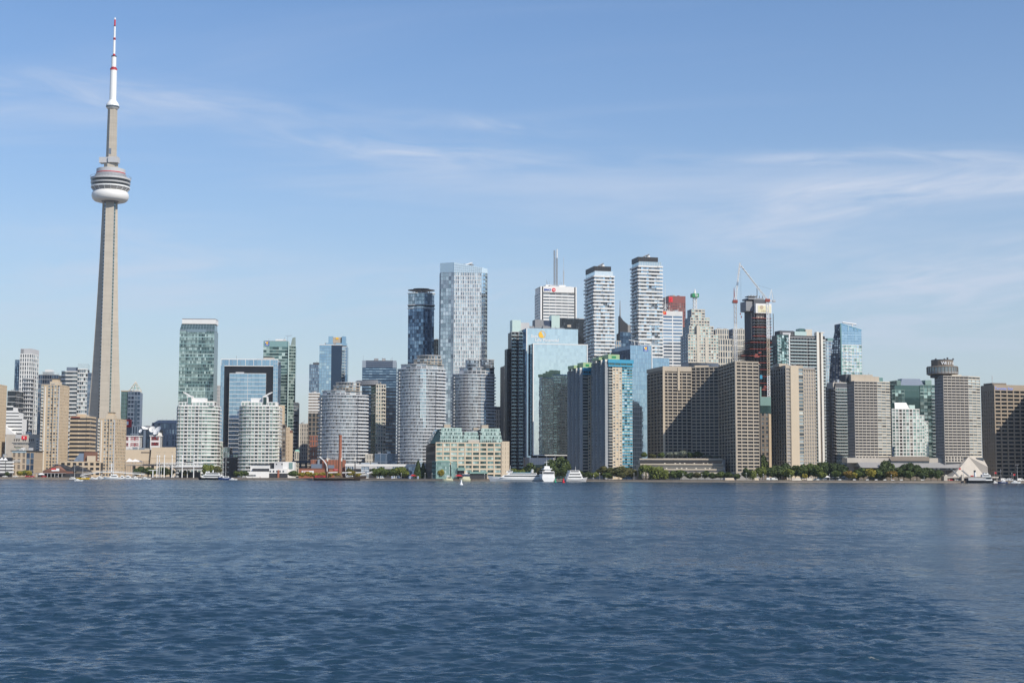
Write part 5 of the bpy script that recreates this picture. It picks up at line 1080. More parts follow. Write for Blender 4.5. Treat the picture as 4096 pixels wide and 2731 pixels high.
# dark balcony tower left of the blue mirror tower
t = tower('apartment_tower', 'dark condominium with lit balcony edges and pale green rooftop boxes', 2030, 2046, 2210, 1328, 1378, 12, 'L')
core(t, 'black_metal', inset=.4); W = t.W; nf = 42
facade(t, t.F[0], t.F[1], t.z0, t.z1, nf, 12, 'light_grey', lambda i, j: 'glass_teal' if R01(i, j) > .75 else 'glass_black', sp=.4, pw=.3, rec=.5, slab=(1.7, .35, 'white_warm', 1.0, 'rail_glass'), balc=[(0, 1.6), (2, 4.5)])
facade(t, t.L[0], t.L[1], t.z0, t.z(1394), 36, 6, 'black_metal', 'glass_black', sp=.6, pw=.3, rec=.3)
t.box('lower_wing', 'black_metal', -3.2, -.6, 5, 16, t.z0, t.z(1394)); t.box('green_roof_box', 'teal_panel', t.x(2050), t.x(2084), 1, 12, t.z1, t.z(1279)); t.box('grey_roof_box', 'light_grey', t.x(2084), t.x(2120), 3, 14, t.z1, t.z(1288)); t.box('grey_roof_box', 'mid_grey', t.x(2118), t.x(2142), 5, 16, t.z1, t.z(1300)); t.done()
t = tower('apartment_tower', 'dark low slab just left of the dark condominium', 2013, 2016, 2034, 1464, 1480, 12, 'L', D=22)
simple(t, 34, F=2, wall='dark_grey', gl='glass_dark', sp=.7, pw=.4); t.done()
# rooftop plant seen over the mirror tower
t = tower('office_building', 'grey rooftop plant and pale green box rising behind the blue mirror tower', 2134, 2138, 2250, 1310, 1480, 12, 'L', D=30)
core(t, 'slate', inset=.1); t.box('grey_plant', 'mid_grey', t.x(2142), t.x(2176), 2, 14, t.z1, t.z(1277)); t.box('dark_plant', 'navy', t.x(2176), t.x(2208), 3, 14, t.z1, t.z(1279)); t.box('green_box', 'teal_panel', t.x(2207), t.x(2240), 1, 12, t.z1, t.z(1259)); t.done()
# white bank tower with masts
t = tower('office_tower', 'white marble bank tower with black corner notches and twin lattice masts', 2142, 2162, 2307, 1145, 2050, 12, 'L', D=40)
W = t.W; core(t, 'white', inset=1.4, roof='white'); nf = 60; x0, x1 = t.x(2173), t.x(2297); zs = t.z(1172)
facade(t, (x0, 0), (x1, 0), t.z0, zs, nf, 5, 'white', 'glass_dark', sp=2.3, pw=.35, rec=.35); t.box('top_panel', 'white', x0, x1, -.05, 6, zs + .2, t.z1); t.box('notch', 'black_metal', .5, x0, 1.2, 8, t.z0, t.z1 - .3); t.box('notch', 'black_metal', x1, W - .4, 1.2, 8, t.z0, t.z1 - .3); t.box('corner_edge', 'white', -.1, 2.2, -.1, 1.3, t.z0, t.z1)
t.box('corner_edge', 'white', W - 1.8, W, -.1, 1.3, t.z0, t.z1)
facade(t, (0, 36), (0, 3), t.z0, zs, nf, 4, 'white', 'glass_dark', sp=2.3, pw=.35, rec=.35)
t.box('roof_house', 'white', t.x(2188), t.x(2268), 8, 24, t.z1, t.z(1135))
ft = ((x0, 0), (x1, 0)); sign(t, 'bank_lettering', 'BMO', 'sign_blue', ft, t.x(2176) - x0, t.z(1162), 2.9, width=t.x(2204) - t.x(2176), out=.5, bold=.06); disc(t, 'bank_emblem', 'sign_red', ft, t.x(2215) - x0, t.z(1158), 2.7, 0, .5); sign(t, 'emblem_lettering', 'M', 'sign_white', ft, t.x(2211.5) - x0, t.z(1160.5), 1.6, width=2.4, out=.7, bold=.05)
def lattice(t, name, m, x, y, z0, z1, w, n, r=.22):
    parts = []
    for sx in (-1, 1):
        for sy in (-1, 1): parts.append(tube((x + sx * w, y + sy * w, z0), (x + sx * w, y + sy * w, z1), r, n=4))
    for i in range(n):
        a, b = z0 + (z1 - z0) * i / n, z0 + (z1 - z0) * (i + 1) / n; s = 1 if i % 2 else -1
        for sy in (-1, 1): parts.append(tube((x - s * w, y + sy * w, a), (x + s * w, y + sy * w, b), r * .8, n=4)); parts.append(tube((x + sy * w, y - s * w, a), (x + sy * w, y + s * w, b), r * .8, n=4))
    o = t.part(name, m, join(parts)); o['kind'] = 'stuff'; return o
zr = t.z(1135); lattice(t, 'lattice_mast', 'mid_grey', t.x(2226), 12, zr, t.z(994), .8, 26, .28); lattice(t, 'lattice_mast', 'mid_grey', t.x(2236), 13, zr, t.z(1024), .8, 20, .28); t.part('mast_pole', 'white', tube((t.x(2237), 13, t.z(1024)), (t.x(2237), 13, t.z(989)), .8, n=6)); lattice(t, 'lattice_mast', 'light_grey', t.x(2263), 12, zr, t.z(1075), .5, 14, .2); t.part('mast_pole', 'light_grey', tube((t.x(2263), 12, t.z(1075)), (t.x(2263), 12, t.z(1020)), .22, n=5))
for u, h in ((2192, 7), (2196, 4.5), (2203, 5), (2246, 6), (2252, 4)): t.part('aerial', 'mid_grey', tube((t.x(u), 9, zr), (t.x(u), 9, zr + h), .22, n=4))
t.done()
t = tower('office_tower', 'black steel office tower behind the blue mirror tower', 2225, 2234, 2346, 1276, 1900, 12, 'L', D=30)
simple(t, 46, F=(16, {}), wall='black_metal', gl='glass_black', sp=1.0, pw=.5, rec=.3); t.box('lit_sign', 'concrete_warm', t.x(2269), t.x(2284), -.3, .3, t.z(1307), t.z(1298)); t.done()
# blue mirror tower with sun sign
t = tower('office_tower', 'blue mirror glass office tower with a sun emblem and lettering on top', 2076, 2106, 2312, 1314, 1340, 12, 'L')
W = t.W; D = t.D; core(t, 'glass_mirror_blue', inset=.35)
zr = t.z(1379); facade(t, (0, 0), (W, 0), zr - 8, t.z1, 4, 20, 'glass_mirror', 'glass_mirror', sp=.12, pw=.08, rec=.05); facade(t, t.L[0], t.L[1], t.z0 + 14, t.z1, 30, 4, 'slate', 'glass_mirror_blue', sp=.15, pw=.15, rec=.06)
t.box('white_edge', 'white', -.25, .6, -.35, .4, t.z0 + 12, t.z1 + .2)
ya = -9.0; xa, xb = t.x(2124), t.x(2339); zb0 = t.z(1820)
t.box('front_block', 'glass_mirror_blue', xa + .1, xb - .1, ya + .4, .5, zb0 + .3, zr)
facade(t, (xa, ya), (xb, ya), zb0, zr, 30, 24, 'glass_mirror', 'glass_mirror', sp=.14, pw=.07, rec=.06, po=.0, nwin=1); facade(t, (xa, .2), (xa, ya), zb0, zr, 30, 3, 'dark_grey', 'glass_blue_dark', sp=.3, pw=.25, rec=.15)
for (a, b, c_, e_) in ((xa - .3, xa + .55, zb0 - .4, zr + .7), (xb - .5, xb + .3, zb0 - .4, zr + .7)): t.box('white_frame', 'white', a, b, ya - .45, ya + .6, c_, e_)
t.box('white_frame', 'white', xa + .5, xb - .5, ya - .45, ya + .6, zr - .05, zr + .68); t.box('white_frame', 'white', xa + .5, xb - .5, ya - .45, ya + .6, zb0 - .38, zb0 + .3)
for j in range(6): t.piece('column', 'white', (xa + 5 + j * (xb - xa - 10) / 5, ya + 3, (zb0 + t.z(1835)) / 2), (1.0, 1.0, zb0 - t.z(1835)))
t.box('lobby', 'charcoal', xa + 1, xb - 1, -4, 4, t.z0, zb0); t.box('white_podium', 'white', t.x(2100), t.x(2198), ya - 10, ya - 2, t.z(1858), t.z(1831)); t.box('podium_side', 'concrete_grey', t.x(2084), t.x(2100), ya - 9.6, ya - 2, t.z0, t.z(1829)); t.box('podium_glass', 'glass_green_dark', t.x(2100), t.x(2340), ya - 8, ya - 2.2, t.z0, t.z(1858))
for j in range(1, 11): t.piece('panel_joint', 'light_grey', (t.x(2100) + (t.x(2198) - t.x(2100)) * j / 11, ya - 10.03, t.z(1844)), (.12, .12, t.z(1831) - t.z(1858)))
for j in range(1, 4): t.piece('panel_joint', 'light_grey', ((t.x(2100) + t.x(2198)) / 2, ya - 10.05, t.z(1831 + 6.7 * j)), (t.x(2198) - t.x(2100) - .2, .12, .12))
ff = ((0, 0), (W, 0)); sign(t, 'name_lettering', 'Sun', 'sign_white', ff, t.x(2123), t.z(1349), 2.6, width=t.x(2150) - t.x(2123), out=.3, bold=.04, depth=.2); sign(t, 'name_lettering', 'Life Financial', 'sign_white', ff, t.x(2139), t.z(1364), 2.6, width=t.x(2233) - t.x(2139), out=.3, bold=.04, depth=.2)
cs, cz = t.x(2167), t.z(1337); disc(t, 'sun_emblem', 'sign_gold', ff, cs, cz, 3.1, .05, .4, 14, math.radians(100), math.radians(310))
for k in range(13):
    a = math.radians(-50 + k * 12.5); disc(t, 'sun_ray', 'sign_gold', ff, cs + 3.3 * math.cos(a), cz + 3.3 * math.sin(a), .34, .05, .35, 6)
t.done()
# twin white balcony towers
def zigzag(label, uA, uB, uC, vb, vbox, vglass, d, nf, ub0, ub1):
    t = tower('apartment_tower', label, uA, uB, uC, vb, d, 13, 'L', group='twin white balcony towers')
    W, D = t.W, t.D; core(t, 'charcoal', inset=1.0); fh = (t.z1 - t.z0) / nf
    for (p0, p1, nb, s_) in ((t.F[0], t.F[1], 9, 0), (t.L[0], t.L[1], 7, 5)):
        facade(t, p0, p1, t.z0, t.z1, nf, nb, 'light_grey', lambda i, j: 'glass_sky' if R01(i // 2, j, s_ + nf) > .72 else ('glass_silver' if R01(i, j) > .5 else 'glass_dark'), sp=.35, pw=.25, rec=.9, po=-.6)
        a, b = Vector(p0), Vector(p1); L = (b - a).length; s = (b - a) / L; n = Vector((s.y, -s.x)); rz = math.atan2(s.y, s.x)
        for i in range(nf + 1):
            cuts = [0.0] + sorted([.30 + .22 * R01(i // 3, nf, s_), .72 + .10 * R01(i // 4, nf + 3, s_)]) + [1.0]
            for k in range(3):
                s0, s1 = cuts[k] * L, cuts[k + 1] * L
                if k == 1 and R01(i, k, nf) > .86: continue
                o = .45 + .9 * R01(i // 2, k, nf + s_); s0 -= .5 if k == 0 else -.12; s1 += .5 if k == 2 else -.12
                c = a + s * ((s0 + s1) / 2) + n * (o / 2 - .2); t.piece('balcony_band', 'white', (c.x, c.y, t.z0 + i * fh + .3 + .004 * s_), (s1 - s0, o + .5, 1.62 - .03 * k), rz)
    zg, zb_ = t.z(vglass), t.z(vbox); t.box('glass_storey', 'glass_pale', .9, W - .9, .9, D - .5, t.z1 + .3, zg)
    for j in range(14): t.piece('glass_mullion', 'white', (.9 + (W - 1.8) * j / 13, .86, (t.z1 + zg) / 2), (.2, .16, zg - t.z1 - .6))
    x0, x1 = t.x(ub0), t.x(ub1); t.box('black_screen', 'charcoal', x0, x1, 2.2, D - 2, zg, zb_)
    for j in range(10): t.piece('screen_fin', 'black_metal', (x0 + (x1 - x0) * (j + .5) / 10, 2.1, (zg + zb_) / 2), (.3, .3, zb_ - zg - .3))
    t.part('roof_crane_arm', 'mid_grey', tube((x0 + (x1 - x0) * .32, 6, zb_ + .6), (x0 + (x1 - x0) * .62, 6, zb_ + 3.6), .7, n=5)); t.part('roof_crane_base', 'white', tube((x0 + (x1 - x0) * .6, 8, zb_), (x0 + (x1 - x0) * .6, 8, zb_ + 2.2), 2.0, n=8)); t.done()
zigzag('left white balcony tower with black roof box behind the blue mirror tower', 2339, 2377, 2456, 1106, 1063, 1083, 1465, 56, 2378, 2447)
zigzag('right white balcony tower with black roof box, tallest of the twins', 2524, 2554, 2649, 1066, 1026, 1045, 1510, 58, 2554, 2635)
# curved black sail building with spire
t = tower('office_tower', 'black building with a curved sail roof and thin spire between the white balcony towers', 2477, 2480, 2526, 1330, 1800, 8, 'L', D=24)
W = t.W; simple(t, 40, F=4, wall='glass_blue_dark', gl='glass_blue_dark', sp=.6, pw=.3)
P = [(0, 1262), (.12, 1270), (.3, 1281), (.5, 1289), (.72, 1296)]
pts = [(f * W * .95, t.z(v)) for f, v in P]; V = [(x, 0.2, z) for x, z in pts] + [(pts[-1][0], .2, t.z1), (0, .2, t.z1)]; n = len(V); V += [(x, 10, z) for x, _, z in V]
t.part('sail_roof', 'charcoal', (V, [tuple(range(n - 1, -1, -1)), tuple(range(n, 2 * n))] + [(i, (i + 1) % n, n + (i + 1) % n, n + i) for i in range(n)])); t.part('spire', 'mid_grey', tube((.8, 3, t.z(1265)), (.8, 3, t.z(1201)), .9, .35, n=6)); t.box('rear_block', 'concrete_grey', t.x(2506), t.x(2530), 8, 20, t.z1, t.z(1296)); t.done()
t = tower('office_building', 'small pale block low between the white balcony towers', 2452, 2456, 2484, 1365, 1700, 8, 'L', D=20)
simple(t, 30, F=3, wall='concrete', gl='glass_blue', sp=1.2, pw=.8); t.done()
# blue mirror office with shield sign
t = tower('office_tower', 'blue mirror office with shield sign behind the turquoise trimmed condominiums', 2444, 2521, 2607, 1381, 1400, 20, 'L')
W, D = t.W, t.D; core(t, 'glass_mirror_blue', inset=.35); facade(t, t.F[0], t.F[1], t.z0, t.z1, 30, 12, 'slate', 'glass_mirror_blue', sp=.16, pw=.1, rec=.06); facade(t, t.L[0], t.L[1], t.z0, t.z1 - 4, 29, 8, 'slate', 'glass_blue_dark', sp=.3, pw=.15, rec=.1)
xr = t.x(2678, t.z(1430)); t.box('right_wing', 'glass_mirror_blue', W, xr, .8, 26, t.z0, t.z(1429)); facade(t, (W, .4), (xr, .4), t.z0, t.z(1429), 27, 10, 'slate', 'glass_mirror_blue', sp=.16, pw=.1, rec=.06); t.box('white_edge', 'white', W - .4, W + .4, -.4, .8, t.z0, t.z1 + .2); shield(t, t.F, t.x(2574), t.x(2591), t.z(1404), t.z(1383))
t.part('roof_rig', 'white', join([tube((t.x(2522), 4, t.z(1358)), (t.x(2612), 4, t.z(1370)), .3, n=4), tube((t.x(2545), 4, t.z1), (t.x(2545), 4, t.z(1361)), .25, n=4), tube((t.x(2585), 4, t.z1), (t.x(2585), 4, t.z(1366)), .25, n=4)])); t.done()
# turquoise trimmed condominiums
def cyan_tower(label, uA, uB, uC, vt, vroof, d, nf, full, th=24):
    t = tower('condominium', label, uA, uB, uC, vt, d, th, 'L', group='turquoise trimmed condominiums')
    W, D = t.W, t.D; core(t, 'dark_grey', inset=.5); fh = (t.z1 - t.z0) / nf
    # saw-tooth side: deep bays with caps
    nt = 4; bw = D / nt
    for k in range(nt):
        y1, y0 = D - k * bw, D - (k + 1) * bw
        t.poly('side_bay', 'bluish_concrete', [(-.1, y0), (0, y1), (-2.4, y0 + .4)][::-1], t.z0, t.z1 + .6); t.poly('bay_cap', 'white_warm', [(.2, y0 - .1), (.2, y0 + bw * .5), (-2.7, y0 + .2)][::-1], t.z1 + .6, t.z1 + 2.6)
        p0, p1 = Vector((-.05, y1)), Vector((-2.4, y0 + .4)); facade(t, p0, p1, t.z0, t.z1, nf, 2, 'bluish_concrete', lambda i, j: 'glass_teal' if R01(i, j, k) > .55 else 'glass_green_dark', sp=.85, pw=.6, rec=.0, so=.16, po=.25)
    facade(t, t.B[0], t.B[1], t.z0, t.z1, nf, 6, 'pale_stone', 'glass_green', sp=1.1, pw=.6, rec=.3); facade(t, t.R[0], t.R[1], t.z0, t.z1, nf, 7, 'pale_stone', 'glass_green', sp=1.1, pw=.6, rec=.3)
    f1, f2 = (.17, .56) if full else (.5, 1.0)
    facade(t, (0, -.02), (W * f1, -.02), t.z0, t.z1 - 3, nf, 1, 'dark_grey', 'glass_dark', sp=.3, pw=.2, rec=.5, slab=(1.7, .42, 'white_warm', .0, 'white'))
    facade(t, (W * f1, -.5), (W * f2, -.5), t.z0, t.z1 - 3, nf, 3 if full else 2, 'beige_light', lambda i, j: 'glass_room' if j != 1 or R01(i) > .5 else 'beige_light', sp=1.25, pw=1.1 if full else .8, rec=.35); t.box('stone_pier', 'beige_light', W * f1, W * f2, -.1, 3, t.z0, t.z1 - 2.6)
    if full:
        facade(t, (W * f2, -.2), (W, -.2), t.z0, t.z1 - 3, nf, 4, 'cyan_paint', lambda i, j: ('glass_pale', 'glass_teal', 'glass_green_dark')[int(R01(i, j) * 3)], sp=.7, pw=.3, rec=.35, so=.25, pier='light_grey', po=-.05)
    t.box('turquoise_cap', 'cyan_paint', -.4, W + .6, -1.4, D * .5, t.z1 - .4, t.z1 + 2.6); t.box('turquoise_beam', 'cyan_paint', -.2, W + .4, -1.2, .4, t.z1 - 3.4, t.z1 - 2.2); t.box('top_glazing', 'glass_green_dark', .2, W, -.6, 4, t.z1 - 2.2, t.z1 - .4)
    for j in range(5): t.piece('cap_column', 'cyan_paint', (W * (j + .02) / 4.1, -.95, t.z1 - 1.3), (.35, .35, 1.9))
    xg = W * (.5 if full else .95); t.box('lime_penthouse', 'lime_glass', .8, xg, 1, 12, t.z1 + 2.6, t.z(vroof)); t.box('lime_rear', 'lime_glass', -3.5, .8, 10, 22, t.z1 + 2.6, t.z(vroof) - 2); t.box('penthouse_sign', 'sign_green', xg * .35, xg * .7, .8, 1.1, t.z(vroof) - 3.2, t.z(vroof) - 1.4); t.done()
cyan_tower('smaller turquoise trimmed condominium with saw-tooth dark side', 2270, 2331, 2372, 1482, 1449, 1262, 34, False)
cyan_tower('larger turquoise trimmed condominium with beige window column and saw-tooth dark side', 2366, 2432, 2529, 1449, 1416, 1235, 38, True)
# ------------------------------------------------------------------ right of centre
# big curved beige apartment slab round a court
d0 = 1190
pix = [(2588, 1296), (2652, 1252), (2765, 1258), (2872, 1250), (2940, 1188), (3034, 1196)]
zq = zat(2940, 1443, 1188)
P = [(xat(u, y, zq), y) for u, y in pix]
org = (P[0][0], P[0][1], GZ)
t = Thing('apartment_slab', 'huge beige apartment slab curving round a court, its right wing sunlit', 'building', org, 0, None, d0)
L_ = [(x - org[0], y - org[1]) for x, y in P]
back = [(L_[5][0] + 6, L_[5][1] + 24), (L_[3][0] + 24, L_[3][1] + 26), (L_[2][0], L_[2][1] + 26), (L_[1][0] + 6, L_[1][1] + 26), (L_[0][0] + 8, L_[0][1] + 24)]
poly = L_ + back
def v2z(v): return zat(2940, v, 1188)
zl, zr_ = v2z(1470), v2z(1445)
t.poly('core', 'charcoal', offset(poly, -.9), GZ, zr_ - 1); t.poly('roof', 'concrete_warm', offset(poly, -.3), zr_ - 1, zr_ - .4)
nf = 32; edges = [(0, 5, 'glass_brown'), (1, 6, 'glass_black'), (2, 6, 'glass_black'), (3, 6, 'glass_dark'), (4, 4, 'glass_brown')]
for e, nb, g in edges:
    a, b = L_[e], L_[e + 1]; lift = {0: 4.4, 1: 5.2, 2: .5, 3: .5, 4: .5}[e]
    if e == 3: gl = lambda i, j: 'glass_dark' if R01(i, j) < .9 else 'glass_brown'
    else: gl = (lambda i, j, g=g: g)
    facade(t, a, b, GZ + 6, zr_ - lift, nf - (2 if lift > 4 else 0), nb, 'concrete_warm', gl, sp=.95 if e == 4 else .8, pw=.55, rec=1.3, po=.08, nwin=3 if e == 4 else 2)
    if lift > 4:
        A, B = Vector(a), Vector(b); s = (B - A).normalized(); n = Vector((s.y, -s.x)); c = (A + B) / 2 + n * (-.3); t.piece('blank_parapet', 'concrete_warm', (c.x, c.y, zr_ - lift / 2 + 1.0), ((B - A).length + .2, 1.2, lift - 1.0), math.atan2(s.y, s.x))
A, B = Vector(L_[1]), Vector(L_[2]); t.box('corner_column', 'beige_light', A.x - .4, A.x + 1.4, A.y - 1.3, A.y + .5, GZ + 6, zr_ - .5)
for f in (.55,): c = A.lerp(B, f); t.box('face_rib', 'beige_light', c.x - .9, c.x + .9, c.y - 1.0, c.y + .4, zr_ - 20, zr_ - .3)
t.box('end_wall', 'concrete_warm', L_[4][0] - .1, L_[4][0] + .9, L_[4][1] - .25, L_[4][1] + .6, GZ, zr_ + .4); t.box('roof_house', 'concrete_warm', L_[2][0] + 4, L_[2][0] + 16, L_[2][1] + 8, L_[2][1] + 18, zr_ - .4, zr_ + 2.2)
t.poly('base', 'concrete_grey', offset(poly, -.2), GZ, GZ + 6.1); t.done()
# terraced podium with raking fins
t = tower('terraced_podium', 'low terraced podium with slanted concrete fins below the curved apartment slab', 2552, 2556, 2905, 1834, 1195, 4, 'L', D=40)
W = t.W; z0 = t.z(1885)
for i in range(4):
    zz = t.z0 + (t.z1 - t.z0) * i / 4; t.box('terrace', 'concrete_grey', t.x(2560) + 1.6 * i, W - 1 + .8 * i, i * 3.2, 42, zz, zz + (t.z1 - t.z0) / 4 - .5); t.piece('terrace_edge', 'concrete_warm', ((t.x(2560) + W) / 2, i * 3.2 - .4, zz + (t.z1 - t.z0) / 4 - .2), (W - 2 - t.x(2560), .8, 1.1)); t.piece('terrace_glass', 'glass_brown', ((t.x(2560) + W) / 2, i * 3.2 - .05, zz + 1.6), (W - 3 - t.x(2560), .25, 2.0))
t.box('top_edge', 'pale_stone', t.x(2664), t.x(2902), 11.4, 13.4, t.z1 - 1.2, t.z1 + .5)
for u in (2664, 2706, 2725, 2744, 2783, 2820, 2838, 2857, 2895):
    x = t.x(u); w = .55; V = [(x + 3.1 - w, -1.2, t.z0), (x + 3.1 + w, -1.2, t.z0), (x + w, 12, t.z1), (x - w, 12, t.z1), (x + 3.1 - w, 1.8, t.z0), (x + 3.1 + w, 1.8, t.z0), (x + w, 15, t.z1), (x - w, 15, t.z1)]
    t.part('raking_fin', 'pale_stone', (V, [(0, 1, 2, 3), (7, 6, 5, 4), (0, 3, 7, 4), (1, 5, 6, 2), (3, 2, 6, 7), (0, 4, 5, 1)]))
t.box('front_wall', 'pale_stone', t.x(2664), t.x(2990), -3, -2.2, t.z(1893), t.z(1888)); t.box('ground_wall', 'concrete_grey', t.x(2664), t.x(2990), -2.4, 6, t.z0, t.z(1889)); t.done()
# concrete tower with blank strip
t = tower('apartment_tower', 'beige concrete tower with one wide blank strip and dark left side', 3082, 3142, 3262, 1468, 1215, 15, 'L')
W, D = t.W, t.D; core(t, 'concrete_grey', inset=.6); nf = 31
x1, x2, x3 = t.x(3161), t.x(3193), t.x(3213)
facade(t, (0, 0), (x1, 0), t.z0, t.z1 - 1, nf, 1, 'concrete_warm', 'glass_black', sp=.75, pw=.8, rec=.7); t.box('blank_strip', 'beige_light', x1, x2, -.45, 4, t.z0, t.z1 + 1)
facade(t, (x2, 0), (x3, 0), t.z0, t.z1 - 1, nf, 1, 'concrete_warm', 'glass_room', sp=.8, pw=.5, rec=.5); facade(t, (x3, .3), (W, .3), t.z0, t.z(1480), nf - 1, 5, 'concrete_warm', 'glass_room', sp=1.0, pw=.8, rec=.5); t.box('blank_parapet', 'concrete_warm', x3, W, .25, 3, t.z(1480), t.z(1474))
facade(t, t.L[0], t.L[1], t.z0, t.z1 - 1, nf, 6, 'concrete_warm', 'glass_black', sp=.8, pw=2.0, rec=.5); t.box('parapet_block', 'concrete_warm', .2, x3, .3, D - .2, t.z1 - .2, t.z1 + 1.6); t.box('roof_house', 'concrete_warm', -2, 6, 8, 20, t.z1 + 1, t.z1 + 3.5); t.done()
# teal roofed pair between the slab and the concrete tower
t = tower('office_building', 'teal roofed office seen between the curved slab and the concrete tower', 3022, 3026, 3092, 1622, 1330, 12, 'L', D=24)
core(t, 'dark_grey', inset=.3); W = t.W; facade(t, t.F[0], t.F[1], t.z0, t.z(1652), 15, 4, 'brown', 'glass_dark', sp=1.5, pw=1.8, rec=.3); t.box('teal_storey', 'glass_green_dark', 0, W, -.2, 10, t.z(1652), t.z1); t.box('teal_roof', 'teal_roof', -.4, W, -.8, 14, t.z1, t.z(1586)); t.box('beige_edge', 'beige', W * .72, W, -.5, 8, t.z0, t.z(1655)); t.box('teal_tower', 'teal_roof', t.x(3028), t.x(3056), 6, 16, t.z(1586), t.z(1544)); t.box('blue_sheet', 'cyan_paint', t.x(3028), t.x(3064), 8, 12, t.z(1512), t.z(1497)); t.box('white_sheet', 'white', t.x(3022), t.x(3048), 10, 16, t.z(1497), t.z(1455)); t.done()
# white bank tower with ribbon windows
t = tower('office_tower', 'silver white bank tower with ribbon windows and a small red square sign', 2640, 2650, 2730, 1244, 2050, 12, 'L', D=30)
core(t, 'light_grey', inset=.35); zs = t.z(1263); facade(t, t.F[0], t.F[1], t.z0, zs, 48, 2, 'white', lambda i, j: 'glass_blue', sp=1.9, pw=1.2, rec=.2); t.box('top_panel', 'white', 0, t.W, -.1, 4, zs, t.z1)
for j in range(18): t.piece('panel_rib', 'light_grey', (t.W * (j + .5) / 18, -.2, (zs + t.z1) / 2), (.25, .25, t.z1 - zs - .4))
plate(t, 'bank_sign', 'sign_red', t.F, t.x(2651), t.x(2665), t.z(1258), t.z(1245), 0, .4); disc(t, 'sign_arc', 'sign_gold', t.F, t.x(2656), t.z(1254), 1.5, .4, .5, 10, .3, 2.6); sign(t, 'sign_lettering', 'CIBC', 'sign_gold', t.F, t.x(2652), t.z(1249.5), 1.1, width=4.2, out=.5)
xm = t.x(2670); t.part('mast', 'white', tube((xm, 10, t.z1), (xm, 10, t.z(1124)), .5, .15, n=6)); t.part('tripod', 'white', join([tube((xm + a, 10 + b, t.z1), (xm, 10, t.z(1222)), .35, n=4) for a, b in ((-5, 0), (5, 0), (0, 5))]))
for v in (1214, 1221): t.part('crossarm', 'white', tube((xm - 4, 10, t.z(v)), (xm + 4, 10, t.z(v)), .3, n=4))
t.done()
t = tower('office_tower', 'dark red granite tower with a red emblem behind the silver bank tower', 2650, 2674, 2742, 1186, 2250, 12, 'L', D=34)
simple(t, 60, F=(8, {}), L=(6, {}), wall='red_granite', gl='glass_brown', sp=1.6, pw=1.8, rec=.3); t.box('top_panel', 'red_granite', 0, t.W, -.1, 4, t.z(1212), t.z1 + .5); plate(t, 'emblem', 'sign_red', t.F, t.x(2675), t.x(2690), t.z(1208), t.z(1188), .1, .6); sign(t, 'emblem_lettering', 'S', 'sign_red', t.F, t.x(2678), t.z(1204), 5, out=.9, bold=.1); t.part('roof_knob', 'red_granite', tube((t.x(2720), 8, t.z1), (t.x(2720), 8, t.z(1179)), 2.2, n=8)); t.done()
# stepped stone tower with green box sign
t = tower('office_tower', 'stepped pale stone tower with a green lettered box on its mast', 2722, 2752, 2874, 1340, 1900, 12, 'L')
W, D = t.W, t.D; core(t, 'slate', inset=.4)
def tier(uA, uB, uC, v0, v1, n, nb, y):
    a, b = t.x(uB), t.x(uC); z0_, z1_ = t.z(v0), t.z(v1); dd = max(6, D - y * 1.5)
    t.box('tier', 'slate', a + .5, b - .5, y + .5, y + dd - .5, z0_, z1_); facade(t, (a, y), (b, y), z0_, z1_, n, nb, 'pale_stone', lambda i, j: 'glass_teal' if R01(i, j, y) > .45 else 'glass_dark', sp=1.7, pw=1.0, rec=.3); facade(t, (a, y + dd), (a, y), z0_, z1_, n, 4, 'slate', 'glass_blue_dark', sp=1.6, pw=1.0, rec=.3)
tier(2722, 2752, 2874, 1450, 1340, 9, 12, 0); t.box('lower', 'slate', .3, W - .3, .4, D, t.z0, t.z(1450)); tier(2735, 2760, 2858, 1340, 1305, 3, 9, 3); tier(2748, 2768, 2845, 1305, 1270, 3, 7, 6); tier(2763, 2776, 2830, 1270, 1236, 3, 4, 9)
for u0, u1 in ((2787, 2798), (2820, 2830)): t.box('stone_rib', 'pale_stone', t.x(u0), t.x(u1), -.6, 9, t.z(1450), t.z(1300 if u0 < 2800 else 1345))
xm = t.x(2797); lattice(t, 'lattice_mast', 'white', xm, 16, t.z(1236), t.z(1184), 1.9, 7, .4); t.box('sign_box', 'sign_green', t.x(2783), t.x(2809), 11.5, 20, t.z(1183), t.z(1168)); sign(t, 'sign_lettering', 'TD', 'sign_white', ((0, 11.5), (1, 11.5)), t.x(2792), t.z(1180.5), 3.2, width=4.2, out=.25, bold=.05); t.part('spire', 'white', tube((xm, 16, t.z(1168)), (xm, 16, t.z(1149)), 2.0, .5, n=8)); t.done()
t = tower('office_building', 'pale stone office with square punched windows, left of the crane mast', 2856, 2862, 2914, 1318, 1950, 12, 'L', D=26)
simple(t, 26, F=6, wall='pale_stone', gl='glass_dark', sp=1.6, pw=1.3, rec=.3); facade(t, (-1, -1), (t.x(2928), -1), t.z0, t.z(1358), 22, 7, 'pale_stone', 'glass_dark', sp=1.6, pw=1.3, rec=.3); t.box('step', 'slate', 0, t.x(2927), -.6, 6, t.z0, t.z(1357)); t.done()
t = tower('office_building', 'pale stone office with square punched windows behind the crane mast', 2910, 2932, 2986, 1318, 1960, 12, 'L')
simple(t, 26, F=7, L=(4, dict(wall='slate', gl='glass_blue_dark')), wall='pale_stone', gl='glass_dark', sp=1.6, pw=1.3, rec=.3); t.done()
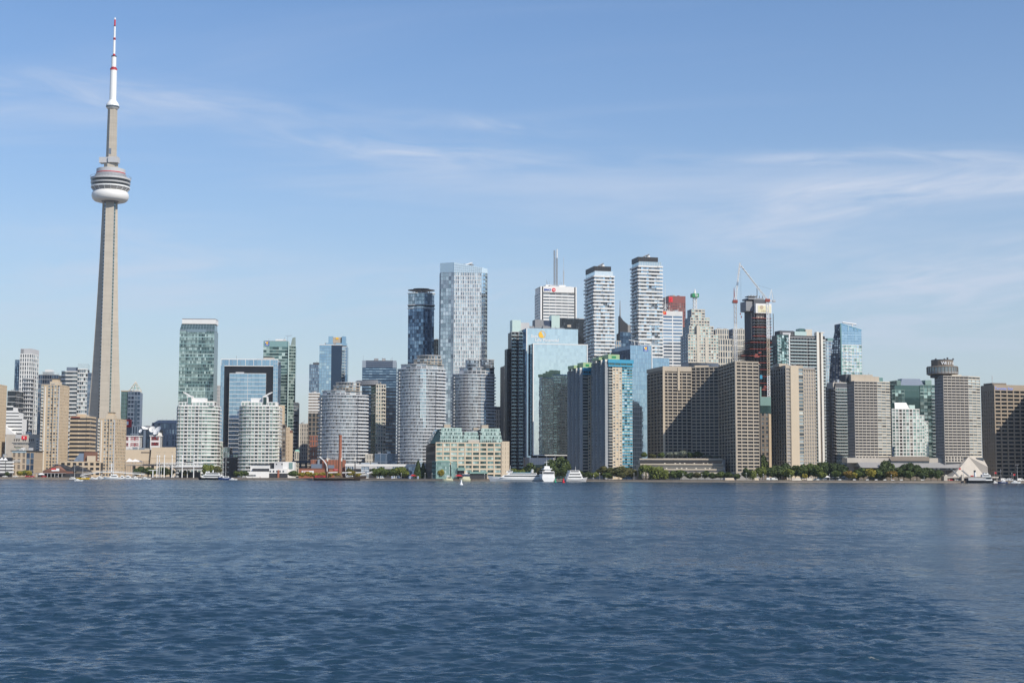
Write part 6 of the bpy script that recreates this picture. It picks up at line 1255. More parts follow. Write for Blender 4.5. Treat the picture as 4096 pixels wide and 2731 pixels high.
# tower under construction
t = tower('construction_tower', 'unfinished tower with dark concrete core, red steel floors and wrapped banner top', 2996, 3022, 3086, 1250, 1620, 14, 'L', D=26)
W = t.W; t.poly('concrete_core', 'dark_grey', [(0, 4), (W * .8, 4), (W * .8, 24), (-3, 24)], t.z0, t.z(1196)); t.box('raw_wall', 'concrete', t.x(3030), t.x(3060), 2.5, 8, t.z(1362), t.z(1250))
t.box('wrap_banner', 'white', t.x(3022), t.x(3085), -1, 16, t.z(1252), t.z(1214)); t.box('wrap_banner_face', 'cream', t.x(3030), t.x(3082), -1.2, 0, t.z(1249), t.z(1222)); disc(t, 'banner_ring', 'tan', ((0, -1.2), (1, -1.2)), t.x(3045), t.z(1229), 2.2, .02, .1); sign(t, 'banner_lettering', 'Hines', 'tan', ((0, -1.2), (1, -1.2)), t.x(3043), t.z(1247), 2.4, width=8.5, out=.05)
t.box('grey_screen', 'mid_grey', t.x(2993), t.x(3021), 6, 22, t.z(1242), t.z(1203)); t.box('top_deck', 'mid_grey', t.x(3000), t.x(3062), 4, 22, t.z(1196), t.z(1190)); t.box('top_room', 'light_grey', t.x(3028), t.x(3060), 6, 18, t.z(1214), t.z(1194)); 
for u in (3002, 3012, 3022, 3034, 3046, 3058): t.part('form_post', 'dark_grey', tube((t.x(u), 5, t.z(1196)), (t.x(u), 5, t.z(1178 + (u % 3) * 2)), .35, n=4))
t.box('form_frame', 'concrete_grey', t.x(3003), t.x(3040), 5, 16, t.z(1184), t.z(1181)); t.part('mast_pole', 'dark_grey', tube((t.x(3041), 8, t.z(1180)), (t.x(3041), 8, t.z(1140)), .4, n=4))
for i, v in enumerate(range(1272, 1362, 12)):
    t.piece('steel_floor', 'dark_grey' if i % 3 else 'red_rust', ((t.x(3008) + t.x(3086)) / 2, 1.5, t.z(v)), (t.x(3084) - t.x(3008), 4.5, .6))
for i, v in enumerate(range(1362, 1720, 9)):
    a = (2985 + 8 * R01(v) if v < 1400 else 2946 + 30 * R01(v, 2)) if v < 1445 else 3004; b = (3104 - 6 * R01(v, 3)) if v < 1430 else 3098
    t.piece('steel_floor', 'red_rust' if (i % 3 == 1) else 'black_metal', ((t.x(a) + t.x(b)) / 2, 4, t.z(v)), (t.x(b) - t.x(a), 22, .55))
for j in range(8):
    x = t.x(3006 + j * 12.6); t.piece('steel_column', 'black_metal', (x, -6, (t.z0 + t.z(1362)) / 2), (.8, .8, t.z(1362) - t.z0)); t.piece('steel_column', 'dark_grey', (x, 1, (t.z(1440) + t.z(1252)) / 2), (.6, .6, t.z(1252) - t.z(1440)))
for i in range(26): t.piece('red_panel', 'red_rust', (t.x(3012 + 86 * R01(i, 1)), -6.8, t.z(1372 + 330 * R01(i, 7))), (2 + 5 * R01(i, 3), .3, 1.6))
t.box('dark_netting', 'black_metal', t.x(3006), t.x(3096), 3.5, 12, t.z0, t.z(1362))
for i in range(5): t.piece('outrigger', 'charcoal', (t.x(2968), -3 + 3 * i, t.z(1402 + 8 * i)), (t.x(2996) - t.x(2944), .6, .6))
t.done()
def crane(label, u_m, v_base, v_cab, tip, back, d, mats):
    x = xat(u_m, d, zat(u_m, v_cab, d)); t = Thing('tower_crane', label, 'crane', (x, d, zat(u_m, v_base, d)), 0, 'tower cranes over the unfinished tower', d)
    zz = lambda v: zat(u_m, v, d); n = int((v_base - v_cab) / 9); px = d / F
    k = 4
    for i in range(k):
        a, b = v_base - (v_base - v_cab) * i / k, v_base - (v_base - v_cab) * (i + 1) / k; lattice(t, 'mast_section', mats[i % len(mats)], 0, 0, zz(a), zz(b), 1.25, max(3, n // k), .38)
    t.part('slewing_cab', 'red_rust', boxvf(-2.6, 2.4, -2.2, 2.2, zz(v_cab + 6), zz(v_cab - 6)))
    tx, tz = (tip[0] - u_m) * px, zz(tip[1]); a = Vector((0, 0, zz(v_cab))); b = Vector((tx, 0, tz)); dr = (b - a).normalized(); s = Vector((0, 1, 0)); w = dr.cross(s); parts = []; nn = 22
    for sx, sy in ((-.9, -.9), (.9, -.9), (0, .9)): parts.append(tube(a + s * sx + w * sy, b + s * sx * .4 + w * sy * .4, .38, n=4))
    for i in range(nn):
        p, q = a.lerp(b, i / nn), a.lerp(b, (i + 1) / nn); e = 1 if i % 2 else -1; parts += [tube(p + s * .8 * e - w * .8, q - s * .8 * e - w * .8, .26, n=4), tube(p + s * .8 * e - w * .8, q + w * .8, .26, n=4)]
    o = t.part('luffing_jib', 'white_paint', join(parts)); o['kind'] = 'stuff'
    bx, bz = (back[0] - u_m) * px, zz(back[1]); t.part('counter_jib', mats[0], tube((0, 0, zz(v_cab + 1)), (bx, 0, zz(v_cab + 1)), .7, n=4)); t.part('counterweight', 'light_grey', boxvf(bx - 1.5, bx + 1.5, -1.6, 1.6, zz(v_cab + 6), zz(v_cab - 2)))
    af = Vector((bx * .62, 0, bz)); t.part('a_frame', 'white_paint' if mats[0] == 'white_paint' else 'red_rust', join([tube((bx * .2, 0, zz(v_cab)), af, .35, n=4), tube((bx * .85, 0, zz(v_cab)), af, .3, n=4)])); t.part('pendant_cable', 'dark_grey', join([tube(af, a.lerp(b, .45), .09, n=3), tube(a.lerp(b, .45), a.lerp(b, .98), .09, n=3), tube(af, (bx, 0, zz(v_cab)), .1, n=3)])); t.part('hook_line', 'dark_grey', tube(b, (tx, 0, tz - 55), .06, n=3)); t.part('hook', 'red_rust', boxvf(tx - .5, tx + .5, -.4, .4, tz - 57, tz - 55))
crane('left tower crane with steep white jib and red cab beside the stone office', 2941, 1560, 1206, (2961, 1052), (2934, 1152), 1600, ['light_grey', 'light_grey', 'white', 'light_grey'])
crane('right tower crane with red and white mast climbing the unfinished tower', 3070, 1800, 1202, (2964, 1063), (3096, 1157), 1590, ['white_paint', 'white_paint', 'concrete_warm', 'white_paint'])
# green glass condominium with white pier
t = tower('condominium', 'green glass condominium with a tall white pier behind the concrete tower', 3084, 3108, 3302, 1340, 1420, 14, 'L')
W, D = t.W, t.D; core(t, 'black_metal', inset=.5); nf = 44; xa, xb, xc = t.x(3156), t.x(3264), t.x(3290)
facade(t, (0, 0), (xa, 0), t.z0, t.z1, nf, 5, 'glass_green_dark', lambda i, j: 'glass_teal' if R01(i, j) > .45 else 'glass_green_dark', sp=.55, pw=.3, rec=.3, slab=(1.4, .3, 'white', .9, 'rail_glass'), balc=[(0, 1.4), (3.6, 4.6)])
t.box('white_line', 'white', xa - .5, xa + .7, -.6, 1, t.z0, t.z1 + 1); facade(t, (xa, .3), (xb, .3), t.z0, t.z(1348), nf - 1, 9, 'light_grey', lambda i, j: 'glass_green' if R01(i, j, 4) > .5 else 'glass_green_dark', sp=.6, pw=.25, rec=.5, slab=(1.5, .35, 'white', .95, 'rail_glass'), balc=[(0.2, 6), (6.4, 9)])
t.box('white_pier', 'white_warm', xb, xb + 2.4, -1.6, 3, t.z0, t.z(1323)); t.box('white_pier', 'white_warm', xb + 4.4, xb + 6.4, -1.6, 3, t.z0, t.z(1325)); t.box('pier_recess', 'brown', xb + 2.4, xb + 4.4, -.6, 3, t.z0, t.z(1326)); t.box('pier_cap', 'white_warm', xb + 4, xb + 8, -2, 3, t.z(1328), t.z(1324))
facade(t, (xb + 6.4, .2), (W, .2), t.z0, t.z(1356), nf - 2, 3, 'white', 'glass_teal', sp=.8, pw=.3, rec=.4, slab=(1.5, .35, 'white', .9, 'rail_glass')); facade(t, t.L[0], t.L[1], t.z0, t.z1 - 8, nf - 3, 6, 'dark_grey', 'glass_green_dark', sp=.6, pw=.5, rec=.3, slab=(1.4, .3, 'mid_grey', .9, 'rail_glass'), balc=[(0, 3)])
t.box('penthouse', 'dark_grey', t.x(3126), t.x(3182), 4, 16, t.z1, t.z(1320)); t.box('glass_penthouse', 'glass_green', t.x(3184), t.x(3232), 3, 14, t.z(1350), t.z(1322)); t.box('roof_tower', 'glass_green_dark', t.x(3208), t.x(3228), 5, 14, t.z(1324), t.z(1309)); t.box('stone_roof_box', 'pale_stone', t.x(3230), t.x(3256), 4, 12, t.z(1350), t.z(1312)); t.done()
t = tower('apartment_tower', 'pale blue glass tower half hidden behind the sail shaped tower', 3296, 3300, 3346, 1366, 1580, 14, 'L', D=24)
simple(t, 40, F=(6, dict(gl=lambda i, j: 'glass_sky' if j % 3 == 1 else 'glass_blue')), wall='light_grey', gl='glass_blue', sp=.7, pw=.3, rec=.3); t.box('top', 'glass_teal', t.W * .3, t.W, 2, 12, t.z1, t.z1 + 4); t.done()
# sail shaped tower
t = tower('apartment_tower', 'sail shaped glass tower with curved dark side and sloping roof', 3338, 3362, 3446, 1322, 1480, 14, 'L')
W, D = t.W, t.D; nf = 46; zr = t.z1; core(t, 'glass_blue_dark', inset=.4)
facade(t, t.F[0], t.F[1], t.z0, t.z(1380), 40, 8, 'white', lambda i, j: 'glass_sky' if R01(i, j) > .6 else 'glass_teal', sp=.6, pw=.25, rec=.3, slab=(1.2, .3, 'white', 1.0, 'white'), balc=[(1.5, 2.3), (3.2, 4.0)]); facade(t, t.F[0], t.F[1], t.z(1380), t.z(1320), 6, 1, 'glass_sky', 'glass_mirror_blue', sp=.5, pw=.4, rec=.15, nwin=6)
V = [(0, -.1, t.z(1321)), (W, -.1, t.z(1321)), (W, -.1, t.z(1319)), (0, -.1, t.z(1294)), (0, 10, t.z(1321)), (W, 10, t.z(1321)), (W, 10, t.z(1319)), (0, 10, t.z(1294))]
t.part('sloping_crown', 'glass_mirror_blue', (V, [(0, 1, 2, 3), (7, 6, 5, 4), (3, 2, 6, 7), (1, 5, 6, 2), (0, 3, 7, 4)])); t.part('crown_edge', 'cyan_paint', tube((0, -.3, t.z(1294)), (W, -.3, t.z(1318)), .35, n=4))
for f in (.36, .64, .8): t.part('crown_bar', 'glass_teal', tube((W * f, -.3, t.z(1321)), (W * f, -.3, t.z(1294 + 24 * f)), .35, n=4))
t.box('side_edge', 'glass_teal', -.3, .9, -.45, .4, t.z0, t.z(1295))
# curved left flank
lv = [(1294, 0), (1330, -3.0), (1370, -5.2), (1420, -7.0), (1480, -8.6), (1560, -10), (1900, -11.5)]
V = []; Fc = []
for v, x in lv: z = max(t.z(v), t.z0); V += [(0, .1, z), (x, max(4, D * .6), z), (0, D, z)]
for i in range(len(lv) - 1): Fc += [(3 * i, 3 * i + 1, 3 * i + 4, 3 * i + 3), (3 * i + 1, 3 * i + 2, 3 * i + 5, 3 * i + 4)]
t.part('curved_flank', 'navy', (V, Fc))
for i in range(1, 30):
    v = 1300 + i * 9; x = np.interp(v, [a for a, b in lv], [b for a, b in lv])
    for j in range(4): f = (j + .5) / 4; t.piece('flank_window', 'glass_silver' if R01(i, j) > .5 else 'glass_dark', (x * f - .1, D * .6 * f, t.z(v)), (1.6, .5, 1.4), math.atan2(-D * .6, -x))
xc = t.x(3418); t.part('roof_crane', 'white', join([tube((xc, 5, t.z(1318)), (xc, 5, t.z(1294)), .6, n=5), tube((t.x(3379), 5, t.z(1287)), (t.x(3434), 5, t.z(1293)), .7, n=5)])); t.done()
# slim balcony condominium
t = tower('condominium', 'slim pale green condominium with stacked balconies beside the hotel tower', 3303, 3341, 3392, 1532, 1290, 14, 'L')
W, D = t.W, t.D; core(t, 'dark_grey', inset=.5); nf = 29
facade(t, t.F[0], t.F[1], t.z0, t.z(1552), nf, 6, 'light_grey', lambda i, j: 'glass_teal' if R01(i, j) > .35 else 'glass_green', sp=.5, pw=.25, rec=.5, slab=(1.6, .35, 'white', .9, 'rail_glass'), balc=[(0, 5.8)]); facade(t, t.L[0], t.L[1], t.z0, t.z(1545), nf, 6, 'brown', 'glass_dark', sp=.8, pw=1.0, rec=.4, slab=(1.5, .35, 'concrete_grey', .9, 'concrete_grey'), balc=[(1, 2.6), (4.4, 6)])
t.box('concrete_cap', 'concrete', t.x(3336), t.x(3388), 2, 14, t.z(1552), t.z(1528)); t.box('cap_slot', 'dark_grey', t.x(3364), t.x(3384), 1.8, 2.4, t.z(1550), t.z(1534)); t.done()
# hotel towers with flared bases
def hotel(label, uA, uB, uC, uD, vt, vb, d, nf, top):
    t = tower('hotel_tower', label, uA, uB, uC, vt, d, 12, 'L', group='concrete hotel towers')
    W, D = t.W, t.D; z2 = t.z(vb); a = math.radians(22)
    xr = W; e = (math.cos(a), math.sin(a)); L2 = 12.0
    lo, hi = 0.0, 40.0
    wx = t.c0[0] + t.e1[0] * W, t.c0[1] + t.e1[1] * W; dirw = (math.cos(math.radians(12) + a), math.sin(math.radians(12) + a)); L2 = along(wx, dirw, uD, t.z1)
    q = (W + e[0] * L2, e[1] * L2); poly = [(0, 0), (W, 0), q, (q[0] - 2, max(q[1] + 12, D)), (0, D)]
    t.poly('core', 'dark_grey', offset(poly, -.6), t.z0, t.z1); t.poly('roof', 'concrete', offset(poly, -.2), t.z1, t.z1 + .8)
    facade(t, (0, 0), (W, 0), z2, t.z1, nf, 6, 'concrete', lambda i, j: 'glass_room' if R01(i, j) > .5 else 'glass_dark', sp=1.0, pw=.3, rec=.85, so=.35, po=.1)
    for i in range(nf):
        for j in range(6): t.piece('dark_recess', 'black_metal', (W * (j + .25) / 6, .45, z2 + (i + .72) * (t.z1 - z2) / nf), (W / 6 * .34, .3, (t.z1 - z2) / nf * .5))
    facade(t, (W, 0), q, z2, t.z1, nf, 3, 'pale_stone', lambda i, j: 'glass_pale' if R01(i, j) > .22 else 'glass_dark', sp=1.0, pw=.3, rec=.4, so=.2); facade(t, t.L[0], t.L[1], t.z0 + 6, t.z1, nf + 3, 6, 'concrete_grey', 'glass_dark', sp=1.2, pw=1.0, rec=.4)
    t.q = q; top(t); return t
def top1(t):
    W = t.W; t.box('roof_house', 'concrete_warm', t.x(3413), t.x(3500), 4, 20, t.z1 + .8, t.z(1496)); t.box('roof_house_wing', 'concrete_warm', t.x(3480), t.x(3528), 5, 18, t.z1 + .8, t.z(1503)); t.box('roof_glass', 'glass_teal', t.x(3526), t.x(3545), 6, 16, t.z1 + .8, t.z(1506))
    for u in (3436, 3452, 3470, 3492): t.part('aerial', 'mid_grey', tube((t.x(u), 8, t.z(1496)), (t.x(u), 8, t.z(1488)), .15, n=4))
    t.box('roof_dark', 'dark_grey', t.x(3400), t.x(3440), 8, 18, t.z1 + .8, t.z(1494))
    z2 = t.z(1826); V = [(-2.0, -2, t.z0), (6, -7, t.z0), (6, 14, t.z0), (-2, 14, t.z0), (-.3, .2, z2), (.4, -.3, z2), (.4, 14, z2), (-.3, 14, z2)]
    t.part('flared_base', 'concrete_grey', (V, [(3, 2, 1, 0), (4, 5, 6, 7), (0, 1, 5, 4), (1, 2, 6, 5), (2, 3, 7, 6), (3, 0, 4, 7)]))
    facade(t, (.5, -.1), (t.W, -.1), t.z(1848), z2, 2, 7, 'concrete', 'glass_dark', sp=.8, pw=1.0, rec=.9); t.box('base_core', 'dark_grey', .6, t.W, 1, 12, t.z0, z2); t.done()
def top2(t):
    W = t.W; cx, cy = t.x(3804), 14.0; px = 1195 / F
    def drum(name, m, r0, r1, v0, v1, n=28): t.part(name, m, ([(cx + r * px * math.cos(2 * PI * i / n), cy + r * px * math.sin(2 * PI * i / n), z) for r, z in ((r0, t.z(v0)), (r1, t.z(v1))) for i in range(n)], [(i, (i + 1) % n, n + (i + 1) % n, n + i) for i in range(n)] + [tuple(range(n - 1, -1, -1)), tuple(range(n, 2 * n))]))
    drum('drum_neck', 'dark_grey', 48, 48, 1505, 1493); drum('restaurant_floor', 'brown', 56, 62, 1495, 1492); drum('restaurant_glazing', 'glass_dark', 61, 61, 1492, 1464); drum('restaurant_sill', 'concrete_grey', 62, 62, 1492, 1484); drum('restaurant_roof', 'brown', 63, 60, 1465, 1461); drum('upper_drum', 'brown', 43.5, 43.5, 1462, 1437); drum('upper_rim', 'dark_grey', 44, 43, 1437, 1434); t.box('pale_block', 'pale_stone', t.x(3812), t.x(3850), 1.5, 8, t.z1 + .8, t.z(1497))
    for i in range(28): a = 2 * PI * (i + .5) / 28; t.piece('glazing_bar', 'brown', (cx + 61.6 * px * math.cos(a), cy + 61.6 * px * math.sin(a), t.z(1478)), (.35, .35, t.z(1464) - t.z(1491)), a)
    word = 'WESTIN'; 
    for i, ch in enumerate(word):
        a = math.radians(-112 + i * 13.5); me = text_mesh(ch, 'sign_white', (2.5 if i == 0 else 2.0) / .7, .1, .05, align='CENTER'); o = new_obj('sign_letter', me, t.root, (cx + 44.6 * px * math.cos(a), cy + 44.6 * px * math.sin(a), t.z(1455) - t.loc.z)); o.rotation_euler = (PI / 2, 0, a + PI / 2)
    for u, h in ((3770, .8), (3805, 1.0), (3817, 1.8), (3840, 1.2)): t.part('rooftop_vent', 'charcoal', boxvf(t.x(u) - .5, t.x(u) + .5, cy - 4, cy - 3, t.z(1434), t.z(1434) + h))
    q = t.q; z2 = t.z(1826); xa, xb = t.x(3812, 20), t.x(3952, 20); yb = -14
    V = [(xa - 11, yb, t.z0), (xb - 5, yb + 6, t.z0), (xb - 5, 12, t.z0), (xa - 11, 12, t.z0), (W - 1.5, -.6, z2), (q[0] + .4, q[1] - .2, z2), (q[0], 14, z2), (W - 1.5, 14, z2), (xb - 5, yb + 6, t.z(1866)), (xb - 5, 12, t.z(1866))]
    t.part('flared_base', 'concrete', (V, [(0, 1, 8, 5, 4), (1, 2, 9, 8), (8, 9, 6, 5), (2, 3, 7, 6, 9), (3, 0, 4, 7), (4, 5, 6, 7)]))
    facade(t, (.2, -.1), (W - 6, -.1), t.z(1848), z2, 2, 6, 'concrete', 'glass_dark', sp=.8, pw=1.0, rec=.9); t.box('base_core', 'dark_grey', .6, W, 1.2, 12, t.z0, z2)
    t.box('base_window', 'glass_dark', q[0] - 8, q[0] - 2, q[1] - 6.4, q[1] - 2, t.z(1844), t.z(1829)); t.done()
hotel('left concrete hotel tower with plain box rooftop', 3388, 3416, 3508, 3559, 1527, 1826, 1200, 26, top1)
hotel('right concrete hotel tower with revolving round restaurant and lettering on top', 3738, 3772, 3872, 3919, 1506, 1826, 1195, 28, top2)
t = tower('hotel_podium', 'long low podium with sloped metal roof joining the two hotel towers', 3420, 3426, 3860, 1826, 1185, 6, 'L', D=30)
W = t.W; x0, x1 = t.x(3545), t.x(3850); t.box('long_hall', 'brown', t.x(3440), x1, 3, 26, t.z0, t.z(1866))
V = [(t.x(3440), -2, t.z(1870)), (x1, -2, t.z(1870)), (x1, 6, t.z(1848)), (t.x(3440), 6, t.z(1848)), (t.x(3440), 20, t.z(1870)), (x1, 20, t.z(1870))]
t.part('sloped_roof', 'concrete_grey', (V, [(0, 1, 2, 3), (3, 2, 5, 4), (0, 3, 4), (1, 5, 2)])); xa, xb = t.x(3572), t.x(3726); V = [(xa, 4, t.z(1842)), (xb, 4, t.z(1842)), (xb + 1, 8, t.z(1824)), (xa - 1, 8, t.z(1824)), (xa, 22, t.z(1842)), (xb, 22, t.z(1842))]
t.part('upper_roof', 'brown', (V, [(0, 1, 2, 3), (3, 2, 5, 4), (0, 3, 4), (1, 5, 2)])); t.box('upper_glazing', 'glass_dark', xa, xb, 5, 20, t.z(1850), t.z(1838)); t.box('link', 'concrete', x0 - 30, x1, 7, 20, t.z(1850), t.z(1830)); t.box('dark_soffit', 'charcoal', t.x(3700), t.x(3830), -.5, 4, t.z(1880), t.z(1869))
for j in range(14): t.piece('slot_window', 'glass_dark', (t.x(3600 + 17 * j), -.3, t.z(1873)), (2.2, .5, 1.0))
t.done()
# white and teal condominium pair
t = tower('condominium', 'white gridded teal glass condominium with stepped right side between the hotel towers', 3563, 3567, 3678, 1637, 1270, 10, 'L', D=24)
W = t.W; core(t, 'glass_green_dark', inset=.4); nf = 21; fc = lambda i, j: 'glass_teal' if R01(i, j) > .3 else 'glass_green'
facade(t, (0, 0), (W, 0), t.z0, t.z1, nf, 8, 'white', lambda i, j: 'glass_brown' if (j in (2, 5) and R01(i, j) > .3) else fc(i, j), sp=.8, pw=.7, rec=.3)
xa, xb = t.x(3697), t.x(3713); t.box('step', 'glass_green_dark', W, xa, .6, 20, t.z0, t.z(1662)); facade(t, (W, .3), (xa, .3), t.z0, t.z(1662), nf - 2, 2, 'white', fc, sp=.8, pw=.4, rec=.3); t.box('step', 'glass_green_dark', xa, xb, .9, 20, t.z0, t.z(1686)); facade(t, (xa, .6), (xb, .6), t.z0, t.z(1686), nf - 3, 2, 'white', fc, sp=.8, pw=.4, rec=.3)
a, b = t.x(3586), t.x(3646); V = [(a, 3, t.z1), (b, 3, t.z1), (b - 2, 6, t.z(1608)), (a + 1, 6, t.z(1608)), (a, 14, t.z1), (b, 14, t.z1), (b - 2, 11, t.z(1608)), (a + 1, 11, t.z(1608))]; t.part('roof_lantern', 'white', (V, [(0, 1, 2, 3), (7, 6, 5, 4), (3, 2, 6, 7), (1, 5, 6, 2), (0, 3, 7, 4)])); t.box('roof_side', 'glass_teal', b, t.x(3668), 4, 12, t.z1, t.z(1618)); t.box('roof_side', 'glass_green_dark', t.x(3570), a, 4, 12, t.z1, t.z(1610)); t.done()
t = tower('condominium', 'dark teal glass condominium with peaked roof behind the white gridded one', 3560, 3568, 3740, 1560, 1335, 10, 'L', D=26)
W = t.W; core(t, 'glass_green_dark', inset=.4); nf = 26; gk = lambda i, j: 'glass_teal' if R01(i, j) > .68 else ('glass_green' if R01(i, j) > .5 else 'glass_green_dark')
facade(t, (0, 0), (t.x(3618), 0), t.z0, t.z1, nf, 4, 'glass_green', gk, sp=.6, pw=.3, rec=.3); facade(t, (t.x(3618), 3), (t.x(3680), 3), t.z0, t.z(1535), nf + 2, 5, 'glass_green_dark', 'glass_green_dark', sp=.6, pw=.3, rec=.3, slab=(1.3, .3, 'teal_roof', .9, 'rail_glass'), balc=[(1, 4)]); facade(t, (t.x(3680), 0), (W, 0), t.z0, t.z(1540), nf + 2, 4, 'glass_green', gk, sp=.6, pw=.3, rec=.3, slab=(1.2, .3, 'light_grey', .9, 'rail_glass'), balc=[(3, 4)])
t.box('upper', 'glass_green_dark', t.x(3580), t.x(3735), .5, 20, t.z1, t.z(1540)); t.box('upper', 'glass_green', t.x(3588), t.x(3604), 0, 16, t.z(1540), t.z(1520)); t.box('upper', 'glass_green', t.x(3702), t.x(3727), 0, 16, t.z(1540), t.z(1518)); V = [(t.x(3604), 1, t.z(1540)), (t.x(3702), 1, t.z(1540)), (t.x(3690), 5, t.z(1512)), (t.x(3618), 5, t.z(1512)), (t.x(3604), 16, t.z(1540)), (t.x(3702), 16, t.z(1540)), (t.x(3690), 13, t.z(1512)), (t.x(3618), 13, t.z(1512))]; t.part('peaked_roof', 'slate', (V, [(0, 1, 2, 3), (7, 6, 5, 4), (3, 2, 6, 7), (1, 5, 6, 2), (0, 3, 7, 4)])); t.done()
# newspaper tower at the right edge and the tower beyond it that shades it
t = tower('office_tower', 'brown grey newspaper office tower cut off at the right edge', 3923, 3976, 4180, 1542, 1230, 16, 'L')
W, D = t.W, t.D; simple(t, 23, F=(8, dict(nwin=2)), L=(6, dict(pw=2.2)), wall='umber', gl='glass_black', sp=1.3, pw=.9, rec=.9, z1=t.z(1562)); t.box('sign_band', 'umber', 0, W, -.1, 8, t.z(1562), t.z1 + .8); t.box('parapet_side', 'umber', -.1, .8, 0, D, t.z(1562), t.z1 + .8); sign(t, 'name_lettering', 'Toronto Star', 'sign_lavender', t.F, t.x(3977), t.z(1558), 2.3, width=t.x(4052) - t.x(3977), out=.25, bold=.03, depth=.12); t.box('roof_house', 'brown', 2, t.x(4040), 5, 18, t.z1 + .8, t.z1 + 2.6); t.part('roof_mast', 'light_grey', tube((t.x(3992), 8, t.z1), (t.x(3992), 8, t.z1 + 9), .25, n=4)); t.done()
t = tower('office_tower', 'concrete tower beyond the right edge whose shadow falls on the newspaper tower', 4200, 4226, 4420, 1530, 1188, 0, 'L', D=62)
simple(t, 24, F=8, L=6, wall='concrete', gl='glass_dark', sp=1.4, pw=1.0); t.done()
# ------------------------------------------------------------------ trees
def leaf_mat(name, stops):
    m, t, b = _newmat(name)
    at = t.new('ShaderNodeAttribute'); at.attribute_name = 'rnd'
    oi = t.new('ShaderNodeObjectInfo').outputs['Random']
    c = t.ramp(t.m('FRACT', t.m('ADD', at.outputs['Fac'], t.m('MULTIPLY', oi, 0.35))), stops)
    t.l.new(c, b.inputs['Base Color']); b.inputs['Roughness'].default_value = 0.6; b.inputs['Specular IOR Level'].default_value = 0.25
leaf_mat('leaf_dark', [(0, (0.026, 0.046, 0.017)), (0.6, (0.056, 0.084, 0.027)), (1, (0.105, 0.135, 0.040))])
leaf_mat('leaf_green', [(0, (0.040, 0.065, 0.018)), (0.6, (0.080, 0.115, 0.030)), (1, (0.13, 0.16, 0.042))])
leaf_mat('leaf_light', [(0, (0.075, 0.10, 0.022)), (0.6, (0.14, 0.17, 0.035)), (1, (0.21, 0.23, 0.055))])
leaf_mat('leaf_yellow', [(0, (0.15, 0.13, 0.02)), (0.5, (0.27, 0.23, 0.035)), (1, (0.40, 0.33, 0.06))])
leaf_mat('leaf_olive', [(0, (0.050, 0.060, 0.020)), (0.6, (0.095, 0.10, 0.034)), (1, (0.16, 0.14, 0.05))])
leaf_mat('leaf_orange', [(0, (0.10, 0.10, 0.02)), (0.5, (0.22, 0.15, 0.03)), (1, (0.36, 0.20, 0.05))])
leaf_mat('leaf_silver', [(0, (0.09, 0.11, 0.08)), (0.6, (0.17, 0.19, 0.14)), (1, (0.26, 0.28, 0.22))])
def crown_mesh(seed, kind, m):
    r = np.random.RandomState(seed); C = []; n = 2300 if kind != 'conifer' else 1700
    if kind == 'conifer':
        h = 1 - np.sqrt(r.rand(n)); ang = r.rand(n) * 2 * PI; rad = (0.5 * (1 - h) ** 0.8 + .03) * (0.55 + .45 * r.rand(n)); pts = np.stack([rad * np.cos(ang), rad * np.sin(ang), .06 + .94 * h], -1); out = np.stack([np.cos(ang), np.sin(ang), .4 + 0 * ang], -1)
    else:
        k = {'round': 15, 'willow': 12, 'spread': 16}[kind]; lobes = []
        for i in range(k):
            a = r.rand() * 2 * PI; zz = r.uniform(.0, 1.0); q = math.sqrt(max(0, 1 - (2 * zz - 1) ** 2)) * r.uniform(.35, .95)
            lobes.append((.30 * q * math.cos(a), .30 * q * math.sin(a), .40 + .36 * zz if kind != 'spread' else .42 + .30 * zz, r.uniform(.13, .23)))
        lobes.append((0, 0, .55, .27)); L = np.array(lobes); w = L[:, 3] ** 2; ch = r.choice(len(L), n, p=w / w.sum())
        d = r.normal(size=(n, 3)); d /= np.linalg.norm(d, axis=1)[:, None]; d[:, 2] = np.abs(d[:, 2]) * np.where(r.rand(n) < .72, 1, -1)
        pts = L[ch, :3] + d * (L[ch, 3] * (0.72 + .36 * r.rand(n)))[:, None]; out = d
        if kind == 'willow':
            hang = r.rand(n) < .6; rr = np.hypot(pts[:, 0], pts[:, 1]); pts[hang, 2] -= r.rand(hang.sum()) * (.15 + .9 * rr[hang]); pts[:, 2] = np.clip(pts[:, 2], .06, 1)
        pts[:, 2] = np.clip(pts[:, 2], .10, 1.02)
    nrm = out + r.normal(size=(n, 3)) * .7; nrm /= np.linalg.norm(nrm, axis=1)[:, None]
    a = np.cross(nrm, r.normal(size=(n, 3))); a /= np.linalg.norm(a, axis=1)[:, None]; b = np.cross(nrm, a); s = (.026 + .026 * r.rand(n))[:, None]
    if kind == 'willow': a[:] = a * .45; b[:, 2] -= .8
    V = np.stack([pts - a * s - b * s * .6, pts + a * s * .7 - b * s, pts + a * s + b * s * .8, pts - a * s * .8 + b * s], 1).reshape(-1, 3)
    return quad_mesh('crown', V, np.arange(4 * n).reshape(n, 4), [m], rnd=np.clip(.5 * r.rand(n) + .5 * r.rand(len(pts)), 0, 1))
def trunk_mesh(seed):
    r = random.Random(seed); parts = [tube((0, 0, 0), (.01, 0, .45), .030, .018, n=7)]
    for i in range(5):
        a = r.uniform(0, 6.28); z = r.uniform(.2, .42); parts.append(tube((.005, 0, z), (.22 * math.cos(a), .22 * math.sin(a), z + r.uniform(.16, .32)), .014, .005, n=5))
    V, Fc = join(parts); return py_mesh('trunk', V, Fc, 'bark')
TRUNKS = [trunk_mesh(i) for i in range(3)]; CROWNS = {}
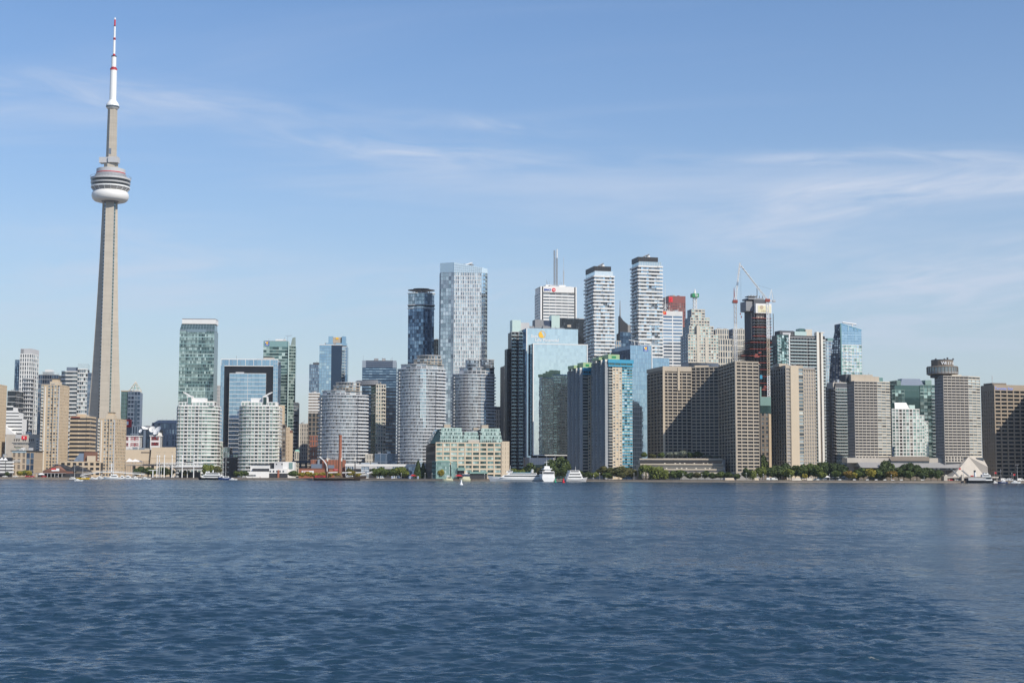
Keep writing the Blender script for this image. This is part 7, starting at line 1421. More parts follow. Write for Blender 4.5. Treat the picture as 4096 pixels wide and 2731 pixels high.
KIND = {'dark': ('round', 'leaf_dark'), 'green': ('round', 'leaf_green'), 'light': ('round', 'leaf_light'), 'yellow': ('round', 'leaf_yellow'), 'olive': ('spread', 'leaf_olive'), 'willow': ('willow', 'leaf_light'), 'conifer': ('conifer', 'leaf_dark'), 'silver': ('round', 'leaf_silver'), 'orange': ('round', 'leaf_orange')}
for k, (sh, m) in KIND.items(): CROWNS[k] = [crown_mesh(31 * i + len(k), sh, m) for i in range(3)]
LOOK = {'dark': 'dark green leafy tree', 'green': 'mid green leafy tree', 'light': 'light green tree', 'yellow': 'yellowing autumn tree', 'olive': 'olive brown green tree', 'willow': 'drooping willow', 'conifer': 'narrow dark conifer', 'silver': 'silvery grey green bush', 'orange': 'orange tinged autumn tree'}
ORD = ['first', 'second', 'third', 'fourth', 'fifth', 'sixth', 'seventh', 'eighth', 'ninth', 'tenth', 'eleventh', 'twelfth', 'thirteenth', 'fourteenth', 'fifteenth', 'sixteenth', 'seventeenth', 'eighteenth', 'nineteenth', 'twentieth', 'twenty-first', 'twenty-second', 'twenty-third', 'twenty-fourth', 'twenty-fifth', 'twenty-sixth', 'twenty-seventh', 'twenty-eighth', 'twenty-ninth', 'thirtieth', 'thirty-first', 'thirty-second', 'thirty-third', 'thirty-fourth', 'thirty-fifth', 'thirty-sixth', 'thirty-seventh', 'thirty-eighth', 'thirty-ninth', 'fortieth']
def trees(place, group, rows, zb=None):
    rows = sorted(rows); n = {}
    for i, (u, vt, w, back, kind) in enumerate(rows):
        d = shore(u) + back; base = GZ + .01 if zb is None else zb; h = zat(u, vt, d) - base; ww = w * d / F / .74
        lab = '%s, %s from the left %s' % (LOOK[kind], ORD[i], place) if len(rows) > 1 else '%s %s' % (LOOK[kind], place)
        root = bpy.data.objects.new('tree', None); COL.objects.link(root); root.location = (xat(u, d, base), d, base); root.rotation_euler = (0, 0, R01(u, 3) * 6.28); tag(root, lab, 'tree', group)
        new_obj('trunk', TRUNKS[i % 3], root, scale=(h * .8, h * .8, h)); new_obj('crown', CROWNS[kind][(i * 7 + u) % 3], root, scale=(ww, ww, h * 1.0))
trees('on the far left quay', 'trees on the far left quay', [(28, 1884, 22, 16, 'dark'), (78, 1881, 26, 14, 'yellow'), (96, 1878, 28, 16, 'light'), (116, 1879, 28, 14, 'yellow')])
trees('behind the white light masts', 'trees behind the light masts', [(545, 1868, 34, 40, 'dark'), (566, 1863, 38, 46, 'dark'), (592, 1866, 36, 44, 'dark'), (612, 1870, 32, 40, 'green'), (640, 1864, 36, 44, 'green'), (662, 1866, 34, 42, 'dark'), (684, 1876, 28, 34, 'olive'), (742, 1880, 30, 40, 'olive')])
trees('beside the left white condominium base', 'trees at the condominium bases', [(828, 1854, 38, 40, 'light'), (850, 1856, 42, 44, 'light'), (872, 1856, 38, 42, 'olive'), (948, 1882, 26, 14, 'green'), (966, 1880, 26, 12, 'green'), (982, 1882, 24, 14, 'dark')])
trees('before the brick hall', 'trees before the brick hall', [(1172, 1880, 40, 12, 'green'), (1208, 1886, 30, 10, 'yellow'), (1236, 1884, 36, 12, 'yellow'), (1262, 1887, 28, 10, 'yellow'), (1290, 1886, 28, 12, 'yellow'), (1322, 1885, 28, 12, 'yellow'), (1348, 1887, 26, 12, 'yellow'), (1398, 1866, 38, 22, 'olive'), (1408, 1880, 34, 12, 'yellow'), (1428, 1886, 28, 12, 'yellow')])
trees('before the long white gallery', 'trees before the gallery', [(1498, 1868, 40, 14, 'green'), (1518, 1863, 46, 18, 'green'), (1538, 1872, 36, 14, 'green'), (1566, 1874, 36, 14, 'green'), (1582, 1866, 44, 16, 'green'), (1600, 1863, 46, 18, 'light'), (1618, 1876, 36, 12, 'light'), (1672, 1841, 30, 16, 'conifer'), (1692, 1849, 24, 20, 'conifer'), (1765, 1874, 28, 6, 'yellow')])
trees('left of the turquoise condominiums', 'trees left of the turquoise condominiums', [(2060, 1871, 40, 22, 'light'), (2086, 1874, 36, 22, 'light'), (2120, 1846, 48, 26, 'dark'), (2163, 1862, 34, 30, 'olive'), (2204, 1834, 56, 22, 'dark'), (2236, 1822, 66, 26, 'dark'), (2262, 1826, 54, 22, 'dark'), (2222, 1862, 50, 12, 'dark'), (2252, 1866, 46, 12, 'dark')])
trees('before the turquoise condominiums', 'trees before the turquoise condominiums', [(2320, 1878, 36, 12, 'dark'), (2350, 1880, 34, 12, 'dark'), (2378, 1884, 32, 5, 'light'), (2414, 1858, 54, 16, 'olive'), (2444, 1862, 56, 12, 'olive'), (2476, 1856, 58, 14, 'olive'), (2506, 1864, 52, 12, 'olive'), (2530, 1872, 40, 10, 'olive'), (2430, 1882, 44, 7, 'green'), (2490, 1882, 44, 7, 'olive')])
trees('before the terraced podium', 'trees before the terraced podium', [(2588, 1853, 70, 8, 'willow'), (2624, 1858, 66, 7, 'willow'), (2652, 1872, 54, 6, 'willow'), (2698, 1878, 42, 8, 'green'), (2726, 1876, 42, 9, 'green'), (2760, 1885, 40, 8, 'dark'), (2790, 1886, 40, 8, 'olive'), (2820, 1878, 42, 9, 'green'), (2852, 1888, 38, 8, 'dark'), (2882, 1884, 40, 8, 'green'), (2912, 1886, 40, 8, 'dark'), (2946, 1890, 36, 8, 'dark'), (2986, 1868, 38, 9, 'dark'), (3012, 1878, 38, 7, 'willow'), (3044, 1857, 42, 10, 'light')])
trees('in the lakeside park row', 'trees in the lakeside park', [(3084, 1866, 50, 18, 'dark'), (3112, 1852, 56, 26, 'dark'), (3138, 1842, 52, 34, 'dark'), (3156, 1870, 42, 8, 'light'), (3182, 1858, 50, 20, 'dark'), (3206, 1850, 50, 16, 'green'), (3234, 1846, 56, 20, 'green'), (3262, 1854, 50, 16, 'green'), (3219, 1890, 20, 5, 'yellow'), (3286, 1844, 54, 30, 'dark'), (3290, 1884, 34, 8, 'light'), (3312, 1838, 56, 34, 'dark'), (3342, 1848, 52, 30, 'dark'), (3344, 1878, 36, 10, 'green'), (3368, 1850, 48, 26, 'dark'), (3394, 1880, 40, 8, 'orange'), (3410, 1884, 34, 7, 'yellow'), (3428, 1874, 44, 12, 'green'), (3456, 1866, 50, 14, 'green'), (3482, 1868, 40, 10, 'yellow'), (3506, 1870, 46, 12, 'green'), (3532, 1858, 50, 26, 'dark'), (3548, 1838, 52, 32, 'dark'), (3568, 1878, 42, 10, 'orange'), (3594, 1870, 48, 14, 'dark'), (3616, 1846, 52, 18, 'dark'), (3642, 1848, 54, 16, 'dark'), (3668, 1856, 54, 12, 'dark'), (3698, 1862, 54, 12, 'dark'), (3724, 1864, 50, 12, 'dark'), (3750, 1872, 44, 10, 'dark'), (3640, 1880, 44, 7, 'green'), (3690, 1884, 44, 7, 'dark')])
trees('on the terraced podium roof', 'bushes on the podium roof', [(2576, 1806, 26, 44, 'green'), (2610, 1812, 30, 40, 'olive'), (2646, 1808, 28, 42, 'green'), (2680, 1806, 30, 44, 'silver'), (2706, 1804, 32, 46, 'silver'), (2730, 1798, 36, 46, 'silver'), (2764, 1806, 34, 46, 'dark'), (2792, 1804, 38, 46, 'dark'), (2832, 1818, 34, 42, 'silver'), (2864, 1820, 30, 42, 'silver')], zb=zat(2700, 1834, 1200))
trees('in the gap right of the curved slab', 'trees behind the slab', [(3052, 1812, 48, 70, 'dark')])

# ------------------------------------------------------------------ quayside furniture
def quay_thing(name, label, cat, u, back, group=None, rz=0.0, z=None):
    d = shore(u) + back; z = GZ if z is None else z; return Thing(name, label, cat, (xat(u, d, z), d, z), rz, group, d)
for i, (u, vt) in enumerate(((627, 1820), (636, 1820), (656, 1819), (687, 1820), (728, 1820), (774, 1819))):
    t = quay_thing('light_mast', 'tall white light mast, %s from the left by the truss canopy' % ORD[i], 'light mast', u, 14 + (4 if i % 2 else 0), 'white light masts by the truss canopy'); h = zat(u, vt, t.d)
    t.part('mast', 'white_paint', tube((0, 0, GZ), (0, 0, h), .42, .30, n=8)); t.part('top_ring', 'white_paint', tube((0, 0, h - 1.4), (0, 0, h - .4), .62, n=8)); t.part('lamp_arm', 'mid_grey', tube((-1.3, 0, zat(u, vt - 12, t.d)), (1.3, 0, zat(u, vt - 12, t.d)), .10, n=4)); t.part('lamp_stem', 'mid_grey', tube((0, 0, h), (0, 0, zat(u, vt - 12, t.d)), .07, n=4))
t = quay_thing('truss_canopy', 'white steel truss canopy over the dark concert stage', 'canopy', 618, 22); X = lambda u: xat(u, t.d, 10) - t.loc.x; zz = lambda v: zat(700, v, t.d)
parts = []
for y in (0, 10):
    parts += [tube((X(620), y, zz(1851)), (X(803), y, zz(1851)), .22, n=5), tube((X(640), y, zz(1866)), (X(810), y, zz(1866)), .22, n=5)]
    for i in range(22): a = X(640) + (X(803) - X(640)) * i / 22; b = X(640) + (X(803) - X(640)) * (i + 1) / 22; parts.append(tube((a, y, zz(1866) if i % 2 else zz(1851)), (b, y, zz(1851) if i % 2 else zz(1866)), .14, n=4))
o = t.part('space_truss', 'white_paint', join(parts)); o['kind'] = 'stuff'; t.part('canopy_sheet', 'light_grey', ([(X(690), -1, zz(1868)), (X(810), -1, zz(1868)), (X(800), 10, zz(1876)), (X(690), 10, zz(1876)), (X(690), -1, zz(1867)), (X(810), -1, zz(1867)), (X(800), 10, zz(1875)), (X(690), 10, zz(1875))], [(3, 2, 1, 0), (4, 5, 6, 7), (0, 1, 5, 4), (1, 2, 6, 5), (2, 3, 7, 6), (3, 0, 4, 7)]))
for u in (640, 690, 745, 808): t.part('post', 'white_paint', tube((X(u), 5, GZ), (X(u), 5, zz(1866)), .28, n=6))
t.part('stage_backdrop', 'black_metal', boxvf(X(705), X(790), 11, 14, GZ, zz(1886))); t.part('sign_board', 'charcoal', boxvf(X(735), X(771), -.4, -.1, zz(1849), zz(1844)))
t = quay_thing('t_mast', 'white T shaped gantry mast beside the footbridge', 'mast', 611, 6); t.part('post', 'white_paint', tube((0, 0, GZ), (0, 0, zat(611, 1879, t.d)), .5, n=6)); t.part('crossbar', 'white_paint', boxvf(-3.8, 4.2, -.4, .4, zat(611, 1881, t.d), zat(611, 1878.5, t.d)))
# footbridge
t = quay_thing('footbridge', 'white arched footbridge over the marina with a central mast', 'bridge', 322, -4, z=0.0); X = lambda u: xat(u, t.d, 6) - t.loc.x; zz = lambda v: zat(450, v, t.d)
P_ = [(320, 1903), (332, 1898), (350, 1894), (375, 1890), (400, 1886.5), (425, 1885.5), (450, 1886), (480, 1888), (510, 1890.5), (545, 1893), (578, 1896)]
for y in (0, 3):
    V = []; Fc = []
    for u, v in P_: V += [(X(u), y, zz(v + 2.4)), (X(u), y, zz(v - .6)), (X(u), y + .35, zz(v - .6)), (X(u), y + .35, zz(v + 2.4))]
    for i in range(len(P_) - 1):
        for k in range(4): Fc.append((4 * i + k, 4 * i + (k + 1) % 4, 4 * i + 4 + (k + 1) % 4, 4 * i + 4 + k))
    t.part('girder', 'white_paint', (V, Fc)); t.part('handrail', 'white_paint', join([tube((X(a), y + .2, zz(b - 5)), (X(c), y + .2, zz(e - 5)), .07, n=4) for (a, b), (c, e) in zip(P_[:-1], P_[1:])]))
V = []; Fc = []
for u, v in P_: V += [(X(u), .3, zz(v + 1)), (X(u), 3, zz(v + 1)), (X(u), 3, zz(v + .3)), (X(u), .3, zz(v + .3))]
for i in range(len(P_) - 1):
    for k in range(4): Fc.append((4 * i + k, 4 * i + (k + 1) % 4, 4 * i + 4 + (k + 1) % 4, 4 * i + 4 + k))
t.part('deck', 'light_grey', (V, Fc)); t.part('mast', 'white_paint', tube((X(444), 1.6, -1), (X(444), 1.6, zz(1851)), .5, .4, n=8))
for u in (405, 425, 463, 485): t.part('stay_cable', 'light_grey', tube((X(444), 1.6, zz(1853)), (X(u), 1.6, zz(1887)), .05, n=3))
for u in (335, 405, 500, 566): t.part('pier', 'concrete', tube((X(u), 1.6, -1), (X(u), 1.6, zz(1892)), .6, n=8))
# lamps along the promenade
for i, (u, vt, b) in enumerate(((50, 1872, 6), (1605, 1893, 3), (1700, 1893, 3), (1728, 1894, 3), (1938, 1896, 3), (2375, 1900, 2), (2399, 1892, 3), (2536, 1894, 2.5), (2732, 1895, 3), (2807, 1896, 3), (2985, 1893, 3), (3029, 1896, 3), (3053, 1896, 3), (3160, 1900, 3), (3318, 1898, 3), (3697, 1902, 3), (3565, 1900, 3), (3854, 1856, 5), (4004, 1879, 6), (4048, 1893, 6), (4070, 1858, 4))):
    t = quay_thing('street_lamp', 'slender grey promenade lamp, %s from the left along the quay' % ORD[i], 'street lamp', u, b, 'promenade lamps'); h = zat(u, vt, t.d)
    t.part('pole', 'light_grey', tube((0, 0, GZ), (0, 0, h), .13 if h < 12 else .2, .08, n=5))
    if h > 12: t.part('lamp_arm', 'light_grey', tube((-1.0, 0, h), (1.0, 0, h), .08, n=4)); t.part('lamp_head', 'light_grey', boxvf(.6, 1.3, -.2, .2, h - .12, h + .12)); t.part('lamp_head', 'light_grey', boxvf(-1.3, -.6, -.2, .2, h - .12, h + .12))
    else: t.part('lamp_head', 'sign_white', join([tube((0, 0, h - .1), (0, 0, h + .42), .26, .18, n=7)]))
# split dome sculpture
t = quay_thing('dome_sculpture', 'brown half dome sculpture split down the middle by the willow', 'sculpture', 2583, 4); R = 3.5
for s, x0, x1 in ((-1, -1.0, -.16), (1, .16, 1.0)):
    V = []; Fc = []; n, k = 10, 9
    for i in range(n + 1):
        x = R * (x0 + (x1 - x0) * i / n); rr = math.sqrt(max(.0001, R * R - x * x))
        for j in range(k): a = PI * j / (k - 1) * 1.0; V.append((x, -rr * math.sin(a) * .8, GZ + R * .92 + rr * math.cos(a) * 1.0))
    for i in range(n):
        for j in range(k - 1): Fc.append((i * k + j, i * k + j + 1, (i + 1) * k + j + 1, (i + 1) * k + j))
    Fc.append(tuple(range(k))); Fc.append(tuple(range((n + 1) * k - 1, n * k - 1, -1)))
    for i in range(n): Fc.append((i * k, (i + 1) * k, (i + 1) * k + k - 1, i * k + k - 1))
    t.part('half_shell', 'concrete_warm', (V, Fc))
t.part('joint_ring', 'dark_grey', boxvf(-3.1, 3.1, -2.86, -2.7, GZ + R * .92 - .08, GZ + R * .92 + .08))
# railing and low walls at the court quay
t = quay_thing('quay_railing', 'grey steel railing along the quay below the terraced podium', 'railing', 2665, 1.2); X = lambda u: xat(u, shore(u) + 1.2, 2) - t.loc.x; Yk = lambda u: shore(u) + 1.2 - t.loc.y
for k in (.5, 1.05): t.part('rail', 'steel', join([tube((X(u), Yk(u), GZ + k), (X(u + 20), Yk(u + 20), GZ + k), .05, n=4) for u in range(2665, 2900, 20)]))
for u in range(2665, 2906, 10): t.part('post', 'steel', tube((X(u), Yk(u), GZ), (X(u), Yk(u), GZ + 1.1), .06, n=4))
for i, (u0, u1, m) in enumerate(((2900, 2938, 'beige_light'), (3018, 3036, 'beige_light'), (3168, 3206, 'pale_stone'), (3228, 3250, 'pale_stone'))):
    t = quay_thing('low_wall', 'pale low stone wall on the quay, %s from the left' % ORD[i], 'wall', u0, 3); w = (u1 - u0) * t.d / F; t.part('wall', m, ([(0, -1, GZ), (w, -1, GZ), (w - .8, -.6, GZ + 1.7), (0, -.6, GZ + 1.7), (0, 1, GZ), (w, 1, GZ), (w - .8, .8, GZ + 1.7), (0, .8, GZ + 1.7)], [(0, 1, 2, 3), (7, 6, 5, 4), (3, 2, 6, 7), (0, 3, 7, 4), (1, 5, 6, 2)])); t.part('coping', 'white_warm', boxvf(0, w - .8, -.7, .9, GZ + 1.7, GZ + 1.85))
# marquees, awnings, kiosks
for i, (u, w, m) in enumerate(((3300, 22, 'tarp_white'), (3330, 30, 'tarp_white'), (3368, 34, 'light_grey'), (1640, 26, 'awning_red'), (1745, 24, 'awning_red'), (1820, 30, 'awning_red'), (150, 24, 'tarp_white'))):
    t = quay_thing('marquee', '%s fabric marquee on the quay, %s of its kind from the list left to right' % ('red' if m == 'awning_red' else 'white', ORD[i]), 'marquee', u, 9, 'quayside marquees'); ww = w * t.d / F; h = GZ + 2.4
    t.part('roof', m, ([(0, 0, h), (ww, 0, h), (ww, 4, h), (0, 4, h), (.3 * ww, 2, h + 1.3), (.7 * ww, 2, h + 1.3)], [(0, 1, 5, 4), (1, 2, 5), (2, 3, 4, 5), (3, 0, 4), (3, 2, 1, 0)]))
    for x, y in ((.1, .1), (ww - .1, .1), (.1, 3.9), (ww - .1, 3.9)): t.part('pole', 'steel', tube((x, y, GZ), (x, y, h), .07, n=4))
MARQ = {1640: 'red fabric marquee beside the two conifers', 1745: 'red fabric marquee before the green glass bay', 1820: 'red fabric marquee behind the cream tour boats', 150: 'white fabric marquee before the gabled restaurant hall', 3300: 'small white marquee under the park trees', 3330: 'white marquee in the middle of the park', 3368: 'grey marquee at the right of the park tents'}
for o in [o for o in COL.objects if o.name.startswith('marquee')]:
    u = min(MARQ, key=lambda q: abs(xat(q, shore(q) + 9, GZ) - o.location.x)); o['label'] = MARQ[u]
# cars
def car(label, u, back, col, rz=0.0, van=False):
    t = quay_thing('parked_car', label, 'car', u, back, 'vehicles parked along the quay', rz); h = 1.05 if not van else 1.5
    prof = [(-2.2, .35), (-2.2, .85), (-1.7, .95), (-1.2, 1.45), (.5, 1.45), (1.1, .98), (2.0, .85), (2.2, .6), (2.2, .35)] if not van else [(-2.4, .35), (-2.4, 2.1), (1.2, 2.15), (1.8, 1.3), (2.4, 1.1), (2.4, .35)]
    V = [(x, y, GZ + z) for y in (-.85, .85) for x, z in prof]; n = len(prof); t.part('body', col, (V, [tuple(range(n)), tuple(range(2 * n - 1, n - 1, -1))] + [(i, n + i, n + (i + 1) % n, (i + 1) % n) for i in range(n)]))
    t.part('side_window', 'glass_black', boxvf(-1.1, .6, -.87, -.5, GZ + 1.0, GZ + 1.35) if not van else boxvf(.2, 1.4, -.87, -.5, GZ + 1.3, GZ + 1.9))
    for x in (-1.35, 1.35):
        for y in (-.88, .7): t.part('wheel', 'black_metal', ([(x + .33 * math.cos(2 * PI * i / 10), yy, GZ + .33 + .33 * math.sin(2 * PI * i / 10)) for yy in (y, y + .2) for i in range(10)], [tuple(range(10)), tuple(range(19, 9, -1))] + [(i, 10 + i, 10 + (i + 1) % 10, (i + 1) % 10) for i in range(10)]))
for lab, u, col, van in (('white car parked left of the yellow quay trees', 62, 'white', 0), ('red car nearest the yellow quay trees', 110, 'awning_red', 0), ('red car just right of the yellow quay trees', 129, 'awning_red', 0), ('red car below the gabled restaurant hall', 176, 'awning_red', 0), ('white car parked before the far left terrace', 20, 'white', 0), ('white van under the dark park trees', 3078, 'white', 1), ('white van left end of the park', 3098, 'white', 1), ('white car below the green park trees', 3264, 'white', 0), ('silver car beside the park marquees', 3282, 'light_grey', 0), ('dark car in the middle of the park', 3412, 'charcoal', 0), ('white truck on the ferry dock', 4015, 'white', 1), ('silver van on the ferry dock near the right edge', 4040, 'light_grey', 1), ('white van at the right edge of the ferry dock', 4082, 'white', 1), ('red car beneath the ferry terminal roof', 3800, 'awning_red', 0), ('grey car beneath the ferry terminal roof', 3830, 'light_grey', 0)):
    car(lab, u, 7.5 if u < 1000 else 10, col, 0.0, bool(van))
# ferry terminal at the right
t = quay_thing('ferry_terminal', 'low concrete ferry terminal with flat canopies below the right hotel tower', 'terminal', 3752, 6); X = lambda u: xat(u, t.d, 6) - t.loc.x; zz = lambda v: zat(3850, v, t.d)
t.part('canopy', 'concrete', boxvf(X(3790), X(3998), 2, 14, zz(1911), zz(1905))); t.part('back_wall', 'dark_grey', boxvf(X(3800), X(3990), 9, 13, GZ, zz(1911))); t.part('ramp_block', 'concrete', boxvf(X(3776), X(3790), 0, 8, GZ, zz(1903)))
for u in (3781, 3848): t.part('pylon', 'pale_stone', boxvf(X(u), X(u + 8), .4, 3, GZ, zz(1898)))
for i in range(9): t.part('column', 'concrete', tube((X(3800 + 24 * i), 3, GZ), (X(3800 + 24 * i), 3, zz(1911)), .35, n=6))
for u0, u1 in ((3820, 3846), (3856, 3890)): t.part('stair', 'mid_grey', ([(X(u0), 6, zz(1880)), (X(u0) + 1.2, 6, zz(1880)), (X(u1), 6, zz(1904)), (X(u1) - 1.2, 6, zz(1904)), (X(u0), 8, zz(1880)), (X(u0) + 1.2, 8, zz(1880)), (X(u1), 8, zz(1904)), (X(u1) - 1.2, 8, zz(1904))], [(3, 2, 1, 0), (4, 5, 6, 7), (0, 1, 5, 4), (1, 2, 6, 5), (2, 3, 7, 6), (3, 0, 4, 7)]))
for u, v in ((3842, 1878), (3985, 1894), (4060, 1901)): t.part('flagpole', 'light_grey', tube((X(u), 4, GZ), (X(u), 4, zz(v - 8)), .07, n=4)); t.part('flag', 'awning_red', boxvf(X(u), X(u) + 1.6, 3.98, 4.04, zz(v), zz(v - 7)))
# kiosks
for i, (u, m) in enumerate(((1568, 'white'), (1640, 'white'), (1672, 'white'), (2036, 'white_warm'))):
    t = quay_thing('kiosk', 'small white information stand on the promenade, %s from the left' % ORD[i], 'kiosk', u, 2.5); t.part('board', m, boxvf(-.6, .6, -.3, .3, GZ + .2, GZ + 2.2)); t.part('plinth', 'mid_grey', boxvf(-.7, .7, -.4, .4, GZ, GZ + .2)); t.part('poster', 'sign_blue', boxvf(-.45, .45, -.34, -.3, GZ + .6, GZ + 1.7))
# ------------------------------------------------------------------ boats and buoys
def hull_vf(L, B, Hd, sheer=.4, bow=1.0, stern=.8, rake=1.2):
    """hull with its bow to +x, waterline at z = 0"""
    n = 12; V = []; Fc = []
    for i in range(n + 1):
        f = i / n; x = -L / 2 + L * f
        b = B / 2 * min(1, (stern + (1 - stern) * min(1, f / .35))) * (1 - max(0, (f - .55) / .45) ** 2.2 * .97)
        zd = Hd + sheer * (max(0, f - .4) / .6) ** 2 + sheer * .35 * max(0, .3 - f) / .3
        xr = rake * max(0, f - .7) / .3
        V += [(x, -b * .62, -.5), (x + xr * .6, -b * .95, zd * .5), (x + xr, -b, zd), (x + xr, b, zd), (x + xr * .6, b * .95, zd * .5), (x, b * .62, -.5)]
    for i in range(n):
        for k in range(5): Fc.append((6 * i + k, 6 * (i + 1) + k, 6 * (i + 1) + k + 1, 6 * i + k + 1))
    Fc += [(5, 4, 3, 2, 1, 0), tuple(range(6 * n, 6 * n + 6))]
    return V, Fc
def boat(name, label, u, d, rz, group=None): return Thing(name, label, 'boat', (xat(u, d, 0), d, 0.0), rz, group, d)
def cabin(t, name, m, x0, x1, w, z0, z1, slope=.6, win=True, gl='glass_black', back=.2):
    V = [(x0, -w, z0), (x1, -w, z0), (x1, w, z0), (x0, w, z0), (x0 + back, -w * .93, z1), (x1 - slope, -w * .93, z1), (x1 - slope, w * .93, z1), (x0 + back, w * .93, z1)]
    o = t.part(name, m, (V, [(3, 2, 1, 0), (4, 5, 6, 7), (0, 1, 5, 4), (1, 2, 6, 5), (2, 3, 7, 6), (3, 0, 4, 7)]))
    if win:
        a, b = z0 + (z1 - z0) * .42, z0 + (z1 - z0) * .82
        t.part('window_band', gl, boxvf(x0 + .5, x1 - slope - .4, -w - .03, w + .03, a, b), parent=o)
    return o
def motorboat(label, u, L, d, rz=0.0, cols=('white_paint', 'white_paint'), tall=1.0):
    t = boat('motorboat', label, u, d, rz, 'motorboats in the marina'); k = L / 10
    t.part('hull', cols[0], hull_vf(L, 3.2 * k, 1.2 * k, .5 * k)); cabin(t, 'cabin', cols[1], -.28 * L, .22 * L, 1.25 * k, 1.1 * k, 2.3 * k * tall, 1.2 * k); cabin(t, 'flybridge', cols[1], -.22 * L, .02 * L, 1.0 * k, 2.3 * k * tall, 3.0 * k * tall, .6 * k, False); t.part('stripe', 'navy', boxvf(-.4 * L, .3 * L, -1.62 * k, -1.5 * k, .75 * k, .85 * k)); t.part('rail', 'steel', join([tube((.2 * L, -1.2 * k, 1.5 * k), (.52 * L, -.1, 2.2 * k), .04, n=3), tube((.2 * L, 1.2 * k, 1.5 * k), (.52 * L, .1, 2.2 * k), .04, n=3)])); return t
def sailboat(label, u, L, d, rz, hullm, v_mast, group='sailing boats'):
    t = boat('sailboat', label, u, d, rz, group); t.part('hull', hullm, hull_vf(L, L * .28, L * .10, L * .04)); cabin(t, 'cabin', 'white_paint', -.2 * L, .15 * L, L * .08, L * .1, L * .16, .5); h = zat(u, v_mast, d); t.part('mast', 'white_paint', tube((.05 * L, 0, L * .1), (.05 * L, 0, h), .13, .08, n=6)); t.part('boom', 'white_paint', tube((.05 * L, 0, L * .2), (-.38 * L, 0, L * .2), .09, n=5)); t.part('furled_sail', 'tarp_white', tube((.04 * L, 0, L * .215), (-.36 * L, 0, L * .225), .2, .14, n=6)); t.part('stay', 'steel', join([tube((.5 * L, 0, L * .13), (.05 * L, 0, h), .03, n=3), tube((-.48 * L, 0, L * .11), (.05 * L, 0, h), .03, n=3)])); return t
dl = lambda u, b=-7: shore(u) + b
sailboat('yellow hulled sailing boat moored below the footbridge', 333, 11.5, dl(333), PI, 'yellow', 1850)
sailboat('white sailing boat with tall mast left of the yellow one', 296, 8, dl(296, -3), 0.2, 'white_paint', 1858)
for lab, u, L, b, rz, tall in (('small white motorboat just right of the yellow sailing boat', 372, 7, -6, 0, 1), ('white motorboat with dark canopy, second right of the yellow boat', 394, 9, -4, PI, 1.1), ('white motorboat left of the big yacht', 416, 9, -5, PI, 1), ('largest white motor yacht in the marina under the bridge mast', 452, 15, -8, PI, 1.05), ('white motorboat with tall cabin right of the big yacht', 492, 8, -5, 0, 1.5), ('white motorboat, second right of the big yacht', 516, 10, -5, 0, 1.25), ('white motorboat with blue side by the bridge end', 545, 8, -5, 0.3, 1.2), ('white motorboat right of the bridge end', 583, 8, -3, 0, 1), ('small white boat beyond the navy trawler', 932, 6, -5, 0.2, 1)):
    motorboat(lab, u, L, dl(u, b), rz, tall=tall)
t = motorboat('tiny white motorboat under way alone on open water below the marina', 313, 5.5, 1124, 0.35); t.part('wake', 'sign_white', ([(-2.5, -.3, .03), (-2.5, .3, .03), (-7, 1.0, .02), (-7, -1.0, .02)], [(0, 1, 2, 3)]))
# two-deck excursion boat
t = boat('excursion_boat', 'two decked white excursion boat with black hull beside the concert stage', 842, dl(842, -6), PI, 'passenger boats'); L = 20
t.part('hull', 'black_metal', hull_vf(L, 6, 1.9, 1.0)); t.part('white_strake', 'white_paint', boxvf(-9.5, 6.5, -3.05, -2.9, 1.7, 2.4)); cabin(t, 'lower_deck', 'white_paint', -9, 7.5, 2.7, 1.9, 4.2, 1.4); cabin(t, 'upper_deck', 'white_paint', -8, 5, 2.6, 4.25, 6.3, 1.2); cabin(t, 'wheelhouse', 'white_paint', 1, 4.2, 1.6, 6.3, 7.6, .7); t.part('funnel', 'white_paint', tube((-2, 0, 6.3), (-2.2, 0, 8.6), .5, .4, n=8)); t.part('awning', 'tarp_white', boxvf(-8.6, -1, -2.6, 2.6, 6.35, 6.45))
t = boat('excursion_boat', 'low white charter boat behind the black hulled excursion boat', 872, dl(872, -2), PI, 'passenger boats'); t.part('hull', 'white_paint', hull_vf(12, 4, 1.5, .6)); cabin(t, 'cabin', 'white_paint', -5, 3, 1.8, 1.5, 3.6, 1); cabin(t, 'upper_cabin', 'white_paint', -3.6, 1, 1.5, 3.6, 5.0, .6)
t = boat('trawler', 'navy hulled trawler with white cabin and two masts', 900, dl(900, -7), PI, 'passenger boats'); t.part('hull', 'hull_blue', hull_vf(10.5, 3.6, 1.7, 1.0)); t.part('gunwale', 'white_paint', boxvf(-4.8, 4.6, -1.85, -1.75, 1.65, 1.85)); cabin(t, 'cabin', 'white_paint', -3.4, 1.8, 1.3, 1.7, 3.3, .8)
for x, h in ((-.5, 1805), (1.8, 1812)): t.part('mast', 'white_paint', tube((x, 0, 2), (x, 0, zat(900, h, t.d)), .13, .08, n=5))
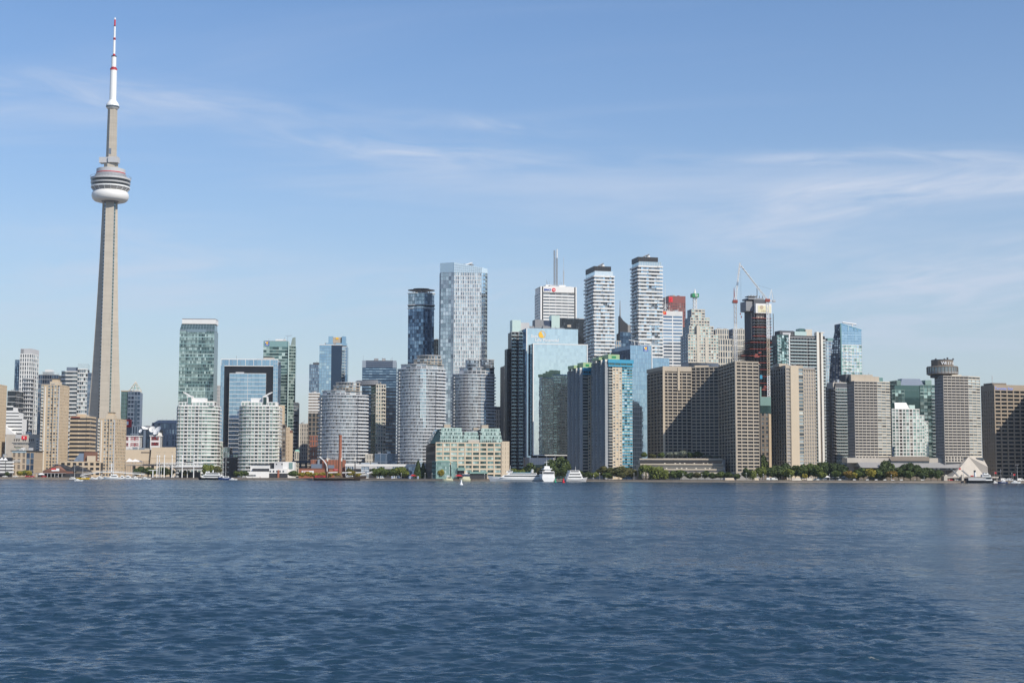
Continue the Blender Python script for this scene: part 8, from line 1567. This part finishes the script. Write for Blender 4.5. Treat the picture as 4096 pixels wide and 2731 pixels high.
# three-masted tall ship
t = boat('tall_ship', 'black hulled three masted tall ship with red stern moored before the brick hall', 1356, dl(1356, -6), 0.0); L = 43
t.part('hull', 'wood_dark', hull_vf(L, 7.5, 2.6, 1.6, stern=.85, rake=2.4)); t.part('gold_line', 'tan', boxvf(-20, 13, -3.86, -3.78, 2.05, 2.2)); t.part('red_stern', 'awning_red', boxvf(-20.3, -11.5, -3.4, 3.4, 2.6, 4.2)); t.part('stern_window', 'glass_black', boxvf(-19, -13, -3.45, -3.3, 3.1, 3.7)); cabin(t, 'deck_house', 'timber', -4, 3, 1.6, 2.6, 4.0, .3); cabin(t, 'deck_house', 'white_paint', 6, 12, 1.5, 2.7, 4.1, .3)
for u, vt, m0 in ((1310, 1800, 'timber'), (1366, 1792, 'timber'), (1420, 1800, 'wood_dark')):
    x = xat(u, t.d, 10) - t.loc.x; h = zat(u, vt, t.d); hm = zat(u, 1838, t.d); t.part('lower_mast', m0, tube((x, 0, 2), (x, 0, hm), .34, .28, n=8)); t.part('topmast', 'white_warm', tube((x + .1, 0, hm - 1.5), (x + .1, 0, h), .22, .10, n=6)); t.part('masthead', 'white_warm', boxvf(x - .5, x + .5, -.5, .5, hm - 1.2, hm + 1.4)); t.part('boom', 'timber', tube((x, 0, 6.0), (x + 9, 0, 6.4), .18, n=5)); t.part('furled_sail', 'tarp_white', tube((x + .6, 0, 6.5), (x + 8.6, 0, 6.9), .5, .35, n=7)); t.part('shroud', 'dark_grey', join([tube((x + dx, s * 3.3, 2.8), (x, 0, hm), .05, n=3) for dx in (-1.2, 0, 1.2) for s in (-1, 1)]))
x = xat(1310, t.d, 10) - t.loc.x; za, zb_ = zat(1278, 1826, t.d), zat(1312, 1880, t.d)
pts = [(-7.2, za), (-5.2, za - 1.6), (-3.2, za - 3.4), (-1.4, za - 6.0), (-.5, za - 8.5), (-.2, za - 12.5)]
V = []; Fc = []
for px_, pz in pts: V += [(x + px_ - .35, -.3, pz), (x + px_ + .45, -.3, pz + .2), (x + px_ + .45, .3, pz + .2), (x + px_ - .35, .3, pz)]
for i in range(len(pts) - 1):
    for k in range(4): Fc.append((4 * i + k, 4 * i + (k + 1) % 4, 4 * i + 4 + (k + 1) % 4, 4 * i + 4 + k))
t.part('brailed_sail', 'tarp_white', (V, Fc + [(3, 2, 1, 0), tuple(range(len(V) - 4, len(V)))])); t.part('bowsprit', 'white_warm', tube((18, 0, 4.2), (29, 0, 6.6), .32, .16, n=6)); t.part('jib_furl', 'tarp_white', tube((24, 0, 5.9), (28.5, 0, 7.6), .55, .3, n=6)); t.part('forestay', 'dark_grey', join([tube((28.5, 0, 6.6), (xat(1420, t.d, 10) - t.loc.x, 0, zat(1420, 1838, t.d)), .05, n=3)]))
# cream tour boats
t = boat('tour_boat', 'cream tour boat with orange waterline before the green glass bay', 1792, dl(1792, -6), PI, 'passenger boats'); t.part('hull', 'cream', hull_vf(8.4, 3.2, 1.5, .7)); t.part('boot_stripe', 'red_rust', boxvf(-4.2, 3.2, -1.62, -1.5, .2, .45)); cabin(t, 'cabin', 'cream', -3, 1.6, 1.35, 1.5, 3.6, .9); cabin(t, 'wheelhouse', 'white_paint', -.8, 1.2, 1.1, 3.6, 4.8, .5); t.part('mast', 'white_paint', tube((-1.4, 0, 3.6), (-1.4, 0, 10), .07, n=4)); t.part('canopy', 'tarp_white', boxvf(-3.4, -.8, -1.4, 1.4, 3.62, 3.75))
t = boat('tour_boat', 'cream tour boat with navy upper windows before the terminal', 1862, dl(1862, -6), PI, 'passenger boats'); t.part('hull', 'cream', hull_vf(8.2, 3.4, 2.0, .6)); cabin(t, 'cabin', 'cream', -3.6, 2.6, 1.5, 2.0, 3.9, 1.0, False); t.part('upper_screen', 'navy', boxvf(-3.4, 2.2, -1.5, 1.5, 3.9, 5.6)); t.part('roof', 'white_paint', boxvf(-3.7, 2.6, -1.7, 1.7, 5.6, 5.8)); t.part('life_raft', 'tarp_white', tube((-1.6, 0, 6.1), (.6, 0, 6.1), .35, n=7))
# long white cruise ship
t = boat('cruise_ship', 'long low white cruise ship with pointed bow and dark window bands', 2064, dl(2064, -8), PI); L = 41
t.part('hull', 'white_paint', hull_vf(L, 9, 3.0, 1.6, rake=3.0)); t.part('window_band', 'navy', boxvf(-18.5, 12, -4.56, -4.45, 1.5, 2.3)); t.part('boot_stripe', 'navy', boxvf(-20.2, 13.5, -4.3, -4.0, -.1, .35)); cabin(t, 'main_deck', 'white_paint', -19.5, 13, 4.1, 3.0, 5.2, 3.2); cabin(t, 'upper_deck', 'white_paint', -17, 8, 3.7, 5.25, 6.9, 2.5); t.part('blue_awning', 'cyan_paint', boxvf(-12, 3, -3.4, 3.4, 6.95, 7.3)); cabin(t, 'bridge', 'white_paint', 2.5, 8.5, 2.6, 6.9, 8.6, 1.4); t.part('radar_mast', 'white_paint', tube((5, 0, 8.6), (4.6, 0, 13), .25, .1, n=5)); t.part('funnel', 'light_grey', tube((-13, 0, 7.2), (-13.4, 0, 9.8), 1.3, 1.0, n=10))
t = boat('ferry', 'white three decked ferry seen stern on beside the cruise ship', 2185, dl(2185, -9), PI / 2 + .15, 'passenger boats'); t.part('hull', 'white_paint', hull_vf(22, 10.6, 3.4, .8, stern=1.0)); cabin(t, 'main_deck', 'white_paint', -10.8, 7, 5.1, 3.4, 6.2, 2, False); t.part('stern_opening', 'dark_grey', boxvf(-10.95, -10.7, -4.2, 4.2, 6.3, 7.6)); cabin(t, 'upper_deck', 'white_paint', -9.5, 6, 4.9, 7.8, 8.2, 2, False)
for y in (-4.6, 4.6): t.part('deck_post', 'white_paint', boxvf(-10.6, -10.2, y - .15, y + .15, 6.2, 7.9))
cabin(t, 'deck_house', 'white_paint', -7, 5, 2.6, 6.2, 9.8, 1.5); cabin(t, 'top_deck', 'white_paint', -8, 4, 3.6, 9.9, 10.5, 1, False); cabin(t, 'pilot_house', 'white_paint', -4, 2, 2.2, 10.5, 12.4, .6); t.part('mast', 'white_paint', tube((-2, 0, 12.4), (-2, 0, 18), .25, .12, n=5)); t.part('crosstree', 'white_paint', tube((-2, -2.2, 15.6), (-2, 2.2, 15.6), .12, n=4))
t = boat('cruise_ship', 'grey white three decked cruise boat angled to the quay right of the red buoy', 2302, dl(2302, -10), .35, 'passenger boats'); t.part('hull', 'light_grey', hull_vf(17.5, 6.5, 2.2, 1.4, rake=1.8))
for i, (x0, x1, w) in enumerate(((-8, 5.8, 3.0), (-7, 4.8, 2.9), (-6, 3.6, 2.7))): cabin(t, 'deck_%s' % ('lower', 'middle', 'upper')[i], 'white_paint', x0, x1, w, 2.2 + 2.3 * i, 4.4 + 2.3 * i, 1.4)
t.part('mast', 'white_paint', tube((0, 0, 9), (0, 0, 12), .12, n=4)); t.part('bow_window', 'navy', boxvf(3.4, 4.3, -2.4, 2.4, 5.2, 6.2))
t = boat('tender', 'small white and blue tender behind the red buoy', 2263, dl(2263, -14), PI, 'passenger boats'); t.part('hull', 'hull_blue', hull_vf(4.6, 2.0, .9, .4)); t.part('topside', 'white_paint', boxvf(-2.2, 1.6, -1.02, -.9, .6, 1.0)); cabin(t, 'cabin', 'white_paint', -1.6, 1.0, .8, .9, 2.4, .5); t.part('mast', 'white_paint', tube((-.3, 0, 2.4), (-.3, 0, 4.6), .06, n=4))
t = boat('ferry', 'black hulled island ferry with white pilot house at the right dock', 3918, dl(3918, -8), 0.0, 'passenger boats'); t.part('hull', 'black_metal', hull_vf(21, 7, 2.0, .9, stern=.6)); t.part('white_side', 'light_grey', boxvf(-9.5, 4, -3.45, -3.2, 2.0, 3.9)); t.part('car_deck', 'dark_grey', boxvf(-9.4, 8.4, -3.2, 3.2, 2.0, 4.0)); t.part('upper_deck', 'dark_grey', boxvf(-10, 9, -3.6, 3.6, 4.4, 4.7)); cabin(t, 'forward_house', 'white_paint', 3.6, 9.0, 3.3, 2.0, 4.4, .6); cabin(t, 'pilot_house', 'white_paint', 1.6, 8.4, 2.4, 4.7, 6.6, .8); cabin(t, 'top_house', 'white_paint', 3.0, 6.6, 1.7, 6.6, 8.0, .5); t.part('funnel', 'white_paint', tube((-3.2, 0, 4.7), (-3.4, 0, 8.4), .9, .8, n=9)); t.part('funnel_cap', 'charcoal', tube((-3.4, 0, 8.4), (-3.5, 0, 9.8), .85, .8, n=9)); t.part('life_boat', 'awning_red', tube((-7.5, -2.4, 5.4), (-5.2, -2.4, 5.4), .5, n=7))
for lab, u, L, rz in (('white workboat right of the black ferry', 3978, 6, 0.2), ('blue and white workboat near the right edge', 4012, 7, PI), ('white launch at the right edge dock', 4062, 7, 0.1)): motorboat(lab, u, L, dl(u, -5), rz, ('hull_blue' if 'blue' in lab else 'white_paint', 'white_paint'))
def buoy(label, u, v, m, d, h):
    t = Thing('buoy', label, 'buoy', (xat(u, d, 0), d, 0), 0, 'channel buoys', d); t.part('float', m, ([(r * math.cos(2 * PI * i / 14), r * math.sin(2 * PI * i / 14), z) for r, z in ((.5, -.3), (1.0, .0), (1.05, .45), (.75, .7)) for i in range(14)], [(k * 14 + i, k * 14 + (i + 1) % 14, (k + 1) * 14 + (i + 1) % 14, (k + 1) * 14 + i) for k in range(3) for i in range(14)] + [tuple(range(42, 56))])); t.part('tower', m, ([(r * math.cos(2 * PI * i / 8), r * math.sin(2 * PI * i / 8), z) for r, z in ((.6, .7), (.34, h * .72), (.34, h * .74), (.46, h * .76), (.46, h * .9), (.1, h)) for i in range(8)], [(k * 8 + i, k * 8 + (i + 1) % 8, (k + 1) * 8 + (i + 1) % 8, (k + 1) * 8 + i) for k in range(5) for i in range(8)])); return t
buoy('white cone shaped channel buoy on open water before the terminal', 1845, 1940, 'sign_white', 880, 2.9); buoy('green channel buoy before the dark trees', 2221, 1927, 'buoy_green', 1120, 3.0); buoy('red channel buoy beside the small tender', 2254, 1929, 'sign_red', 1080, 3.0)

# ------------------------------------------------------------------ people strolling on the quay
def person_mesh(seed, top, legs):
    r = random.Random(seed); st = r.uniform(.10, .28); N = 8; rings = []
    def ring(c, a, b, ax=None): return [(c[0] + a * math.cos(2 * PI * i / N), c[1] + b * math.sin(2 * PI * i / N), c[2]) for i in range(N)]
    V = []; Fc = []; mi = []
    def loft(secs, m):
        k0 = len(V)
        for c, a, b in secs: V.extend(ring(c, a, b))
        for q in range(len(secs) - 1):
            for i in range(N): Fc.append((k0 + q * N + i, k0 + q * N + (i + 1) % N, k0 + (q + 1) * N + (i + 1) % N, k0 + (q + 1) * N + i)); mi.append(m)
        Fc.append(tuple(k0 + N - 1 - i for i in range(N))); mi.append(m); Fc.append(tuple(k0 + (len(secs) - 1) * N + i for i in range(N))); mi.append(m)
    for s in (-1, 1): loft([((s * .09 + s * st * .2, s * st - .05, 0), .05, .11), ((s * .09, s * st, .08), .05, .06), ((s * .09, s * st * .55, .48), .065, .07), ((s * .085, 0, .88), .09, .10)], 1)
    loft([((0, 0, .82), .15, .11), ((0, 0, 1.0), .16, .11), ((0, 0, 1.25), .19, .12), ((0, 0, 1.42), .20, .11), ((0, 0, 1.50), .07, .07)], 0)
    for s in (-1, 1): loft([((s * .21, 0, 1.42), .055, .055), ((s * .26, -s * st * .3, 1.12), .045, .045), ((s * .27, -s * st * .6 - .04, .86), .035, .04), ((s * .27, -s * st * .6 - .05, .76), .03, .045)], 0)
    loft([((0, 0, 1.48), .055, .055), ((0, -.01, 1.56), .075, .09), ((0, -.01, 1.66), .08, .10), ((0, 0, 1.74), .06, .075), ((0, 0, 1.77), .02, .03)], 2)
    me = bpy.data.meshes.new('person'); me.from_pydata(V, [], Fc)
    for m in (top, legs, 'skin'): me.materials.append(MATS[m])
    me.polygons.foreach_set('material_index', mi); me.update(); return me
PM = [person_mesh(1, 'sign_white', 'cloth_blue'), person_mesh(2, 'cloth_blue', 'cloth_dark'), person_mesh(3, 'awning_red', 'cloth_dark'), person_mesh(4, 'cloth_dark', 'cloth_blue'), person_mesh(5, 'sign_white', 'cloth_dark')]
CL = ['white top and blue trousers', 'blue top and dark trousers', 'red top and dark trousers', 'dark top and blue trousers', 'white top and dark trousers']
for i, u in enumerate((228, 252, 700, 1010, 1040, 1600, 1652, 2044, 2372, 2470, 2605, 2616, 2640, 2890, 3176, 3220, 3424, 3445, 3472, 3572, 3660)):
    k = (i * 3) % 5; d = shore(u) + 1.6 + .4 * (i % 3); o = new_obj('person', PM[k], None, (xat(u, d, GZ), d, GZ + .01), R01(u) * 6.28); tag(o, 'person in %s walking, %s from the left on the quay' % (CL[k], ORD[i]), 'person', 'people strolling on the quay')
for i, u in enumerate((3190, 3272, 3360, 3418, 3470, 3505, 3540, 3572, 3606, 3690)):
    t = quay_thing('park_bench', 'white park bench, %s from the left along the park edge' % ORD[i], 'bench', u, 3.4, 'park benches'); t.part('seat', 'white_paint', boxvf(-1.1, 1.1, -.25, .25, GZ + .42, GZ + .5)); t.part('backrest', 'white_paint', boxvf(-1.1, 1.1, .22, .28, GZ + .55, GZ + .95))
    for x in (-.9, .9): t.part('leg', 'mid_grey', boxvf(x - .05, x + .05, -.22, .26, GZ, GZ + .42))
print('PIECES', NPIECE[0], 'OBJECTS', len(bpy.data.objects))
